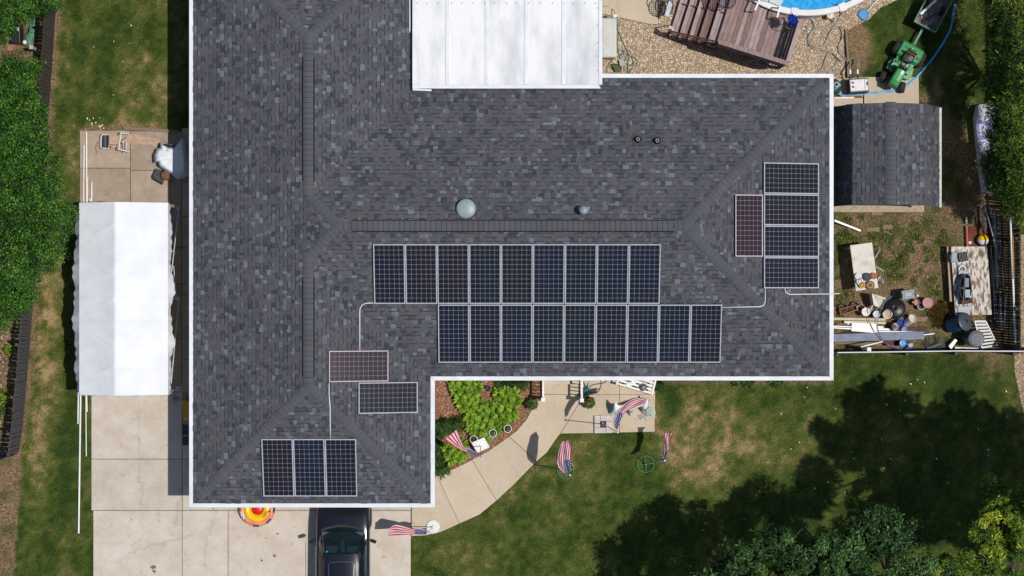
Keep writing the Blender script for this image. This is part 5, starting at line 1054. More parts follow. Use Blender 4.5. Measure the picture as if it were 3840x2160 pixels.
# ================================================================ inflatable tube by the garage
c = G(968, 1904); t = thing('inflatable_tube', 'orange and yellow inflatable towing tube with red middle by the garage', 'inflatable', (c.x, c.y, .04)); c3 = (c.x, c.y, .05)
MB(t).lathe([(.44, .02), (.56, .03), (.60, .12), (.60, .2), (.55, .29), (.47, .31), (.44, .29)], c3, 44, cap=False).obj('outer_ring', mat('tube_orange', C(226, 150, 118, .84), .35, C(214, 130, 104, .84), 3), t, smooth=True)
MB(t).lathe([(.445, .26), (.43, .31), (.36, .35), (.27, .33), (.20, .27), (.19, .2)], c3, 44, cap=False).obj('inner_ring', mat('tube_yellow', C(250, 200, 20, .84), .3, C(246, 186, 10, .84), 3), t, smooth=True)
MB(t).lathe([(.20, .22), (.15, .24), (.001, .25)], c3, 32).obj('centre', mat('tube_red', C(220, 24, 30, .84), .35), t, smooth=True)
tx = text_mesh('RIEN', .12, mat('text_orange', C(190, 92, 12, .8), .5)); a = -.55; link('lettering', tx, t, (math.cos(a)*.335, math.sin(a)*.335, .362), (0, .0, a-math.pi/2))
tx = text_mesh('NEN', .13, white); a = math.pi+.42; link('lettering', tx, t, (math.cos(a)*.52, math.sin(a)*.52, .325), (0, .0, a+math.pi/2))
for a in (-1.62, -.8, -.05): p = Vector((c.x+.555*math.cos(a), c.y+.555*math.sin(a), .33)); MB(t).box(p, (.09, .2, .03), rz=a).obj('handle', mar, t, bevel=.008)
p = Vector((c.x+.43*math.cos(-.18), c.y+.43*math.sin(-.18), .375)); MB(t).lathe([(.04, 0), (.035, .02), (.001, .022)], p, 14).obj('valve', MATS['dark_grey'], t)
# ================================================================ pool, deck and back yard
deckm = [mat('deck_board_%d' % i, C(*a, .8), .8, C(*b, .8), 3.2, stretch=(7, 1.1, 3, math.radians(-17.4)), contrast=(.3, .7), spec=.3) for i, (a, b) in enumerate((((166, 142, 138), (128, 106, 102)), ((148, 120, 114), (116, 92, 88)), ((186, 168, 166), (140, 120, 118)), ((134, 106, 100), (104, 82, 78))))]
redm = mat('deck_stain', C(104, 62, 54, .8), .8, C(76, 46, 40, .8), 5)
PC = Vector((9.70, 12.574, 0)); PR = 3.66
dO = G(2952.6, 237, 1.95); DA = math.radians(-17.4); deck = thing('pool_deck', 'weathered reddish wooden pool deck with steps and railing', 'deck', (dO.x, dO.y, 0), DA); DZ = 1.1
R2 = Matrix.Rotation(DA, 3, 'Z')
def dworld(x, y, z=0): return R2 @ Vector((x, y, z))+Vector((dO.x, dO.y, 0))
def vmax(u):
    v = 0.2
    while v < 3.2 and (dworld(u, v)-PC).length > PR+.03: v += .01
    return v
u = -.02
while u > -2.3:
    ve = min(vmax(u-.07), 3.2); MB().box((u-.069, ve/2-.02, DZ-.02), (.137, ve+.04, .036)).obj('board', random.choice(deckm[:3]), deck, bevel=.004); u -= .145
for i in range(5):
    z = DZ-.19*(i+1)
    for k in range(2): MB().box((-2.31-.31*i-.075-.145*k-.02, 1.1, z), (.138, 2.36, .036)).obj('tread', random.choice(deckm), deck, bevel=.004)
    MB().box((-2.30-.31*i-.0, 1.1, z+.08), (.02, 2.3, .17)).obj('riser', redm, deck)
for y in (.0, 1.1, 2.2):
    mm = MB(); mm.add([(-2.3, y-.02, .0), (-2.3, y-.02, DZ-.04), (-3.95, y-.02, .08), (-3.95, y-.02, 0), (-2.3, y+.02, .0), (-2.3, y+.02, DZ-.04), (-3.95, y+.02, .08), (-3.95, y+.02, 0)], [(0, 3, 2, 1), (4, 5, 6, 7), (1, 2, 6, 5), (2, 3, 7, 6), (0, 1, 5, 4)]); mm.obj('stringer', redm, deck)
for x, y in ((-.05, .05), (-1.2, .05), (-2.25, .05), (-.05, 1.4), (-2.25, 2.6), (-3.9, .02)): MB().box((x, y, (DZ+.82)/2 if x > -3 else .5), (.09, .09, DZ+.82 if x > -3 else 1.0)).obj('post', redm, deck)
MB().box((-1.15, -.0, DZ-.1), (2.3, .04, .16)).obj('rim_joist', redm, deck); MB().box((.0, .72, DZ-.1), (.04, 1.4, .16)).obj('rim_joist', redm, deck)
MB().box((-1.16, -.0, 1.94), (2.36, .14, .036)).obj('rail_cap', deckm[0], deck, bevel=.005); MB().box((.0, .78, 1.941), (.14, 1.42, .036)).obj('rail_cap', deckm[2], deck, bevel=.005)
for z in (1.27, 1.48, 1.69, 1.86): MB().box((-1.15, -.045, z), (2.28, .024, .135)).obj('rail_board', deckm[0], deck, bevel=.004); MB().box((.045, .75, z), (.024, 1.36, .135)).obj('rail_board', deckm[1], deck, bevel=.004)
MB().bar((-2.28, 0, 1.85), (-3.92, 0, .95), .05, .05).obj('stair_rail', redm, deck); MB().bar((-2.28, -.0, 1.35), (-3.92, -.0, .5), .035, .035).obj('stair_rail', redm, deck)
for k in range(8): MB().box((-2.5-.19*k, .0, 1.45-.105*k), (.03, .03, .55)).obj('baluster', mat('pale_wood'if 0 else 'baluster', C(196, 176, 158, .8), .8), deck)
# pool
pool = thing('swimming_pool', 'round white-rimmed above-ground pool of bright blue water', 'pool', PC); prim = mat('pool_rim', C(226, 224, 222, .84), .45, C(208, 206, 204, .84), 3)
MB(pool).lathe([(PR-.09, 0), (PR-.09, 1.24)], PC, 96, cap=False).obj('wall', mat('pool_wall', C(200, 205, 210, .8), .5), pool)
for k in range(14):
    a0, a1 = k*math.tau/14+.10, (k+1)*math.tau/14+.10; n_ = 8; mm = MB(pool); vs = []
    for i in range(n_+1):
        a = a0+(a1-a0)*i/n_; ca_, sa_ = math.cos(a), math.sin(a)
        for r_, z in ((PR-.22, 1.20), (PR-.2, 1.25), (PR-.02, 1.25), (PR, 1.20)): vs.append((PC.x+r_*ca_, PC.y+r_*sa_, z))
    mm.add(vs, [(i*4+j, i*4+j+1, i*4+j+5, i*4+j+4) for i in range(n_) for j in range(3)]); mm.obj('rim_section', prim, pool)
    mm = MB(pool); a = a0; mm.box((PC.x+(PR-.11)*math.cos(a), PC.y+(PR-.11)*math.sin(a), 1.245), (.27, .24, .06), rz=a); mm.obj('rim_joint', prim, pool, bevel=.015)
liner = mat('pool_liner', C(60, 170, 215, .8), .5, C(40, 150, 205, .8), 2); MB(pool).lathe([(PR-.21, 1.22), (PR-.23, .06), (.001, .05)], PC, 72, cap=False).obj('liner', liner, pool)
wat = bpy.data.materials.new('pool_water'); wat.use_nodes = True; b = wat.node_tree.nodes['Principled BSDF']; b.inputs['Base Color'].default_value = C(20, 140, 205, .9); b.inputs['Roughness'].default_value = .12; b.inputs['Specular IOR Level'].default_value = .4
nt = wat.node_tree; n_ = nt.nodes.new('ShaderNodeTexVoronoi'); n_.feature = 'SMOOTH_F1'; n_.inputs['Scale'].default_value = 9; geo = nt.nodes.new('ShaderNodeNewGeometry'); nt.links.new(geo.outputs['Position'], n_.inputs['Vector'])
r = nt.nodes.new('ShaderNodeValToRGB'); r.color_ramp.elements[0].color = C(16, 132, 200, .9); r.color_ramp.elements[1].color = C(60, 176, 226, .9); r.color_ramp.elements[0].position = .1; r.color_ramp.elements[1].position = .75; nt.links.new(n_.outputs['Distance'], r.inputs[0]); nt.links.new(r.outputs[0], b.inputs['Base Color'])
bp = nt.nodes.new('ShaderNodeBump'); bp.inputs['Strength'].default_value = .15; nt.links.new(n_.outputs['Distance'], bp.inputs['Height']); nt.links.new(bp.outputs[0], b.inputs['Normal'])
MB(pool).lathe([(PR-.225, 1.06), (.001, 1.06)], PC, 72, cap=False).obj('water', wat, pool)
# pool entry step and rails
pale = mat('pale_grey_plastic', C(196, 208, 204, .82), .4, C(182, 194, 190, .82), 3); c = n1(1900, 40); t = thing('pool_step', 'pale grey plastic pool entry step at the deck edge', 'pool step', (c.x, c.y, 0))
q = [n1(x, y, 1.35) for x, y in ((1720, -120), (2070, -120), (2062, 40), (2010, 95), (1840, 30), (1715, 5))]; MB(t).prism([p[:2] for p in q[:1]+[q[1], q[2], q[3], q[4], q[5]]], 1.12, 1.33).obj('platform', pale, t, bevel=.02)
MB(t).tube([n1(1843, -100, 1.34), n1(1843, 28, 1.34)], .012, 6).obj('groove', MATS['dark_grey'], t)
for a, b2 in (((1705, -20), (1628, 150)), ((2018, 95), (1972, 262))): A, B = n1(*a, 1.75), n1(*b2, 1.75); MB(t).tube([A+Vector((0, 0, -.55)), A, B, B+Vector((0, 0, -.62))], .03, 10).obj('handrail', pvc, t)
# blue fringe brush, chairs on the deck
blu = attr_mat('blue_fringe', [(0, C(18, 30, 120)), (.6, C(30, 60, 180)), (1, C(60, 100, 220))], trans=.1); cT = n1(2215, 305, 2.15); t = thing('blue_whirligig', 'dark blue fringed ornament on a black pole above the deck', 'ornament', (cT.x, cT.y, DZ))
d = RNG.normal(0, 1, (260, 3)); d /= np.linalg.norm(d, axis=1)[:, None]; P_ = d*np.array([.17, .2, .16])*RNG.uniform(.4, 1, (260, 1)); link('fringe', leaves_mesh('fringe', P_, d, .17, blu, .2, .4, None, d), t, (0, 0, 1.05)); MB(t).tube([cT+Vector((-.02, -.05, -1.03)), cT+Vector((0, 0, .1))], .016, 8).obj('pole', blk, t)
MB(t).torus(cT+Vector((-.02, -.05, -.35)), .22, .012, 24, 6, axis=(.3, .1, 1)).obj('hoop', blk, t)
for a in (0, 2.09, 4.19): MB(t).tube([cT+Vector((-.02, -.05, -.8)), cT+Vector((-.02+.3*math.cos(a), -.05+.3*math.sin(a), -1.03))], .012, 6).obj('foot', blk, t)
p0, p1 = n1(2170, 520, DZ+.12), n1(2040, 880, DZ+.12); tag(MB((p0.x, p0.y, DZ)).tube([p0, p1], .012, 6).obj('pool_pole', steel, smooth=True), 'thin silver pole lying on the shaded deck boards', 'pole'); q = n1(2050, 840, DZ+.06); tag(MB((q.x, q.y, DZ)).box(q+Vector((0, 0, .0)), (.14, .05, .05), rz=.8).obj('pool_brush', lgrey, bevel=.01), 'small grey brush head lying on the deck', 'brush')
def wire_chair(name, label, c, z, r, mt, hgt):
    t = thing(name, label, 'chair', (c.x, c.y, z)); MB(t).torus((c.x, c.y, z+.42), r, .016, 24, 6).obj('seat_rim', mt, t); mm = MB(t)
    for k in range(-4, 5):
        h_ = math.sqrt(max(.0, r*r-(k*r/4.6)**2)); mm.tube([(c.x+k*r/4.6, c.y-h_, z+.42), (c.x+k*r/4.6, c.y+h_, z+.42)], .007, 5); mm.tube([(c.x-h_, c.y+k*r/4.6, z+.415), (c.x+h_, c.y+k*r/4.6, z+.415)], .007, 5)
    mm.obj('seat_mesh', mt, t); MB(t).tube([(c.x+r*math.cos(a*.3), c.y+r*math.sin(a*.3), z+.42+hgt*math.sin(a*.3)) for a in range(0, 11)], .016, 7).obj('backrest', mt, t)
    for k in range(4): a = k*1.57+.78; MB(t).tube([(c.x+r*.8*math.cos(a), c.y+r*.8*math.sin(a), z+.42), (c.x+r*math.cos(a), c.y+r*math.sin(a), z+.005)], .012, 6).obj('leg', mt, t)
wire_chair('patio_chair', 'dark wire patio chair at the foot of the deck steps', n1(190, 130), .05, .3, blk, .45); wire_chair('patio_chair', 'dark wire patio chair standing on the deck boards', n1(1190, 0, 1.5), DZ, .29, blk, .4)
c = n1(285, 130); t = thing('glass_side_table', 'narrow glass side table beside the deck steps', 'table', (c.x, c.y, .05)); MB(t).box(n1(285, 130, .6), (.14, .55, .012), rz=-.3).obj('glass_top', mat('glass_pale', C(205, 215, 220, .8), .1), t)
for dx, dy in ((-.05, .2), (.05, .2), (.0, -.2), (.1, -.18)): MB(t).tube([(c.x+dx, c.y+dy, .05), (c.x+dx, c.y+dy, .6)], .012, 6).obj('leg', blk, t)
c = n1(300, 420); t = thing('grass_broom', 'pale bristle broom head resting on the stair rail end', 'broom', (c.x, c.y, 0)); mm = MB(t)
for k in range(26): a = -1.3+random.uniform(-.7, .7); p = n1(300, 395, .95); mm.tube([p, p+Vector((math.cos(a)*.2, math.sin(a)*.2, -.05))], .006, 4)
mm.obj('bristles', mat('bristle', C(222, 216, 206, .84), .7), t); MB(t).tube([(c.x+.02, c.y+.06, .02), n1(300, 395, .97)], .014, 6).obj('handle', timber, t)
bluep = mat('blue_plastic', C(20, 120, 190, .84), .35, C(14, 100, 168, .84), 5); pts = [n1(x, y, .75) for x, y in ((1715, 905), (1725, 960), (1790, 1000), (1880, 1030), (1975, 1040), (2000, 1020))]; t = thing('blue_rack', 'bright blue plastic rack hanging outside the deck railing', 'rack', (pts[2].x, pts[2].y, .7))
MB(t).tube(smooth_path(pts, 5), .028, 8).obj('rim', bluep, t, smooth=True)
for k in range(5): p = pts[0].lerp(pts[4], .1+.2*k); MB(t).tube([p+Vector((0, -.02, 0)), p+Vector((.02, .1, -.25))], .014, 6).obj('bar', bluep, t)
MB(t).tube([p+Vector((.02, .1, -.25)) for p in (pts[0], pts[4])], .02, 6).obj('back_bar', bluep, t)
# hoses
hose = mat('hose_grey', C(168, 166, 158, .82), .45, C(140, 140, 134, .82), 12)
def hosep(label, vw, pts, r, mt, z=.05, flat=1, name='pool_hose'):
    pp = [vw(q[0], q[1], q[2] if len(q) > 2 else z) for q in pts]; sp_ = smooth_path(pp, 8); return tag(MB((sp_[0].x, sp_[0].y, 0)).tube(sp_, r, 8, False, flat).obj(name, mt, smooth=True), label, 'hose')
hosep('grey pool hose with a wide loop beside the blue hose', vH, [(760, 92, .3), (735, 150), (700, 220), (640, 280), (520, 295), (450, 322), (418, 380), (428, 440), (475, 476), (540, 468), (582, 420), (612, 350), (650, 292), (700, 266), (745, 290, .12), (758, 340, .12), (735, 410), (710, 470), (720, 530), (770, 578), (815, 612, .12), (825, 660, .3), (826, 715, .45)], .022, hose)
hosep('grey pool hose curling to the second pump inlet', vH, [(660, 178, .3), (655, 222), (615, 256), (520, 284), (440, 316), (404, 385), (415, 450), (468, 493), (560, 503), (635, 522), (692, 572, .09), (742, 607, .09), (800, 600), (870, 590, .15), (912, 622, .3), (902, 660, .4), (898, 705, .5)], .022, hose)
hosep('pale hose looping over the gravel beside the gutter corner', vH, [(690, 570), (645, 532), (605, 540), (578, 590), (562, 650), (540, 692), (512, 712), (560, 715), (605, 730), (650, 762)], .017, hose); hosep('thin grey hose arcing below the pale hose loop', vH, [(706, 600), (680, 655), (630, 692), (575, 703), (525, 705)], .014, hose)
lblue = mat('hose_blue', C(96, 150, 178, .82), .45); hosep('thin blue hose curl beside the deck corner', vH, [(345, 182), (400, 180), (440, 200), (465, 268), (432, 322), (390, 342), (345, 345)], .016, lblue); hosep('short blue hose hook behind the deck post', vH, [(378, 262), (394, 280), (388, 302), (362, 314)], .016, lblue)
skyb = mat('flat_hose_blue', C(40, 140, 200, .84), .5, C(90, 176, 224, .84), 4)
fl = smooth_path([vH(x, y, z) for x, y, z in ((682, 900, .8), (715, 940, .4), (765, 966, .08), (900, 953, .06), (965, 941, .06), (1100, 930, .06), (1290, 914, .06), (1372, 884, .07), (1440, 822, .07), (1510, 760, .06), (1640, 610, .03), (1750, 450, .03), (1792, 378, .03), (1835, 290, .03), (1862, 150, .03), (1882, 40, .03))], 6)
tag(MB((fl[0].x, fl[0].y, 0)).tube(fl, .035, 8, False, .25).obj('discharge_hose', skyb), 'flat bright blue discharge hose passing under the tractor wheel', 'hose')
ghs = mat('hose_green', C(70, 150, 110, .82), .45, C(54, 124, 90, .82), 9)
hosep('green garden hose coiled beside the beige deck box', n6, [(95, 118), (200, 120), (272, 165), (340, 262, .3), (372, 400), (392, 560), (480, 780), (560, 950), (592, 1050), (580, 1150), (576, 1250), (578, 1380)], .011, ghs, .05, 1, 'garden_hose')
hosep('green garden hose line hugging the deck box side', n6, [(368, 420), (384, 560), (386, 720), (384, 880), (410, 1010), (445, 1110), (520, 1130), (600, 1050), (655, 1090), (672, 1180), (650, 1280), (610, 1370)], .010, ghs, .06, 1, 'garden_hose')
hosep('thin green hose ring around the olive cloth', n6, [(195, 1370), (192, 1280), (225, 1190), (310, 1100), (420, 1035), (540, 1010), (680, 1070), (752, 1130), (745, 1200), (680, 1232), (570, 1210), (480, 1160), (515, 1250), (505, 1340)], .009, ghs, .07, 1, 'garden_hose')
# deck box
beige = mat('beige_plastic', C(206, 206, 200, .82), .5, C(194, 194, 188, .82), 2); c = n6(225, 705, .6); t = thing('deck_box', 'pale beige plastic deck box on the gravel by the patio cover', 'deck box', (c.x, c.y, 0))
MB(t).box((c.x-.03, c.y, .28), (.55, 1.32, .5)).obj('box_body', beige, t, bevel=.06); MB(t).box((c.x-.03, c.y, .57), (.57, 1.36, .09), taper=.93).obj('lid', beige, t, bevel=.04); MB(t).box((c.x-.1, c.y+.2, .62), (.22, .8, .016)).obj('lid_panel', beige, t, bevel=.006); MB(t).box((c.x-.1, c.y-.44, .62), (.2, .3, .016)).obj('lid_panel', beige, t, bevel=.006)
c = n6(320, 300, .65); ob = MB((c.x, c.y, .6)).ball((c.x, c.y, .66), (.09, .07, .06)).obj('rag', sheet, smooth=True); tag(ob, 'crumpled white rag on the deck box end', 'rag')
oc = [n6(x, y) for x, y in ((255, 1210), (330, 1195), (410, 1225), (460, 1290), (440, 1350), (330, 1355), (300, 1290))]; c = sum(oc, Vector())/7; tag(MB((c.x, c.y, 0)).prism([p[:2] for p in oc], .03, [random.uniform(.06, .14) for _ in oc]).obj('olive_cloth', mat('olive', C(96, 102, 62, .8), .9, C(70, 76, 44, .8), 8)), 'crumpled olive cloth lying inside the hose ring', 'cloth')
c = n6(440, 1185); mm = MB((c.x, c.y, 0)); mm.prism([n6(x, y)[:2] for x, y in ((400, 1130), (465, 1120), (530, 1200), (470, 1260), (420, 1240))], .03, .12); mm.bar(n6(455, 1135, .1), n6(650, 1020, .1), .02, .02); tag(mm.obj('dustpan', lgrey), 'pale grey dustpan with handle amid the green hose', 'dustpan')
c = n6(490, 1020); tag(MB((c.x, c.y, 0)).tube(smooth_path([n6(x, y, .07) for x, y in ((430, 1035), (470, 1010), (495, 980), (490, 945))], 5), .022, 7).obj('spray_nozzle', bluep, smooth=True), 'blue spray nozzle beside the deck box', 'nozzle')
c = vH(625, 155, .3); tag(MB((c.x, c.y, 0)).lathe([(.11, .02), (.12, .3), (.1, .33), (.02, .34), (.018, .37), (.001, .37)], (c.x, c.y, 0), 24).obj('skimmer_lid', mat('cream', C(228, 214, 186, .84), .5)), 'round cream skimmer lid below the pool rim', 'skimmer')
c = vH(965, 145); t = thing('leaf_net', 'blue leaf net with a long pole lying on the gravel', 'pool net', (c.x, c.y, 0)); q = [vH(x, y, .06) for x, y in ((940, 95), (990, 98), (1012, 140), (1005, 180), (965, 200), (918, 165), (915, 130))]
MB(t).tube(smooth_path(q+[q[0]], 4)[:-1], .014, 6, True).obj('hoop', bluep, t); MB(t).prism([p[:2] for p in q], .045, .055).obj('net', mat('net_blue', C(96, 160, 214, .84), .7, C(70, 130, 190, .84), 40), t); MB(t).tube([vH(1000, 110, .07), vH(1130, -40, .1)], .014, 7).obj('handle', pole, t)
A, B = vH(783, 296, .06), vH(803, 600, .06); tag(MB((A.x, A.y, 0)).bar(A, B, .07, .13).obj('landscape_timber', timber, bevel=.008), 'upright-laid timber edging the gravel near the hoses', 'timber'); A, B = vH(800, 606, .06), vH(806, 775, .06); tag(MB((A.x, A.y, 0)).bar(A, B, .075, .13).obj('landscape_timber', timber, bevel=.008), 'short timber edging beside the pool pump', 'timber')
# pump housing and sand filter
c = n2(780, 1065, .55); t = thing('pool_heater', 'silver and black pool heater box on the concrete pad', 'pool heater', (c.x, c.y, .04)); silver = mat('silver_panel', C(190, 188, 192, .82), .35, C(170, 168, 174, .82), 3, metal=.2)
MB(t).box((c.x, c.y, .26), (.66, .5, .44), rz=.07).obj('base', blk, t, bevel=.04); MB(t).box((c.x-.02, c.y+.01, .52), (.58, .42, .12), rz=.07).obj('hood', silver, t, bevel=.03); MB(t).box((c.x+.235, c.y+.02, .55), (.12, .40, .09), rz=.07).obj('end_panel', silver, t, bevel=.02)
for x, y in ((665, 1015), (672, 1090)): MB(t).box(n2(x, y, .586), (.07, .07, .01), rz=.07).obj('grille', blk, t)
MB(t).box(n2(925, 1030, .60), (.05, .12, .008), rz=.07).obj('label_plate', MATS['dark_grey'], t)
for x in (617, 752):
    MB(t).tube([n2(x, 780, .5), n2(x+4, 860, .5)], .034, 10).obj('coupler', pvc, t); MB(t).tube([n2(x+4, 855, .48), n2(x+8, 945, .46)], .03, 10).obj('inlet', blk, t)
dgreen = mat('tank_green', C(38, 84, 84, .82), .4, C(28, 68, 70, .82), 5); c = n2(330, 1082, .75); t = thing('sand_filter', 'dark green sand filter tank tucked under the roof corner', 'filter tank', (c.x, c.y, .04))
MB(t).lathe([(.22, .05), (.28, .15), (.285, .5), (.26, .66), (.18, .76), (.1, .79), (.001, .8)], (c.x, c.y, 0), 28).obj('tank', dgreen, t, smooth=True); MB(t).lathe([(.1, .78), (.1, .9), (.04, .92), (.03, .9)], (c.x+.06, c.y+.04, 0), 18).obj('valve', lgrey, t); MB(t).lathe([(.05, .88), (.045, .95), (.001, .96)], (c.x+.06, c.y+.04, 0), 14).obj('valve_knob', blk, t); MB(t).ball((c.x+.2, c.y+.05, .72), .025).obj('gauge', beige, t)
A, B = n2(330, 1290, .06), n2(690, 1282, .06); tag(MB((A.x, A.y, 0)).bar(A, B, .04, .03).obj('lath', pvc), 'short white lath on the concrete pad beside the shed', 'lath'); A, B = n2(330, 1268, .06), n2(830, 1258, .06); tag(MB((A.x, A.y, 0)).bar(A, B, .04, .03).obj('lath', mat('brick_red', C(150, 84, 62, .8), .8)), 'brick red lath along the pump pad edge', 'lath')
# ---------------------------------------------------------------- garden tractor
jd = mat('tractor_green', C(58, 148, 84, .84), .35, C(48, 132, 74, .84), 4, spec=.5); tyre = mat('tyre', C(44, 44, 46), .85, C(32, 32, 34), 20); cc_ = n2(1580, 715, .6)
fwd = Vector((-.488, -.873, 0)); trz = math.atan2(fwd.y, fwd.x)-math.pi/2
tr = thing('garden_tractor', 'green garden tractor with black seat parked on the pad edge', 'tractor', (cc_.x, cc_.y, .0), trz)
def loft(secs, seg=10):
    mm = MB(); n_ = len(secs[0]); vs = [p for s_ in secs for p in s_]; mm.add(vs, [(i*n_+k, i*n_+k+1, (i+1)*n_+k+1, (i+1)*n_+k) for i in range(len(secs)-1) for k in range(n_-1)]+[tuple(range(n_))[::-1], tuple(range((len(secs)-1)*n_, len(secs)*n_))]); return mm
def hsec(y, w_, z0, z1, r_): return [(-w_, y, z0), (-w_, y, z1-r_), (-w_+r_*.3, y, z1-r_*.3), (-w_+r_, y, z1), (0, y, z1+.01), (w_-r_, y, z1), (w_-r_*.3, y, z1-r_*.3), (w_, y, z1-r_), (w_, y, z0)]
loft([hsec(.12, .155, .42, .84, .05), hsec(.3, .16, .40, .83, .05), hsec(.55, .165, .38, .80, .06), hsec(.70, .165, .36, .76, .06), hsec(.76, .15, .36, .70, .06)]).obj('hood', jd, tr, bevel=.01)
MB().box((0, .775, .55), (.3, .03, .26)).obj('grille', blk, tr, bevel=.01); MB().box((0, .45, .33), (.34, .62, .12)).obj('chassis', blk, tr); MB().box((0, -.3, .36), (.3, .8, .16)).obj('transmission', blk, tr)
MB().box((0, .09, .80), (.3, .14, .16), rx=-.3).obj('dash', blk, tr, bevel=.02); MB().torus((0, -.03, .95), .15, .014, 24, 6, axis=(0, -.45, 1)).obj('steering_wheel', blk, tr); MB().tube([(0, .08, .82), (0, -.03, .95)], .018, 7).obj('steering_column', blk, tr)
loft([hsec(-.02, .30, .42, .46, .02), hsec(-.22, .34, .42, .48, .02), hsec(-.30, .40, .42, .60, .05), hsec(-.55, .41, .42, .64, .06), hsec(-.74, .40, .42, .60, .06), hsec(-.80, .36, .42, .50, .05)]).obj('fender_deck', jd, tr, bevel=.012)
mm = loft([hsec(-.16, .17, .62, .70, .03), hsec(-.25, .19, .62, .72, .04), hsec(-.42, .19, .62, .74, .05)]); mm.obj('seat', blk, tr, bevel=.015); MB().box((0, -.46, .84), (.36, .08, .28), rx=.18).obj('seat_back', blk, tr, bevel=.035); MB().tube([(-.17, -.41, .985), (0, -.405, 1.0), (.17, -.41, .985)], .008, 6).obj('seat_piping', mat('orange_piping', C(200, 120, 50), .6), tr)
for x in (-.02, .1, -.1): MB().tube([(x, -.60, .64), (x, -.62, .74)], .014, 6).obj('lever', blk, tr)
MB().ball((.03, -.62, .74), .028).obj('lever_knob', beige, tr); MB().box((-.3, -.45, .65), (.1, .09, .03)).obj('fender_slot', blk, tr); MB().box((.2, -.6, .655), (.08, .08, .03)).obj('fender_slot', blk, tr)
for x, y, r_, w_, rz_ in ((-.42, -.5, .27, .22, 0), (.42, -.5, .27, .22, 0), (-.36, .56, .19, .16, .35), (.36, .56, .19, .16, .35)):
    wl = link('wheel', MB().lathe([(r_*.55, -w_/2), (r_*.92, -w_/2), (r_, -w_*.3), (r_, w_*.3), (r_*.92, w_/2), (r_*.55, w_/2)], (0, 0, 0), 24, axis=(1, 0, 0)).mesh('wheel', tyre), tr, (x, y, r_), (0, 0, rz_)); MB().lathe([(r_*.54, -w_/2-.004), (r_*.54, w_/2+.004)], (0, 0, 0), 18, axis=(1, 0, 0)).obj('rim', mat('rim_yellow', C(206, 160, 60, .8), .5), wl)
MB().tube([(-.36, .56, .2), (.36, .56, .2)], .025, 8).obj('front_axle', blk, tr)
for sx in (-1, 1): MB().prism([(sx*.18, .30), (sx*.42, .26), (sx*.46, .05), (sx*.40, -.15), (sx*.18, -.18)], .16, .26).obj('mower_deck', jd, tr, bevel=.02); MB().box((sx*.25, .0, .41), (.2, .28, .03)).obj('footrest', jd, tr)
MB().box((0, -.86, .3), (.1, .14, .03)).obj('hitch', blk, tr)
# dump cart
cl, cr_, crb = n3(640, 582, .62), n3(1222, 888, .62), n3(1650, 62, .62); ax = (crb-cr_).normalized(); clen = 1.35; cc2 = (cl+cr_)/2+ax*clen/2
cart = thing('dump_cart', 'green metal dump cart hitched behind the tractor', 'cart', (cc2.x, cc2.y, 0), math.atan2(ax.y, ax.x)-math.pi/2); wdt = (cr_-cl).length; cgreen = mat('cart_green', C(96, 138, 116, .82), .5, C(70, 112, 92, .82), 6); rust = mat('cart_rust', C(112, 84, 74, .8), .8, C(140, 122, 116, .8), 5)
MB().box((0, 0, .33), (wdt-.03, clen-.03, .02)).obj('bed', rust, cart)
for sx in (-1, 1): MB().box((sx*(wdt/2-.012), 0, .47), (.02, clen, .3)).obj('side_panel', cgreen, cart); MB().box((sx*(wdt/2-.012), 0, .625), (.04, clen+.02, .016)).obj('rim', cgreen, cart)
for sy in (-1, 1): MB().box((0, sy*(clen/2-.012), .47), (wdt-.05, .02, .3)).obj('end_panel', cgreen, cart); MB().box((0, sy*(clen/2-.012), .624), (wdt-.05, .04, .016)).obj('rim', cgreen, cart)
for sx in (-1, 1): MB().lathe([(.1, -.06), (.2, -.06), (.22, 0), (.2, .06), (.1, .06)], (sx*(wdt/2-.12), .1, .22), 20, axis=(1, 0, 0)).obj('wheel', tyre, cart)
MB().tube([(-(wdt/2-.12), .1, .22), (wdt/2-.12, .1, .22)], .02, 8).obj('axle', blk, cart)
hw_ = cart.matrix_basis.inverted(); 
hp_ = Vector((tr.location.x, tr.location.y, .3))-fwd*.9; Rm = Matrix.Rotation(cart.rotation_euler.z, 3, 'Z'); lp_ = Rm.inverted() @ (hp_-cart.location); MB().bar((0, -clen/2+.3, .3), (lp_.x, lp_.y, .3), .07, .04).obj('tongue', cgreen, cart)
tl_ = [n3(x, y, .5) for x, y in ((790, 385), (860, 400), (1240, 40), (1270, -40), (1180, -40))]; A, B = n3(815, 385, .5), n3(1235, 0, .55); tag(MB((A.x, A.y, .36)).bar(A, B, .075, .05).obj('post_offcut', pvc), 'dirty white post offcut lying in the cart', 'post'); 
c = n3(1010, 510, .38); t = thing('plastic_sheeting', 'crumpled clear plastic sheeting in the cart bed', 'plastic sheet', (c.x, c.y, .345)); 
def crump(u, v): a = u*6.283; r_ = v*.24*(1+.12*math.sin(a*3)); return Vector((c.x+r_*math.cos(a), c.y+r_*math.sin(a), .36+.05*(1-v)+.025*math.sin(a*7+v*9)+.02*math.sin(v*17+a*2)))
MB(t).grid(crump, 48, 10).obj('sheet', mat('foil', C(170, 168, 178, .84), .25, C(120, 116, 124, .84), 14, metal=.3), t, smooth=True)
A, B = n3(880, 560, .45), n3(1290, 355, .45); tag(MB((A.x, A.y, .36)).bar(A, B, .06, .03).obj('plank', redm), 'red brown board across the plastic in the cart', 'board')
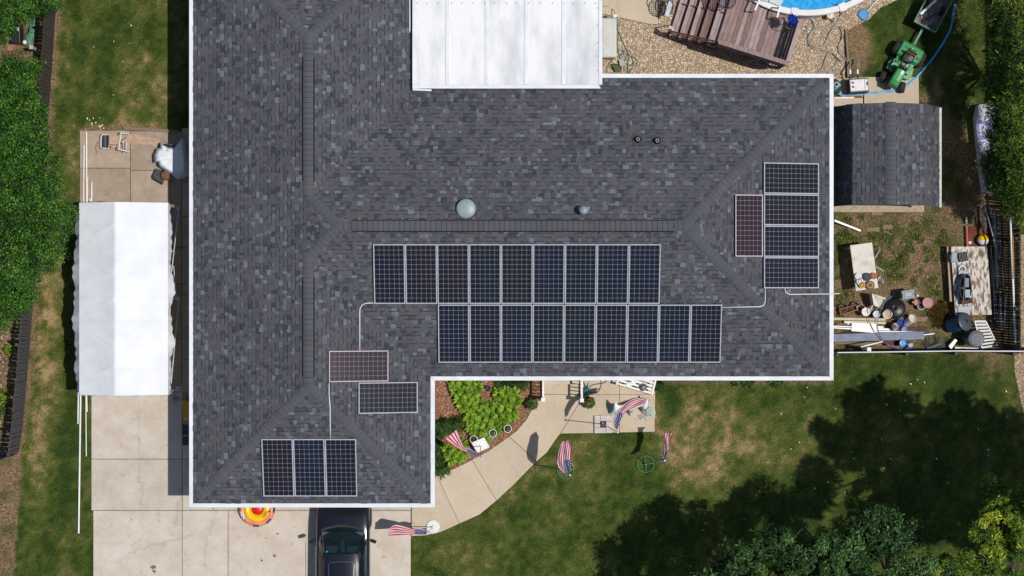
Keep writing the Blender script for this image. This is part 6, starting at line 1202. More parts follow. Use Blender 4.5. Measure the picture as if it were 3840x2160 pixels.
# ================================================================ fenced junk yard
def bucket(name, label, c, r, h, mt, lid=None, tilt=None, inner=None, handle=None, z=0.0, lid_r=None):
    t = thing(name, label, 'bucket', (c.x, c.y, z)); ax_ = tilt
    MB().lathe([(r*.82, .0), (r*.99, h), (r*1.05, h), (r*1.05, h+.025), (r*.93, h+.025), (r*.78, .02), (.001, .02)], (0, 0, 0), 24, axis=ax_).obj('shell', mt, t, smooth=False)
    if lid is not None: MB().lathe([(r*1.07, h+.012), (r*1.07, h+.04), (r*.95, h+.035), (r*.5, h+.03), (.001, h+.034)], (0, 0, 0), 24, axis=ax_).obj('lid', lid, t)
    elif inner is not None: MB().lathe([(r*.9, h-.04), (.001, h-.05)], (0, 0, 0), 20, axis=ax_).obj('contents', inner, t)
    if handle is not None: MB().tube([(r*1.05*math.cos(a*.314), r*1.05*math.sin(a*.314)*.9, h+.01+.02*math.sin(a*.314)) for a in range(11)], .007, 5).obj('handle', handle, t)
    return t
offw = mat('bucket_white', C(226, 224, 218, .82), .5, C(206, 204, 198, .82), 6)
A, B = vJ(165, 158, .35), vJ(497, 288, .1); tag(MB((A.x, A.y, 0)).bar(A, B, .065, .04).obj('white_board', pvc), 'white plastic trim board slanting from under the eave', 'board')
# table with spools
cs = [vJ(365, 475, .76), vJ(645, 437, .76), vJ(725, 1015, .76), vJ(440, 1055, .76)]; c = sum(cs, Vector())/4
t = thing('work_table', 'stained cream work table holding wire spools', 'table', (c.x, c.y, 0)); MB(t).prism([p[:2] for p in cs], .735, .76).obj('table_top', mat('table_cream', C(216, 210, 198, .82), .6, C(176, 172, 164, .82), 2.2, contrast=(.3, .5)), t, bevel=.005)
for p in cs: q = c.lerp(p, .88); MB(t).box((q.x, q.y, .366), (.05, .05, .735)).obj('leg', pole, t)
for a, b in ((0, 1), (1, 2), (2, 3), (3, 0)): A, B = c.lerp(cs[a], .88), c.lerp(cs[b], .88); MB(t).bar((A.x, A.y, .69), (B.x, B.y, .69), .03, .07).obj('apron', offw, t)
orange = mat('wire_orange', C(176, 104, 56, .82), .6, C(140, 76, 40, .82), 30); ylw = mat('wire_yellow', C(214, 160, 50, .82), .55, C(180, 126, 30, .82), 30); wsp = mat('wire_white', C(224, 222, 220, .82), .55, C(196, 194, 192, .82), 30)
for x, y, r_, fl_, wi, lb in ((472, 868, 43, wsp, wsp, 'white wire spool at the table edge'), (492, 932, 43, wsp, orange, 'white wire spool with copper core on the table'), (585, 875, 52, dk, dk, 'dark grey wire spool on the work table'), (672, 863, 42, orange, orange, 'orange wire coil spool on the work table corner'), (520, 980, 40, ylw, mar, 'small yellow wire spool on the work table'), (622, 982, 56, mat('spool_brown', C(96, 66, 44, .8), .6), ylw, 'large brown and yellow wire spool on the work table')):
    p = vJ(x, y, .86); r_ = r_/3.3895*.00887; t = thing('wire_spool', lb, 'spool', (p.x, p.y, .762)); MB().lathe([(r_, 0), (r_, .012), (.5*r_, .012), (.5*r_, .0)], (0, 0, 0), 22).obj('flange', fl_, t); MB().lathe([(r_*.9, .013), (r_*.92, .085)], (0, 0, 0), 22).obj('winding', wi, t); MB().lathe([(r_*.25, .087), (r_, .087), (r_, .1), (r_*.72, .1), (r_*.7, .105), (r_*.45, .105), (r_*.42, .1), (r_*.25, .1)], (0, 0, 0), 22).obj('flange', fl_, t); MB().lathe([(r_*.66, .106), (r_*.5, .108)], (0, 0, 0), 20, cap=False).obj('ring', wi, t); MB().lathe([(r_*.24, .09), (.001, .09)], (0, 0, 0), 14).obj('hole', blk, t)
c = vJ(752, 905, .1); t = thing('cable_tangle', 'tangle of white and black cable beside the table', 'cable', (c.x, c.y, 0))
for k in range(5): MB(t).tube(smooth_path([vJ(752+random.uniform(-40, 40), 905+random.uniform(-50, 60), .05+.05*random.random()) for _ in range(6)], 4), .008, 5).obj('cable', (offw, blk)[k % 2], t, smooth=True)
galv = mat('galvanised', C(150, 152, 156, .8), .5, C(118, 120, 126, .8), 7, metal=.3)
for a, b, w_, lb in (((680, 640), (745, 530), .05, 'angled galvanised bracket right of the work table'), ((697, 745), (792, 803), .055, 'galvanised metal strip lying below the bracket')):
    A, B = vJ(*a, .06), vJ(*b, .06); mm = MB((A.x, A.y, 0)); mm.bar(A, B, w_, .01); mm.bar(A+Vector((.02, 0, .02)), B+Vector((.02, 0, .02)), .008, .04); tag(mm.obj('bracket', galv), lb, 'bracket')
for poly, lb in ((((570, 250), (735, 245), (742, 300), (572, 302)), 'flat grey board offcut below the shed'), (((780, 215), (905, 218), (900, 268), (776, 270)), 'reddish board offcut below the shed'), (((640, 52), (782, 50), (775, 92), (632, 90)), 'dark board offcut against the shed sill')):
    q = [vJ(x, y) for x, y in poly]; c = sum(q, Vector())/4; tag(MB((c.x, c.y, 0)).prism([p[:2] for p in q], 0.0, .035).obj('board_offcut', timber, bevel=.004), lb, 'board')
A, B = vJ(790, 285, .03), vJ(892, 337, .03); tag(MB((A.x, A.y, 0)).tube([A, B], .012, 6).obj('stick', oldwood), 'pale stick beside the reddish offcut', 'stick')
# grey tote
toteg = mat('tote_grey', C(128, 144, 148, .82), .45, C(112, 128, 132, .82), 4); c = n4(1790, 145, .6); t = thing('storage_tote', 'grey lidded storage tote standing in the weeds', 'tote', (c.x, c.y, 0), .14)
MB().box((0, 0, .28), (.36, .25, .56), taper=1.12).obj('tub', toteg, t, bevel=.03); MB().box((0, 0, .585), (.44, .31, .05)).obj('lid', toteg, t, bevel=.03); MB().box((0, 0, .615), (.28, .18, .02)).obj('lid_ridge', toteg, t, bevel=.03); MB().box((0, 0, .628), (.2, .11, .012)).obj('lid_centre', lgrey, t, bevel=.02)
for sx in (-1, 1): MB().box((sx*.195, 0, .615), (.03, .1, .02)).obj('latch', blk, t)
c = n4(1990, 170, .1); tag(MB((c.x, c.y, 0)).lathe([(.04, 0), (.045, .12), (.03, .15), (.001, .155)], (c.x, c.y, 0), 14).obj('jar', offw), 'small white jar between tote and pink tub', 'jar')
pink = mat('pink_tub', C(176, 118, 122, .82), .5, C(158, 100, 106, .82), 3); c = n4(2180, 335); bucket('tub', 'round pink plastic tub with a full lid of pink', c, .168, .34, offw, lid=pink); c = n4(2050, 410); bucket('bucket', 'white bucket with wire handle pushed under the pink tub', c, .12, .22, offw, inner=dk, handle=steel)
c = n4(1940, 325); bucket('bucket', 'small orange brown bucket holding a yellow ball', c, .1, .28, mat('bucket_orange', C(166, 98, 70, .82), .5), inner=mat('amber', C(150, 80, 50, .8), .4)); p = n4(1890, 320, .3); tag(MB((p.x, p.y, .26)).ball((p.x, p.y, .29), .032).obj('ball', yel, smooth=True), 'tiny yellow ball in the orange bucket', 'ball')
c = n4(1490, 470, .1); t = thing('bin_lid', 'big black bin lid lying on the ground among buckets', 'lid', (c.x, c.y, 0)); MB().lathe([(.34, .05), (.345, .09), (.31, .12), (.22, .16), (.1, .19), (.04, .195), (.035, .17), (.001, .17)], (0, 0, 0), 32, axis=(-.12, .2, 1)).obj('dome', blk, t, smooth=True); MB().torus((0, 0, .085), .34, .02, 32, 6, axis=(-.12, .2, 1)).obj('rim', blk, t, smooth=True)
c = n4(785, 535); bucket('bucket', 'white lidded bucket with a metal hook beside the orange planter', c, .135, .36, offw, lid=offw, handle=steel); A, B = n4(735, 535, .42), n4(890, 545, .42); tag(MB((A.x, A.y, .4)).tube([A, A.lerp(B, .6), B], .012, 6).obj('hook', steel), 'metal hook lying on the white bucket lid', 'hook')
c = n4(1030, 590); bucket('bucket', 'small pale blue-grey lidded bucket between two white buckets', c, .115, .3, offw, lid=mat('lid_blue_grey', C(176, 188, 200, .82), .4), handle=None); c = n4(930, 470); bucket('bucket', 'dark open pail behind the pale lidded bucket', c, .115, .25, dk, inner=blk)
c = n4(1270, 590); bucket('bucket', 'open white bucket stained tan inside beside the black lid', c, .15, .36, offw, inner=mat('tan_stain', C(206, 178, 160, .8), .8, C(180, 146, 126, .8), 9), handle=blk); c = n4(700, 450); t = thing('hoop_stack', 'stack of pale plant hoops behind the white bucket', 'hoops', (c.x, c.y, 0))
for k in range(3): MB(t).torus((c.x, c.y-.01*k, .1+.05*k), .13, .008, 24, 5).obj('hoop', steel, t)
tilt = Vector((.38, .42, .82)); c = n4(1735, 800); bucket('bucket', 'tall tilted white bucket with pink lettering beside the blue bucket', c, .14, .38, offw, inner=mat('cream_in', C(214, 204, 184, .8), .8), tilt=tilt)
bb = mat('bucket_blue', C(24, 84, 190, .84), .4, C(16, 66, 160, .84), 6); c = n4(1600, 810); bucket('bucket', 'bright blue open bucket tipped against the white one', c, .12, .3, bb, inner=mat('bucket_blue_dark', C(16, 50, 130, .8), .5), tilt=Vector((-.1, .15, .97))); c = n4(1460, 875); bucket('bucket', 'brown open bucket full of metal scraps', c, .135, .33, mat('bucket_brown', C(108, 84, 74, .8), .6), inner=galv)
mm = MB((c.x, c.y, .25))
for k in range(12): mm.box((c.x+random.uniform(-.09, .05), c.y+random.uniform(-.09, .07), .32+random.random()*.06), (.07, .03, .015), rz=random.random()*3, rx=random.random())
tag(mm.obj('metal_scraps', galv), 'metal scraps heaped in the brown bucket', 'scraps'); c = n4(1690, 955); bucket('bucket', 'low blue tub of pale rags beside the grey panel', c, .12, .14, bb, inner=mat('rag_blue', C(150, 160, 200, .8), .8, C(110, 120, 170, .8), 14))
c = n4(1620, 1240); bucket('bucket', 'blue lidded pail against the low white-capped fence', c, .115, .36, dk, lid=mat('lid_blue', C(30, 130, 205, .84), .4)); c = n4(1800, 1290); t = thing('glass_jar', 'clear glass jar beside the blue lidded pail', 'jar', (c.x, c.y, 0)); MB(t).box((c.x, c.y, .14), (.2, .17, .28), rz=.2).obj('body', mat('jar_glass', C(150, 168, 170, .8), .1, C(110, 128, 132, .8), 6), t, bevel=.03); MB(t).box((c.x, c.y, .29), (.14, .12, .02), rz=.2).obj('neck', lgrey, t, bevel=.008)
# orange planter frame
oc = [n4(x, y, .2) for x, y in ((232, 482), (602, 385), (634, 492), (258, 604))]; c = sum(oc, Vector())/4; t = thing('planter_box', 'rectangular orange planter box full of weeds', 'planter', (c.x, c.y, 0)); terr = mat('terracotta', C(186, 96, 66, .82), .6, C(160, 78, 54, .82), 6)
for i in range(4): A, B = oc[i], oc[(i+1) % 4]; MB(t).bar(A+Vector((0, 0, -.08)), B+Vector((0, 0, -.08)), .022, .2).obj('side', terr, t)
MB(t).prism([c.lerp(p, .93)[:2] for p in oc], .02, .1).obj('soil', mat('soil', C(70, 58, 42, .8), .95, C(46, 38, 28, .8), 20), t)
for x, y, r_, lb in ((300, 450, .17, 'black coiled edging behind the orange planter'), (560, 400, .15, 'black coiled tubing beside the plant hoops')):
    c = n4(x, y); t = thing('tubing_coil', lb, 'tubing', (c.x, c.y, 0))
    for k in range(3): MB(t).torus((c.x, c.y, .03+.035*k), r_-.012*k, .014, 26, 6).obj('loop', blk, t)
# white cabinet
cs = [n4(x, y, .55) for x, y in ((950, 122), (1215, 222), (1235, 305), (1232, 380), (1155, 442), (1000, 390))]; c = sum(cs, Vector())/6; t = thing('metal_cabinet', 'tipped white metal cabinet casing above the buckets', 'cabinet', (c.x, c.y, 0)); MB(t).prism([p[:2] for p in (cs[0], cs[1], cs[2], cs[4], cs[5])], .05, [.62, .58, .4, .32, .5]).obj('casing', offw, t, bevel=.008)
MB(t).bar(n4(952, 125, .63), n4(1000, 392, .52), .025, .02).obj('edge_strip', dk, t); MB(t).prism([n4(x, y)[:2] for x, y in ((970, 145), (1200, 228), (1195, 262), (985, 205))], .6, .612).obj('top_panel', mat('cream_panel', C(222, 208, 186, .82), .7), t)
A, B = n4(985, 385, .45), n4(900, 560, .4); tag(MB((A.x, A.y, 0)).tube([A, B], .014, 7).obj('white_rod', pvc), 'white rod slanting from the cabinet to the bucket', 'rod')
# long sheets and trims
tan = mat('soffit_tan', C(210, 198, 174, .82), .6, C(196, 184, 160, .82), 3)
def sheetp(name, label, poly, z0, z1, mt, cat='panel', vw=n4, bev=.003):
    q = [vw(x, y, z1) for x, y in poly]; c_ = sum(q, Vector())/len(q); return tag(MB((c_.x, c_.y, 0)).prism([p[:2] for p in q], z0, z1).obj(name, mt, bevel=bev), label, cat)
ob = sheetp('soffit_strip', 'long tan perforated soffit strip below the buckets', ((60, 668), (1275, 690), (1272, 742), (60, 722)), .1, .16, tan); mm = MB((ob.location.x, ob.location.y, 0))
for k in range(26): p = n4(120+k*43, 695+k*.9, .162); mm.box((p.x, p.y, .1615), (.03, .012, .003))
h_ = mm.obj('holes', dk, None); h_.parent = ob; h_.location = (0, 0, 0)
sheetp('trim_strip', 'plain tan trim strip beside the perforated soffit', ((330, 742), (1280, 765), (1278, 818), (340, 800)), .08, .13, tan); sheetp('siding_sheet', 'flat white panel lying over the trim pieces', ((510, 785), (1095, 815), (1098, 1028), (498, 972)), .17, .2, pvc)
for poly, lb in ((((60, 850), (505, 868), (505, 895), (60, 875)), 'thin white gutter length beside the house wall'), (((60, 885), (500, 910), (500, 942), (60, 912)), 'wide white gutter length under the white panel'), (((340, 768), (510, 775), (510, 790), (345, 785)), 'short white trim end beside the tan strip'), (((1100, 860), (1230, 870), (1225, 905), (1100, 900)), 'short white gutter end right of the white panel'), (((1100, 905), (1390, 918), (1385, 965), (1100, 955)), 'grey-white gutter length below the brown bucket'), (((1100, 968), (2110, 985), (2100, 1000), (1100, 1000)), 'long white drip edge along the grey panel')): sheetp('gutter_length', lb, poly, .12, .165, pvc, 'gutter')
sheetp('glass_sheet', 'pale glass sheet under the white gutter lengths', ((405, 790), (505, 795), (505, 830), (400, 826)), .06, .08, pale); sheetp('grey_plank', 'dark grey plank below the white panel', ((160, 815), (510, 835), (505, 855), (160, 838)), .1, .14, timber, 'plank')
corr = mat('corrugated', C(160, 168, 186, .82), .4, C(144, 152, 170, .82), 3, metal=.2); cA, cB, cC, cD = n4(40, 1045, .25), n4(2145, 985, .25), n4(2148, 1160, .25), n4(40, 1222, .25); c = (cA+cB+cC+cD)/4; t = thing('corrugated_panel', 'long blue-grey corrugated metal panel jutting from the house', 'panel', (c.x, c.y, 0))
def cor(u, v): p = cA.lerp(cB, u).lerp(cD.lerp(cC, u), v); return p+Vector((0, 0, .018*math.cos(v*6.283*3)+.03*math.sin(u*3.14)))
MB(t).grid(cor, 20, 36).obj('sheet', corr, t, solid=.003); A, B = n4(2140, 1060, .22), n4(2378, 1032, .2); MB(t).bar(A, B, .03, .02).obj('loose_strip', corr, t)
for poly, lb in ((((1380, 655), (2235, 655), (2200, 752), (1930, 752), (1400, 720)), 'dark brown plank behind the tilted white bucket'), (((1780, 905), (2190, 870), (2215, 985), (1800, 1000)), 'red brown plank beside the low blue tub'), (((1290, 1190), (1640, 1190), (1400, 1310), (1260, 1290)), 'reddish plywood scrap by the blue lidded pail')): sheetp('plank', lb, poly, .04, .09, redm if 'red' in lb else timber, 'plank')
sheetp('wood_sheet', 'weathered grey board below the corrugated panel', ((120, 1225), (1180, 1230), (1180, 1300), (120, 1270)), .03, .08, timber, 'board'); A, B = n4(712, 1336, 1.0), n4(1205, 1212, .5); tag(MB((A.x, A.y, 0)).bar(A, B, .035, .035).obj('white_stick', pvc), 'white stick leaning from the white post to the panel', 'stick')
def cord(label, pts, mt, r_=.011): 
    pp = smooth_path([n4(*q) for q in pts], 6); tag(MB((pp[0].x, pp[0].y, 0)).tube(pp, r_, 6).obj('cord', mt, smooth=True), label, 'cord')
cord('blue cord looping from the tote over the grey panel', ((1475, 158, .1), (1380, 215, .1), (1290, 300, .15), (1225, 380, .3), (1160, 520, .38), (1095, 660, .3), (1085, 800, .25), (1100, 930, .25), (1140, 1060, .3), (1210, 1170, .3), (1300, 1250, .3), (1420, 1330, .3), (1560, 1375, .3), (1710, 1388, .3), (1850, 1370, .3), (1920, 1310, .3)), bluep); cord('red cord crossing the white panel', ((868, 345, .2), (860, 430, .4), (870, 560, .4), (885, 680, .3), (925, 800, .25), (990, 930, .25), (1080, 1060, .32), (1180, 1180, .3), (1260, 1250, .3), (1400, 1325, .3)), mat('cord_red', C(170, 34, 60, .84), .5))
for k, (x, y) in enumerate(((2230, 1180), (2480, 1150))):
    c = n4(x, y); t = thing('wire_bundle', ('tangled grey wire bundle by the low fence', 'grey wire offcuts beside the dark trash can')[k], 'wire', (c.x, c.y, 0)); mm = MB(t)
    for q in range(16): a = -1.1+random.uniform(-.5, .5); p = Vector((c.x+random.uniform(-.12, .05), c.y+random.uniform(-.1, .12), .05)); mm.tube([p, p+Vector((math.cos(a)*.3, math.sin(a)*.3, .1*random.random()))], .005, 4)
    mm.obj('wires', galv, t)
A, B = n4(2230, 1362, .1), n4(2535, 1255, .3); tag(MB((A.x, A.y, 0)).bar(A, B, .06, .03).obj('angle_iron', galv), 'grey steel angle leaning on the low fence', 'bracket')
# trash cans
navy = mat('can_blue', C(24, 78, 112, .82), .4, C(18, 62, 92, .82), 4); cany = mat('can_grey', C(74, 80, 90, .82), .45, C(62, 68, 78, .82), 4)
b0, b1 = vK(1640, 685, .12), vK(1822, 632, .66); d = (b1-b0); t = thing('trash_can', 'tipped blue trash can with a black lid', 'trash can', (b0.x, b0.y, 0)); L_ = d.length; MB(t).lathe([(.22, 0), (.24, .02), (.275, L_-.03), (.30, L_-.02), (.30, L_+.01)], b0, 28, axis=d).obj('can', navy, t, smooth=False)
MB(t).lathe([(.31, L_), (.31, L_+.035), (.27, L_+.06), (.15, L_+.09), (.001, L_+.1)], b0, 28, axis=d).obj('lid', cany, t, smooth=False); dn = d.normalized(); p = b0+dn*(L_+.10); MB(t).tube([p+Vector((-.04, .07, 0)), p+dn*.04, p+Vector((.04, -.07, 0))], .013, 6).obj('lid_handle', blk, t)
b0, b1 = vK(1850, 830, .1), vK(1965, 850, .78); d = b1-b0; L_ = d.length; t = thing('trash_can', 'dark grey round trash can with ringed lid', 'trash can', (b0.x, b0.y, 0)); MB(t).lathe([(.21, 0), (.23, .02), (.265, L_)], b0, 28, axis=d).obj('can', dgreen, t); MB(t).lathe([(.285, L_-.02), (.285, L_+.03), (.25, L_+.045), (.2, L_+.04), (.19, L_+.05), (.1, L_+.05), (.09, L_+.06), (.001, L_+.06)], b0, 30, axis=d).obj('lid', cany, t)
# white louvred shutter
q = [vK(1950, 628, .75), vK(2092, 628, .75), vK(2245, 890, .35), vK(2242, 985, .25), vK(2040, 985, .25)]; c = sum(q, Vector())/5; t = thing('louvred_shutter', 'white louvred shutter leaning over by the trash cans', 'shutter', (c.x, c.y, 0)); TL, TR, BR, BL = q[0], q[1], vK(2240, 930, .3), vK(2040, 960, .3)
MB(t).bar(TL, BL, .035, .03).obj('stile', pvc, t); MB(t).bar(TR, BR, .035, .03).obj('stile', pvc, t)
for k in range(9): a = k/8; A, B = TL.lerp(BL, a), TR.lerp(BR, a); MB(t).bar(A, B, .07, .012, up=(0, -.5, 1)).obj('louvre', pvc, t)
sheetp('white_crate_panel', 'white lattice crate panel at the low fence', ((1620, 940), (1700, 850), (1730, 870), (1650, 985)), .05, .3, pvc, 'crate', vK); sheetp('white_lath_row', 'white lath lying along the low fence', ((1700, 955), (2000, 965), (2000, 985), (1700, 978)), .05, .12, pvc, 'lath', vK)
# plywood platform
cs = [vJ(1645, 490, .42), vJ(2110, 490, .42), vJ(2165, 1355, .42), vJ(1705, 1365, .42)]; c = sum(cs, Vector())/4; t = thing('plywood_platform', 'low platform with peeling white paint beside the pipes', 'platform', (c.x, c.y, 0))
MB(t).prism([p[:2] for p in cs], .38, .42).obj('top', mat('peeling_paint', C(214, 206, 196, .82), .8, C(112, 96, 84, .8), 5.5, contrast=(.42, .56), stretch=(2.2, .7, 1), detail=8), t)
for p in cs: q = c.lerp(p, .9); MB(t).box((q.x, q.y, .19), (.09, .09, .38)).obj('leg', timber, t)
for k, (xa_, xb_) in enumerate(((1600, 1640), (1622, 1655))): A, B = vJ(xa_, 490, .3-.05*k), vJ(xb_, 1190, .3-.05*k); tag(MB((A.x, A.y, 0)).bar(A, B, .045, .08).obj('rail_board', oldwood), ('outer narrow board standing along the platform side', 'inner narrow board standing along the platform side')[k], 'board')
c = vJ(1688, 625, .55); t = thing('tool_case', 'grey plastic tool case on the platform corner', 'tool case', (c.x, c.y, .42), -.06); MB().box((0, 0, .07), (.2, .36, .14)).obj('case', toteg, t, bevel=.02); MB().box((.0, .03, .145), (.06, .11, .015)).obj('latch_plate', lgrey, t); MB().box((-.11, 0, .09), (.03, .12, .03)).obj('handle', blk, t)
c = vJ(1805, 622, .5); t = thing('plastic_crate', 'black ribbed crate of odds and ends on the platform', 'crate', (c.x, c.y, .42), .18)
for k in range(6): MB().box((-.13+.052*k, 0, .06), (.02, .3, .12)).obj('rib', blk, t)
for sy in (-1, 0, 1): MB().box((0, sy*.14, .09), (.3, .018, .06)).obj('cross_rib', dk, t)
c = vJ(1790, 790, .5); t = thing('ring_lamp', 'white ring and grey block on a blue pad', 'lamp', (c.x, c.y, .42)); MB().box((.0, .12, .012), (.24, .14, .024)).obj('pad', mat('pad_blue', C(150, 170, 190, .8), .7), t); MB().torus((0, .03, .08), .11, .024, 24, 7).obj('ring', pvc, t); MB().box((.04, -.08, .06), (.34, .16, .12), rz=-.08).obj('block', lgrey, t, bevel=.03); MB().box((.01, .04, .1), (.12, .03, .03), rz=.4).obj('arm', blk, t)
# old wheelbarrow seat, crate and tray
c = vJ(1830, 1010, .6); t = thing('utility_cart', 'dark blue metal tub cart with handles on the platform', 'cart', (c.x, c.y, .42)); mblue = mat('metal_blue', C(62, 92, 116, .82), .45, C(40, 60, 78, .82), 5, metal=.2)
def tub(u, v):
    a = u*6.283; r_ = .55+.45*v; return Vector((.21*math.cos(a)*r_*(1.0 if math.cos(a) < 0 else .85), .46*math.sin(a)*r_, .02+.3*v**1.5))
mm = MB(); mm.grid(tub, 30, 6); mm.obj('tub', mblue, t, smooth=True, solid=.01); MB().box((0, 0, .025), (.2, .5, .02)).obj('tub_floor', mat('rust_floor', C(92, 76, 66, .8), .8), t)
for sx in (-.06, .12): MB().tube([(sx, .38, .36), (sx*1.3, 0, .38), (sx*1.9, -.5, .36)], .014, 7).obj('handle', timber, t)
MB().box((.04, -.2, .34), (.16, .26, .02)).obj('plate', mat('plate_blue', C(140, 166, 176, .8), .5), t); MB().box((.03, .16, .3), (.12, .3, .03)).obj('inner_pan', mat('pan_blue', C(36, 76, 116, .8), .4), t)
c = vJ(1850, 1185, .6); tag(MB((c.x, c.y, .42)).box((c.x, c.y, .52), (.38, .17, .2), rz=.12).obj('wooden_crate', redm, bevel=.012), 'reddish wooden block behind the blue tub cart', 'block'); c = vJ(1812, 1293, .46); t = thing('tool_tray', 'grey ribbed tool tray on the platform end', 'tray', (c.x, c.y, .42), .03); MB().box((0, 0, .02), (.42, .24, .04)).obj('tray', lgrey, t, bevel=.01)
for k in range(4): MB().box((0, -.09+.06*k, .05), (.36, .022, .02)).obj('rib', galv, t)
A, B = vJ(1930, 1200, .45), vJ(1995, 1410, .3); tag(MB((A.x, A.y, .0)).tube([A, B], .014, 6).obj('broom_stick', timber), 'wooden handle sticking out past the platform end', 'handle')
# ball, red pole, rusty tray
c = vJ(2052, 408, .19); ball = thing('beach_ball', 'yellow white and pink beach ball by the platform', 'beach ball', (c.x, c.y, 0)); rB = .19; axb = Vector((-.03, .8, .35)).normalized()
for k, (z0, z1, mt_) in enumerate(((-1, -.45, mat('ball_pink', C(226, 110, 190, .84), .35)), (-.45, .28, mat('ball_white', C(222, 226, 240, .84), .3)), (.28, 1, mat('ball_yellow', C(244, 200, 20, .84), .3)))):
    a0, a1 = math.asin(z0), math.asin(z1); MB(ball).lathe([(max(.0005, rB*math.cos(a0+(a1-a0)*i/8)), rB*math.sin(a0+(a1-a0)*i/8)) for i in range(9)], (c.x, c.y, rB), 28, axis=axb, cap=False).obj('segment', mt_, ball, smooth=True)
A, B = vJ(1850, 225, .12), vJ(1860, 492, .12); rd = mat('red_paint', C(176, 76, 62, .82), .6); tag(MB((A.x, A.y, 0)).bar(A, B, .06, .05).obj('red_bar', rd), 'red painted bar lying above the platform', 'bar'); A, B = vJ(1843, 115, .12), vJ(1848, 200, .12); tag(MB((A.x, A.y, 0)).tube([A, B], .035, 10).obj('pale_pipe_end', offw), 'pale pipe end above the red bar', 'pipe')
sheetp('rusty_tray', 'rusty flat metal sheet under the beach ball', ((1875, 240), (2140, 230), (2140, 490), (1875, 490)), .01, .04, mat('rust', C(120, 62, 44, .8), .85, C(86, 44, 32, .8), 7), 'metal sheet', vJ); c = vJ(1888, 440, .05); tag(MB((c.x, c.y, .04)).lathe([(.045, .04), (.05, .1), (.035, .1), (.001, .08)], (c.x, c.y, 0), 16).obj('cup', offw), 'white plastic cup between the red bar and ball', 'cup')
# pipes along the dark fence
conduitg = mat('pipe_grey', C(150, 156, 168, .82), .45, C(126, 132, 144, .82), 4, metal=.2); dkp = mat('pipe_dark', C(96, 100, 108, .82), .5)
plist = [((2075, -30), (2085, 265), 18, .32), ((2050, -30), (2042, 300), 6, .2), ((2100, 60), (2265, 660), 9, .45), ((2140, -20), (2290, 640), 8, .3), ((2205, 60), (2240, 1040), 17, .35), ((2180, -20), (2245, 300), 7, .25), ((2258, 120), (2285, 650), 9, .4), ((2160, 490), (2180, 1000), 8, .2), ((2180, 650), (2205, 1424), 9, .22), ((2210, 900), (2235, 1500), 8, .25), ((2275, 1130), (2290, 1570), 17, .35), ((2350, 1080), (2320, 1540), 14, .4), ((2150, 640), (2165, 1440), 6, .15), ((2300, 660), (2310, 1050), 7, .3), ((2165, 20), (2220, 480), 6, .18)]
for i, (a, b, r_, z) in enumerate(plist):
    A, B = vJ(*a, z), vJ(*b, z); big = r_ > 12; tag(MB((A.x, A.y, 0)).tube([A, B], r_/3.3895*.0089, 10).obj('metal_pipe', conduitg if i % 3 else dkp, smooth=True), 'thick grey pipe in the bundle along the dark fence' if big else 'thin grey pipe in the bundle along the dark fence', 'pipe', 'thick pipes along the dark fence' if big else 'thin pipes along the dark fence')
brass = mat('brass_old', C(120, 104, 66, .8), .5, metal=.3)
for x, y, lb in ((2272, 1095, 'brassy flared fitting on a thick pipe'), (2355, 1045, 'brassy flared fitting on the outer pipe')): A = vJ(x, y, .38); tag(MB((A.x, A.y, .2)).lathe([(.05, 0), (.06, .12), (.11, .16), (.12, .18)], A, 14, axis=(.03, 1, 0)).obj('pipe_fitting', brass), lb, 'fitting')
A, B = vJ(2402, 120, 1.72), vJ(2470, 1720, 1.2); tag(MB((A.x, A.y, .0)).tube([A, B], .034, 10).obj('long_white_pole', pvc, smooth=True), 'long white pole lying against the top of the dark fence', 'pole'); A, B = vJ(2436, 350, 1.7), vJ(2450, 900, 1.55); tag(MB((A.x, A.y, 0)).tube([A, B], .014, 8).obj('orange_pole', mat('orange_pole', C(206, 140, 50, .82), .5), smooth=True), 'thin orange pole beside the long white pole', 'pole'); A, B = vK(2145, 590, .2), vK(2175, 690, .2); tag(MB((A.x, A.y, 0)).tube([A, B], .012, 6).obj('orange_rod', mat('orange_rod', C(196, 110, 30, .8), .6)), 'short orange rod among the grey pipes', 'rod')
# wrapped sheet pack with lettering under the evergreen
wrap = mat('house_wrap', C(206, 208, 214, .82), .6, C(186, 188, 196, .82), 5, bump=.3); q = [vI(x, y, .45) for x, y in ((2022, 158), (2220, 130), (2330, 600), (2330, 1180), (2150, 1168), (2082, 1150), (2040, 800), (2010, 520), (1992, 300))]; c = sum(q, Vector())/9; t = thing('wrapped_stack', 'white wrapped building sheet stack with blue lettering under the evergreen', 'wrapped stack', (c.x, c.y, 0)); MB(t).prism([p[:2] for p in q], .0, .45).obj('wrap', wrap, t, bevel=.02)
bl = [vI(x, y, .455) for x, y in ((1990, 350), (2185, 335), (2200, 545), (2012, 560))]; MB(t).prism([p[:2] for p in bl], .451, .454).obj('print_block', mat('print_blue', C(112, 118, 172, .82), .6), t)
p = vI(2075, 450, .46); link('lettering', text_mesh('R', .52, wrap), t, (p.x-c.x, p.y-c.y, .458), (0, 0, .05)); p = vI(2062, 615, .46); link('lettering', text_mesh('SO', .30, MATS['print_blue']), t, (p.x-c.x, p.y-c.y, .456), (0, 0, .03))
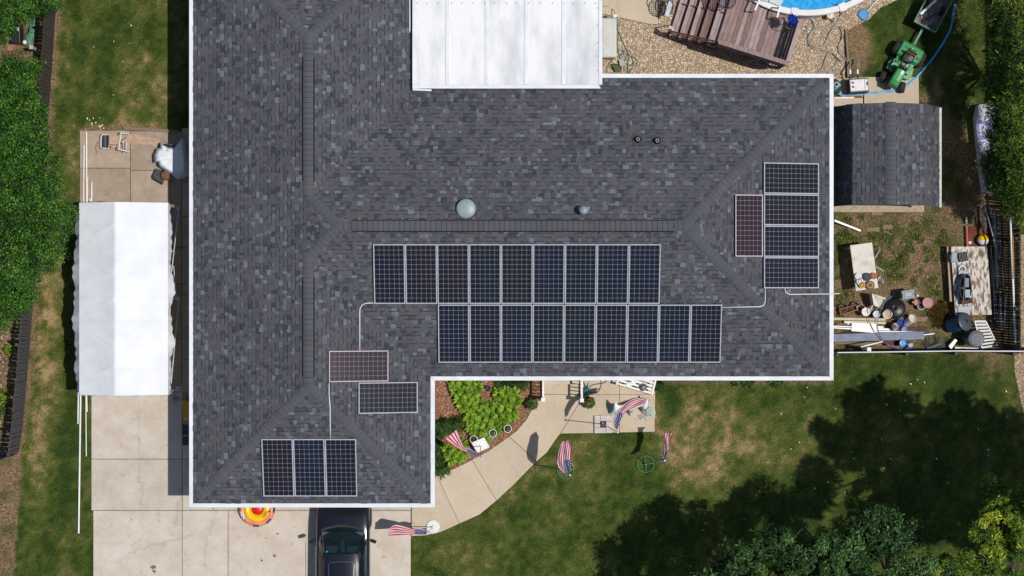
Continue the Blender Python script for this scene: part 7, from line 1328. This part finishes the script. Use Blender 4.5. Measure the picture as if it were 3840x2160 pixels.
# weeds in the yard
wd_m = attr_mat('weed', [(0, C(72, 92, 36, .9)), (.6, C(112, 132, 58, .9)), (1, C(156, 168, 92, .9))], trans=.4); dwm = attr_mat('weed_dry', [(0, C(120, 96, 48, .9)), (.6, C(160, 134, 72, .9)), (1, C(190, 166, 100, .9))], trans=.4)
wr = random.Random(9)
wspots = [(520, 120), (370, 140), (200, 400), (210, 330), (620, 370), (1210, 210), (1240, 330), (1260, 400), (1120, 390), (1100, 440), (1160, 520), (1090, 560), (1010, 640), (960, 720), (1040, 700), (230, 1110), (260, 1150), (200, 1200), (1440, 1120), (1500, 1060), (1450, 1010), (270, 1370), (870, 830), (1420, 880), (1380, 960), (180, 600), (190, 900), (1250, 830), (820, 700), (900, 560), (430, 380), (340, 330), (1330, 700), (1360, 560), (1000, 900), (1180, 960), (790, 420), (1500, 440), (1540, 300), (1470, 640), (350, 1110)]
for x, y in wspots:
    for k_ in range(2):
        p_ = vJ(x+wr.uniform(-45, 45), y+wr.uniform(-45, 45)); tag(leaf_ball('weed_clump', Vector((p_.x, p_.y, .0)), wr.uniform(.07, .2), wr.randrange(40, 110), wd_m, .05, .35), 'green weed clump in the bare soil of the fenced yard', 'plant', 'weeds in the fenced yard')
for x, y in ((1480, 1300), (1540, 1360), (1450, 1400), (1520, 1230), (1480, 1460), (1420, 1330), (1560, 1290)): strap_plant(vJ(x, y), .2, 240, .14, dwm, 'dry_grass_clump', 'tawny dry grass clump left of the blue trash can', 'plant', 'dry grass by the trash can', .007)
# ================================================================ car on the driveway
paint = mat('car_paint', C(17, 21, 31), .15, C(13, 16, 24), 2, spec=.5); paint.node_tree.nodes['Principled BSDF'].inputs['Coat Weight'].default_value = .6
glass = mat('car_glass', C(18, 36, 46), .05, C(12, 26, 34), 1.5, spec=.6); 
_nt = glass.node_tree; _tr = _nt.nodes.new('ShaderNodeBsdfTransparent'); _tr.inputs[0].default_value = (.62, .78, .80, 1); _ms = _nt.nodes.new('ShaderNodeMixShader'); _ms.inputs[0].default_value = .42
_nt.links.new(_nt.nodes['Principled BSDF'].outputs[0], _ms.inputs[1]); _nt.links.new(_tr.outputs[0], _ms.inputs[2]); _nt.links.new(_ms.outputs[0], _nt.nodes['Material Output'].inputs[0])
chrome = mat('chrome', C(190, 192, 196), .2, metal=.8)
cX = -5.575; yF, yCowl, yRoof0, yRoof1, yDeck, yR = -6.80, -7.90, -8.72, -10.05, -10.75, -11.5
car = thing('car', 'black sedan parked nose-in at the garage', 'car', (cX, -9.1, .045))
def bsec(y, w_, zb, zs, zt):       # body ring: sill, belt, shoulder, centre
    h_ = [(-w_*.93, zb), (-w_, zb+.12), (-w_, zs-.16), (-w_*.965, zs-.04), (-w_*.90, zs), (-w_*.55, zt-.012), (0, zt)]
    return [(x, y+9.1, z) for x, z in h_]+[(-x, y+9.1, z) for x, z in h_[-2::-1]]
secs = [bsec(yF, .66, .35, .58, .60), bsec(yF-.06, .78, .26, .68, .70), bsec(yF-.25, .87, .22, .78, .82), bsec(yF-.7, .885, .22, .86, .91), bsec(yCowl+.1, .89, .22, .92, .97), bsec(yCowl-.2, .893, .22, .94, .98), bsec(-9.3, .895, .22, .95, .98), bsec(yDeck+.3, .91, .22, .96, .99), bsec(yDeck, .90, .22, .95, 1.0), bsec(yR+.2, .87, .24, .93, .97), bsec(yR+.03, .80, .3, .85, .88), bsec(yR, .70, .35, .7, .72)]
loft(secs).obj('body', paint, car, smooth=True, subsurf=1)
# greenhouse rings: belt -> roof
def gpt(y, x, z): return (x, y+9.1, z)
belt = [(yCowl+.02, .0), (yCowl-.02, .40), (yCowl-.17, .74), (yCowl-.5, .79), (-9.2, .80), (-10.2, .79), (yDeck+.1, .70), (yDeck-.02, .38), (yDeck-.05, 0)]
top = [(yRoof0+.05, .0), (yRoof0+.03, .32), (yRoof0-.05, .53), (yRoof0-.22, .565), (-9.25, .575), (-9.9, .56), (yRoof1+.02, .52), (yRoof1-.03, .3), (yRoof1-.04, 0)]
zB_, zT_ = .95, 1.40
B3 = [gpt(y, -x, zB_+(.03 if x < .5 else 0)) for y, x in belt]+[gpt(y, x, zB_+(.03 if x < .5 else 0)) for y, x in belt[-2:0:-1]]
T3_ = [gpt(y, -x, zT_+(.02 if x < .4 else 0)) for y, x in top]+[gpt(y, x, zT_+(.02 if x < .4 else 0)) for y, x in top[-2:0:-1]]
nr = len(B3)
def patch(ids, nm, mt, inset=.0):
    mm = MB()
    for i in ids:
        j = (i+1) % nr; b0, b1, t0, t1 = [Vector(p) for p in (B3[i], B3[j], T3_[i], T3_[j])]
        for k in range(4):
            def L(a, b, f_):
                p = a.lerp(b, f_); out_ = Vector((p.x, p.y+.15, 0)).normalized()*(.04*math.sin(f_*3.14)); return p+out_
            mm.add([L(b0, t0, k/4), L(b1, t1, k/4), L(b1, t1, (k+1)/4), L(b0, t0, (k+1)/4)], [(0, 3, 2, 1)])
    return mm.obj(nm, mt, car, smooth=False)
patch([0, 15, 1, 14], 'windshield', glass); patch([3, 4], 'side_window', glass); patch([11, 12], 'side_window', glass); patch([2], 'pillar', paint); patch([13], 'pillar', paint); patch([5], 'pillar', paint); patch([10], 'pillar', paint); patch([6, 7, 8, 9], 'rear_window', glass)
def rf(u, v):
    y = yRoof0+.03+(yRoof1-yRoof0-.05)*v; hw__ = .575*(1-.10*abs(2*v-1)**3); x = (2*u-1)*hw__; return Vector((x, y+9.1, zT_+.005+.065*(1-abs(2*u-1)**2.2)*(1-.45*abs(2*v-1)**2.5)))
MB().grid(rf, 16, 14).obj('roof', paint, car, smooth=True)
y0, y1 = yRoof0-.24, yRoof0-.75; mm = MB(); pts = [Vector((x, y+9.1, 1.474-.03*abs(x)/.4)) for x, y in ((-.40, y1), (-.42, y0-.08), (-.36, y0), (0, y0+.03), (.36, y0), (.42, y0-.08), (.40, y1))]; mm.tube(pts, .006, 5); mm.obj('sunroof_seam', chrome, car)
for sx in (-1, 1):
    MB().tube([Vector((sx*.535, yRoof0+9.1-.1, 1.425)), Vector((sx*.565, yRoof0+9.1-.5, 1.43)), Vector((sx*.565, yRoof1+9.1+.2, 1.43))], .012, 6).obj('roof_trim', chrome if sx > 0 else paint, car)
    mm = MB(); mm.box((sx*1.02, yCowl+9.1-.42, 1.0), (.2, .11, .14), rz=sx*-.35); mm.box((sx*.93, yCowl+9.1-.38, .97), (.1, .05, .05)); mm.obj('mirror', paint, car, bevel=.03)
    MB().lathe([(.22, -.11), (.31, -.11), (.33, -.06), (.33, .06), (.31, .11), (.22, .11)], (sx*.79, yF-.82+9.1, .33), 28, axis=(1, 0, 0)).obj('wheel', tyre, car); MB().lathe([(.22, -.1), (.22, .1)], (sx*.79, yF-.82+9.1, .33), 20, axis=(1, 0, 0)).obj('rim', chrome, car)
    MB().lathe([(.22, -.11), (.31, -.11), (.33, -.06), (.33, .06), (.31, .11), (.22, .11)], (sx*.79, yR+.95+9.1, .33), 28, axis=(1, 0, 0)).obj('wheel', tyre, car); MB().lathe([(.22, -.1), (.22, .1)], (sx*.79, yR+.95+9.1, .33), 20, axis=(1, 0, 0)).obj('rim', chrome, car)
    MB().box((sx*.62, yF+9.1-.1, .64), (.28, .14, .12), rz=sx*-.3).obj('headlight', mat('lamp_glass', C(200, 205, 210, .8), .1), car, bevel=.02)
    MB().bar((sx*.895, yCowl+9.1-.6, .955), (sx*.895, -10.4+9.1, .96), .012, .02).obj('belt_trim', chrome, car)
trim = mat('car_trim', C(52, 62, 68), .6, C(38, 46, 52), 4); seatm = mat('car_seat', C(96, 110, 112), .8, C(76, 88, 92), 5)
MB().prism([(-.7, yCowl+9.1-.1), (.7, yCowl+9.1-.1), (.66, yCowl+9.1-.42), (-.66, yCowl+9.1-.42)], .985, 1.03).obj('dashboard', trim, car, bevel=.02); MB().prism([(-.76, yCowl+9.1-.43), (.76, yCowl+9.1-.43), (.7, yDeck+9.1+.15), (-.7, yDeck+9.1+.15)], .982, .99).obj('cabin_floor', blk, car)
for sx in (-1, 1): MB().box((sx*.34, yRoof0+9.1+.12, 1.05), (.42, .3, .12), rx=.1).obj('seat', seatm, car, bevel=.04); MB().box((sx*.34, yRoof0+9.1-.2, 1.16), (.4, .12, .34), rx=.25).obj('seat_back', seatm, car, bevel=.05)
MB().torus((-.34, yRoof0+9.1+.3, 1.1), .17, .014, 24, 6, axis=(0, -.5, 1)).obj('steering_wheel', blk, car); MB().box((0, yRoof0+9.1+.2, 1.02), (.14, .5, .06)).obj('console', seatm, car, bevel=.02); MB().box((0, yRoof0+9.1+.06, 1.33), (.2, .05, .05)).obj('rear_view_mirror', blk, car, bevel=.01)
mm = MB(); mm.grid(lambda u, v: Vector(((2*u-1)*.70, yCowl+9.1+.12-.16*abs(2*u-1)**2-.07*v, .985-.005*v)), 16, 2); mm.obj('cowl', blk, car)
for x0, x1, yy in ((-.55, .02, .10), (.05, .62, .06)): MB().tube([(x0, yCowl+9.1-.02, 1.0), ((x0+x1)/2, yCowl+9.1-.16, 1.05), (x1, yCowl+9.1-.32, 1.10)], .009, 5).obj('wiper', blk, car)
MB().box((-.48, yRoof0+9.1+.1, 1.36), (.05, .05, .004), rx=-.5).obj('sticker', mat('sticker_teal', C(20, 190, 200, .84), .4), car)
MB().tube([(-.66, yCowl+9.1-.2, 1.03), (-.57, yRoof0+9.1+.08, 1.375)], .006, 5).obj('glass_edge', chrome, car)

# ================================================================ trees
barkm = mat('bark', C(104, 88, 74, .75), .9, C(70, 58, 48, .75), 7, stretch=(1, 1, .2)); 
def tree(name, label, base, lobes, n_leaf, size, mt, clump=.22, aspect=.55, trunk_r=.12, group=None, nclump=None, elong=False, gap=0.0, limb_r=.03, up=.5):
    """crown: leaves gathered in clumps over the upper shells of several lobes; trunk with limbs to each lobe"""
    b = Vector((base[0], base[1], 0)); t = thing(name, label, 'tree' if 'bush' not in name and 'shrub' not in name else 'shrub', b, 0, group); P_, N_, T_, E_ = [], [], [], []
    vol = np.array([l[3]*l[4]+l[3]*l[5] for l in lobes]); per = (vol/vol.sum()*n_leaf).astype(int); nc_tot = nclump or int(n_leaf/60)
    for (cx, cy, cz, rx, ry, rz_), n_ in zip(lobes, per):
        nc = max(3, int(nc_tot*n_/n_leaf)); d = RNG.normal(0, 1, (nc, 3)); d /= np.linalg.norm(d, axis=1)[:, None]; d[:, 2] = np.where(d[:, 2] < -.25, -d[:, 2], d[:, 2])
        cl_ = d*np.array([rx, ry, rz_])*(RNG.uniform(.55, 1.02, (nc, 1))**.6); k = RNG.integers(0, nc, n_); g_ = RNG.normal(0, 1, (n_, 3)); g_ /= np.linalg.norm(g_, axis=1)[:, None]; rr_ = RNG.uniform(.15, 1, (n_, 1))**.5
        csz = RNG.uniform(.6, 1.35, (nc, 1)); off = g_*rr_*clump*csz[k]; off[:, 2] *= .65; P_.append(cl_[k]+off+np.array([cx, cy, cz])); nn = g_*.5+d[k]*.35; nn[:, 2] += up; N_.append(nn); E_.append(g_+d[k]*.5)
        hgt_ = off[:, 2]/(clump*.65); T_.append(np.clip(.46+.24*RNG.normal(0, 1, n_)+.2*RNG.normal(0, 1, nc)[k], 0, 1))
    P_ = np.concatenate(P_)-np.array(b); N_ = np.concatenate(N_); N_ /= np.linalg.norm(N_, axis=1)[:, None]; T_ = np.concatenate(T_); E_ = np.concatenate(E_)
    link('crown', leaves_mesh('crown', P_, N_, size, mt, aspect, .45, T_, E_ if elong else None), t)
    zc = np.mean([l[2] for l in lobes]); tp_ = Vector((float(np.mean([l[0] for l in lobes])), float(np.mean([l[1] for l in lobes])), float(zc))); fork = b.lerp(tp_, .45)
    MB(t).tube([b, b.lerp(fork, .5)+Vector((.04, .03, 0)), fork, tp_], trunk_r, 9, r2=trunk_r*.4).obj('trunk', barkm, t, smooth=True)
    mm = MB(t)
    for cx, cy, cz, rx, ry, rz_ in lobes:
        e = Vector((cx, cy, cz)); mm.tube([fork, fork.lerp(e, .5)+Vector((0, 0, .1)), e], limb_r*1.6, 6, r2=limb_r*.6)
        for _ in range(3): q = e+Vector((random.uniform(-1, 1)*rx*.7, random.uniform(-1, 1)*ry*.7, rz_*random.uniform(.2, .8))); mm.tube([e, q], limb_r*.6, 5, r2=limb_r*.2)
    mm.obj('limbs', barkm, t, smooth=True); return t
lg = attr_mat('leaf_hedge', [(0, C(18, 48, 8, .9)), (.45, C(46, 92, 20, .9)), (.8, C(80, 128, 34, .9)), (1, C(128, 168, 62, .9))], trans=.3, rough=.5)
def L(px, py, z, rx, ry, rz_): p = G(px, py, z); return (p.x, p.y, z, rx, ry, rz_)
tree('leafy_tree', 'broad leafy tree reaching over the canopy corner', G(60, 820)[:2], [L(60, 560, 3.0, 1.0, .9, .8), L(150, 640, 2.8, .75, .8, .7), L(60, 760, 3.2, 1.1, 1.1, .9), L(200, 800, 2.7, .7, .75, .7), L(215, 870, 2.6, .5, .5, .5), L(130, 930, 2.9, .9, .8, .8), L(40, 960, 2.8, 1.0, .9, .8), L(70, 1060, 2.5, .7, .6, .6), L(-60, 700, 3.4, 1.2, 1.5, .9), L(140, 720, 3.1, .8, .8, .7)], 46000, .075, lg, .24)
tree('leafy_tree', 'leafy tree crowding the brown fence near the side patio', G(30, 420)[:2], [L(40, 320, 2.7, .9, .8, .7), L(90, 420, 2.6, .75, .8, .7), L(30, 500, 2.9, .9, .8, .8), L(120, 500, 2.6, .6, .6, .6), L(90, 250, 2.2, .6, .5, .5), L(-60, 400, 3.0, 1.1, 1.2, .8), L(135, 560, 2.6, .55, .6, .55), L(70, 360, 2.7, .9, .8, .7)], 27000, .075, lg, .22)
tree('leafy_tree', 'leafy tree above the black storage chest', G(40, -60)[:2], [L(40, 20, 2.8, .9, .5, .6), L(130, 5, 2.7, .7, .45, .5), L(180, -15, 2.4, .5, .5, .5), L(20, 80, 2.4, .35, .4, .4), L(-40, 90, 2.8, .8, .8, .6), L(90, 60, 2.4, .4, .25, .4)], 13000, .075, lg, .2)
tree('leafy_tree', 'leafy tree low beside the grey board fence', G(-10, 1130)[:2], [L(50, 1130, 2.0, .7, .5, .5), L(90, 1110, 2.0, .5, .4, .4), L(10, 1200, 1.9, .4, .35, .4), L(-60, 1150, 2.2, .9, .8, .6)], 9000, .07, lg, .2)
yl = attr_mat('leaf_lime', [(0, C(84, 112, 22, .9)), (.6, C(140, 168, 46, .9)), (1, C(176, 198, 80, .9))], trans=.35)
for x, y, r_, lb in ((105, 620, .2, 'small lime shrub on the bark behind the grey fence'), (60, 1100, .3, 'bushy lime shrub behind the lower grey fence'), (20, 1230, .22, 'dark low shrub behind the lower grey fence')):
    p = vC(x, y); t = thing('shrub', lb, 'shrub', (p.x, p.y, 0)); leaf_ball('foliage', None, r_, int(900*r_), yl if 'lime' in lb else grn, .08, .9, t, (0, 0, .12)); MB().tube([(0, 0, 0), (.02, .01, .25)], .014, 6).obj('stem', barkm, t)
p = vD(270, 160); t = thing('shrub', 'tiny bright weed plant beside the fence end', 'shrub', (p.x, p.y, 0)); leaf_ball('foliage', None, .13, 50, yl, .09, .4, t, (0, 0, .05)); MB().tube([(0, 0, 0), (0, 0, .08)], .008, 5).obj('stem', barkm, t)
ev = attr_mat('leaf_cedar', [(0, C(26, 48, 12, .92)), (.4, C(62, 88, 24, .92)), (.8, C(108, 130, 40, .92)), (1, C(156, 170, 64, .92))], trans=.2)
def cedar(label, base, lobes, n_): tree('cedar_tree', label, base, lobes, n_, .15, ev, .26, .16, .13, None, int(n_/70), True, up=.35)
cedar('yellow-green cedar tree above the wrapped stack', G(3800, 330)[:2], [L(3770, 60, 3.2, .55, .9, .9), L(3830, 120, 3.6, .7, 1.0, 1.0), L(3770, 220, 3.0, .5, .6, .8), L(3760, 330, 2.6, .45, .5, .6), L(3810, 400, 3.3, .7, .8, .9), L(3780, -60, 3.4, .7, .8, .9), L(3870, 260, 3.8, .8, 1.2, .9), L(3742, 420, 2.5, .4, .45, .5), L(3755, 150, 2.9, .45, .7, .7), L(3722, 310, 2.4, .42, .5, .5), L(3718, 40, 3.0, .4, .6, .6)], 42000)
cedar('yellow-green cedar tree covering the wrapped stack end', G(3815, 640)[:2], [L(3765, 540, 2.6, .4, .5, .6), L(3810, 560, 3.2, .65, .7, .8), L(3750, 640, 2.4, .38, .5, .6), L(3800, 690, 3.0, .55, .6, .7), L(3820, 770, 2.4, .4, .5, .5), L(3870, 650, 3.6, .8, 1.1, .8), L(3748, 490, 2.4, .4, .45, .5), L(3742, 590, 2.3, .36, .45, .5), L(3718, 610, 2.2, .33, .5, .5), L(3735, 680, 2.2, .3, .4, .4)], 33000)
bl_ = attr_mat('leaf_locust', [(0, C(16, 40, 14, .9)), (.45, C(42, 78, 32, .9)), (.8, C(74, 112, 52, .9)), (1, C(112, 146, 82, .9))], trans=.25)
def locust(label, base, lobes, n_, m_=None, cl=.27, s_=.11): tree('locust_tree', label, base, lobes, n_, s_, m_ or bl_, cl, .34, .16, None, int(n_/170), True, up=.45, limb_r=.035)
locust('dark green feathery tree rising from the street side', G(2950, 2260)[:2], [L(2880, 2080, 6.2, 1.0, .8, .9), L(2960, 2030, 6.6, .7, .6, .7), L(3060, 2110, 6.8, 1.1, .8, .9), L(3140, 2140, 6.5, .9, .8, .8), L(2780, 2140, 5.6, .9, .6, .8), L(2700, 2160, 5.0, .7, .5, .6), L(2980, 2240, 7.0, 1.6, .8, .9)], 17000)
locust('dark blue-green feathery tree between street and lawn shade', G(3330, 2250)[:2], [L(3260, 2000, 6.2, .7, .6, .6), L(3300, 1960, 6.4, .4, .4, .5), L(3370, 2010, 6.0, .8, .6, .7), L(3420, 2090, 6.2, .8, .8, .8), L(3200, 2090, 6.0, .9, .7, .7), L(3320, 2170, 6.6, 1.2, .8, .8), L(3480, 2160, 6.4, .9, .7, .7)], 15500)
yg = attr_mat('leaf_yellowgreen', [(0, C(42, 68, 18, .95)), (.45, C(82, 114, 34, .95)), (.8, C(118, 146, 44, .95)), (1, C(196, 200, 64, .95))], trans=.3)
locust('yellow-green open tree with bare twigs by the right edge', G(3800, 2140)[:2], [L(3690, 1800, 6.4, .28, .55, .5), L(3720, 1900, 6.2, .35, .5, .5), L(3775, 1830, 6.2, .2, .35, .4), L(3690, 1990, 6.0, .5, .5, .5), L(3760, 1980, 6.2, .4, .6, .5), L(3830, 1980, 6.4, .4, .8, .5), L(3700, 2090, 6.2, .8, .5, .6), L(3800, 2110, 6.4, .8, .6, .6), L(3560, 2110, 5.2, .5, .4, .5), L(3620, 2150, 5.6, .6, .4, .5), L(3760, 1900, 6.0, .5, .6, .4), L(3740, 2040, 5.9, .7, .6, .4), L(3830, 1880, 6.2, .3, .5, .4)], 17000, yg, .24, .11)
# tall shade trees that stand just outside the view and throw the dark shade over the front lawn
def LS(xs, ys, z, r_=.8):      # lobe whose shadow falls on this spot of the lawn (preview pixels)
    p = G(xs*1.4907, ys*1.4907); return (p.x+.4326*z, p.y-.0433*z, z, r_, r_*.85, .6)
sh = [LS(*q) for q in ((2120, 1105, 11.5, .6), (2175, 1040, 11.8, .45), (2205, 990, 11.6, .3), (2200, 1110, 12, .9), (2265, 1030, 12, .5), (2300, 1100, 12.2, .9), (2330, 1190, 12.4, 1.1), (2400, 1090, 12.2, .8), (2370, 1050, 12, .4), (2460, 1130, 12.3, 1.0), (2480, 1060, 12, .45), (2560, 1090, 12.2, .8), (2430, 1220, 12.4, 1.1), (2540, 1200, 12.4, 1.1), (2330, 1290, 12.4, 1.0), (2440, 1310, 12.4, 1.0), (2550, 1310, 12.4, 1.0), (2060, 1190, 11.5, .5), (2045, 1250, 11.5, .6), (2140, 1150, 11.6, .35), (2080, 1075, 11.5, .22), (2150, 1010, 11.6, .2), (2420, 1010, 12, .2), (2640, 1150, 12.3, 1.0), (2640, 1260, 12.3, 1.0))]
tree('locust_tree', 'tall dense shade tree beyond the gravel strip', (18.6, -4.2), sh, 44000, .26, bl_, .34, .4, .3, None, 700, True, up=.8, limb_r=.05)
sh = [LS(*q) for q in ((1545, 1395, 6.0, .5), (1600, 1340, 6.2, .45), (1625, 1420, 6.2, .7), (1690, 1300, 6.4, .6), (1700, 1400, 6.2, .8), (1760, 1350, 6.4, .7), (1840, 1300, 6.4, .6), (1930, 1275, 6.4, .5), (1880, 1250, 6.3, .3), (1560, 1450, 6, .7))]
tree('locust_tree', 'dense street tree just below the driveway lawn corner', (7.6, -10.6), sh, 14000, .16, bl_, .3, .36, .16, None, 150, True, up=.7)
sh = [LS(*q) for q in ((1850, 1300, 6.4, .55), (1870, 1390, 6.6, .9), (1960, 1310, 6.6, .7), (1960, 1400, 6.8, .9), (2050, 1300, 6.6, .7), (2060, 1400, 6.8, .9), (2150, 1360, 6.8, .9), (2250, 1390, 6.8, .9))]

# ---------------------------------------------------------------- small pieces belong to the part they sit on
PAIRS = (('rim', 'wheel'), ('finial', 'pole'), ('valve_knob', 'valve'), ('lid_panel', 'lid'), ('lid_ridge', 'lid'), ('lid_centre', 'lid'), ('lid_handle', 'lid'), ('post_cap', 'post'), ('seat_piping', 'seat_back'), ('lever_knob', 'lever'), ('gutter_hanger', 'gutter'), ('latch_plate', 'case'), ('sunroof_seam', 'roof'), ('sticker', 'lid'), ('edge_strip', 'casing'), ('holes', 'table_top'), ('holes', 'round_stand'), ('rim_joint', 'rim_section'), ('groove', 'platform'), ('grille', 'hood'), ('label_plate', 'end_panel'), ('foot', 'pole'))
IDENT = Matrix.Identity(4)
for t_ in [x_ for x_ in COL.objects if x_.parent is None and x_.type == 'EMPTY']:
    kids = {}
    for c_ in t_.children: kids.setdefault(c_.name.split('.')[0], []).append(c_)
    for cn, pn in PAIRS:
        ps = [p_ for p_ in kids.get(pn, []) if p_.type == 'MESH' and p_.matrix_basis == IDENT]
        if not ps: continue
        cen = lambda o_: sum((Vector(b_) for b_ in o_.bound_box), Vector())/8
        for c_ in kids.get(cn, []):
            if c_.type == 'MESH' and c_.matrix_basis == IDENT: c_.parent = min(ps, key=lambda p_: (cen(p_)-cen(c_)).length)
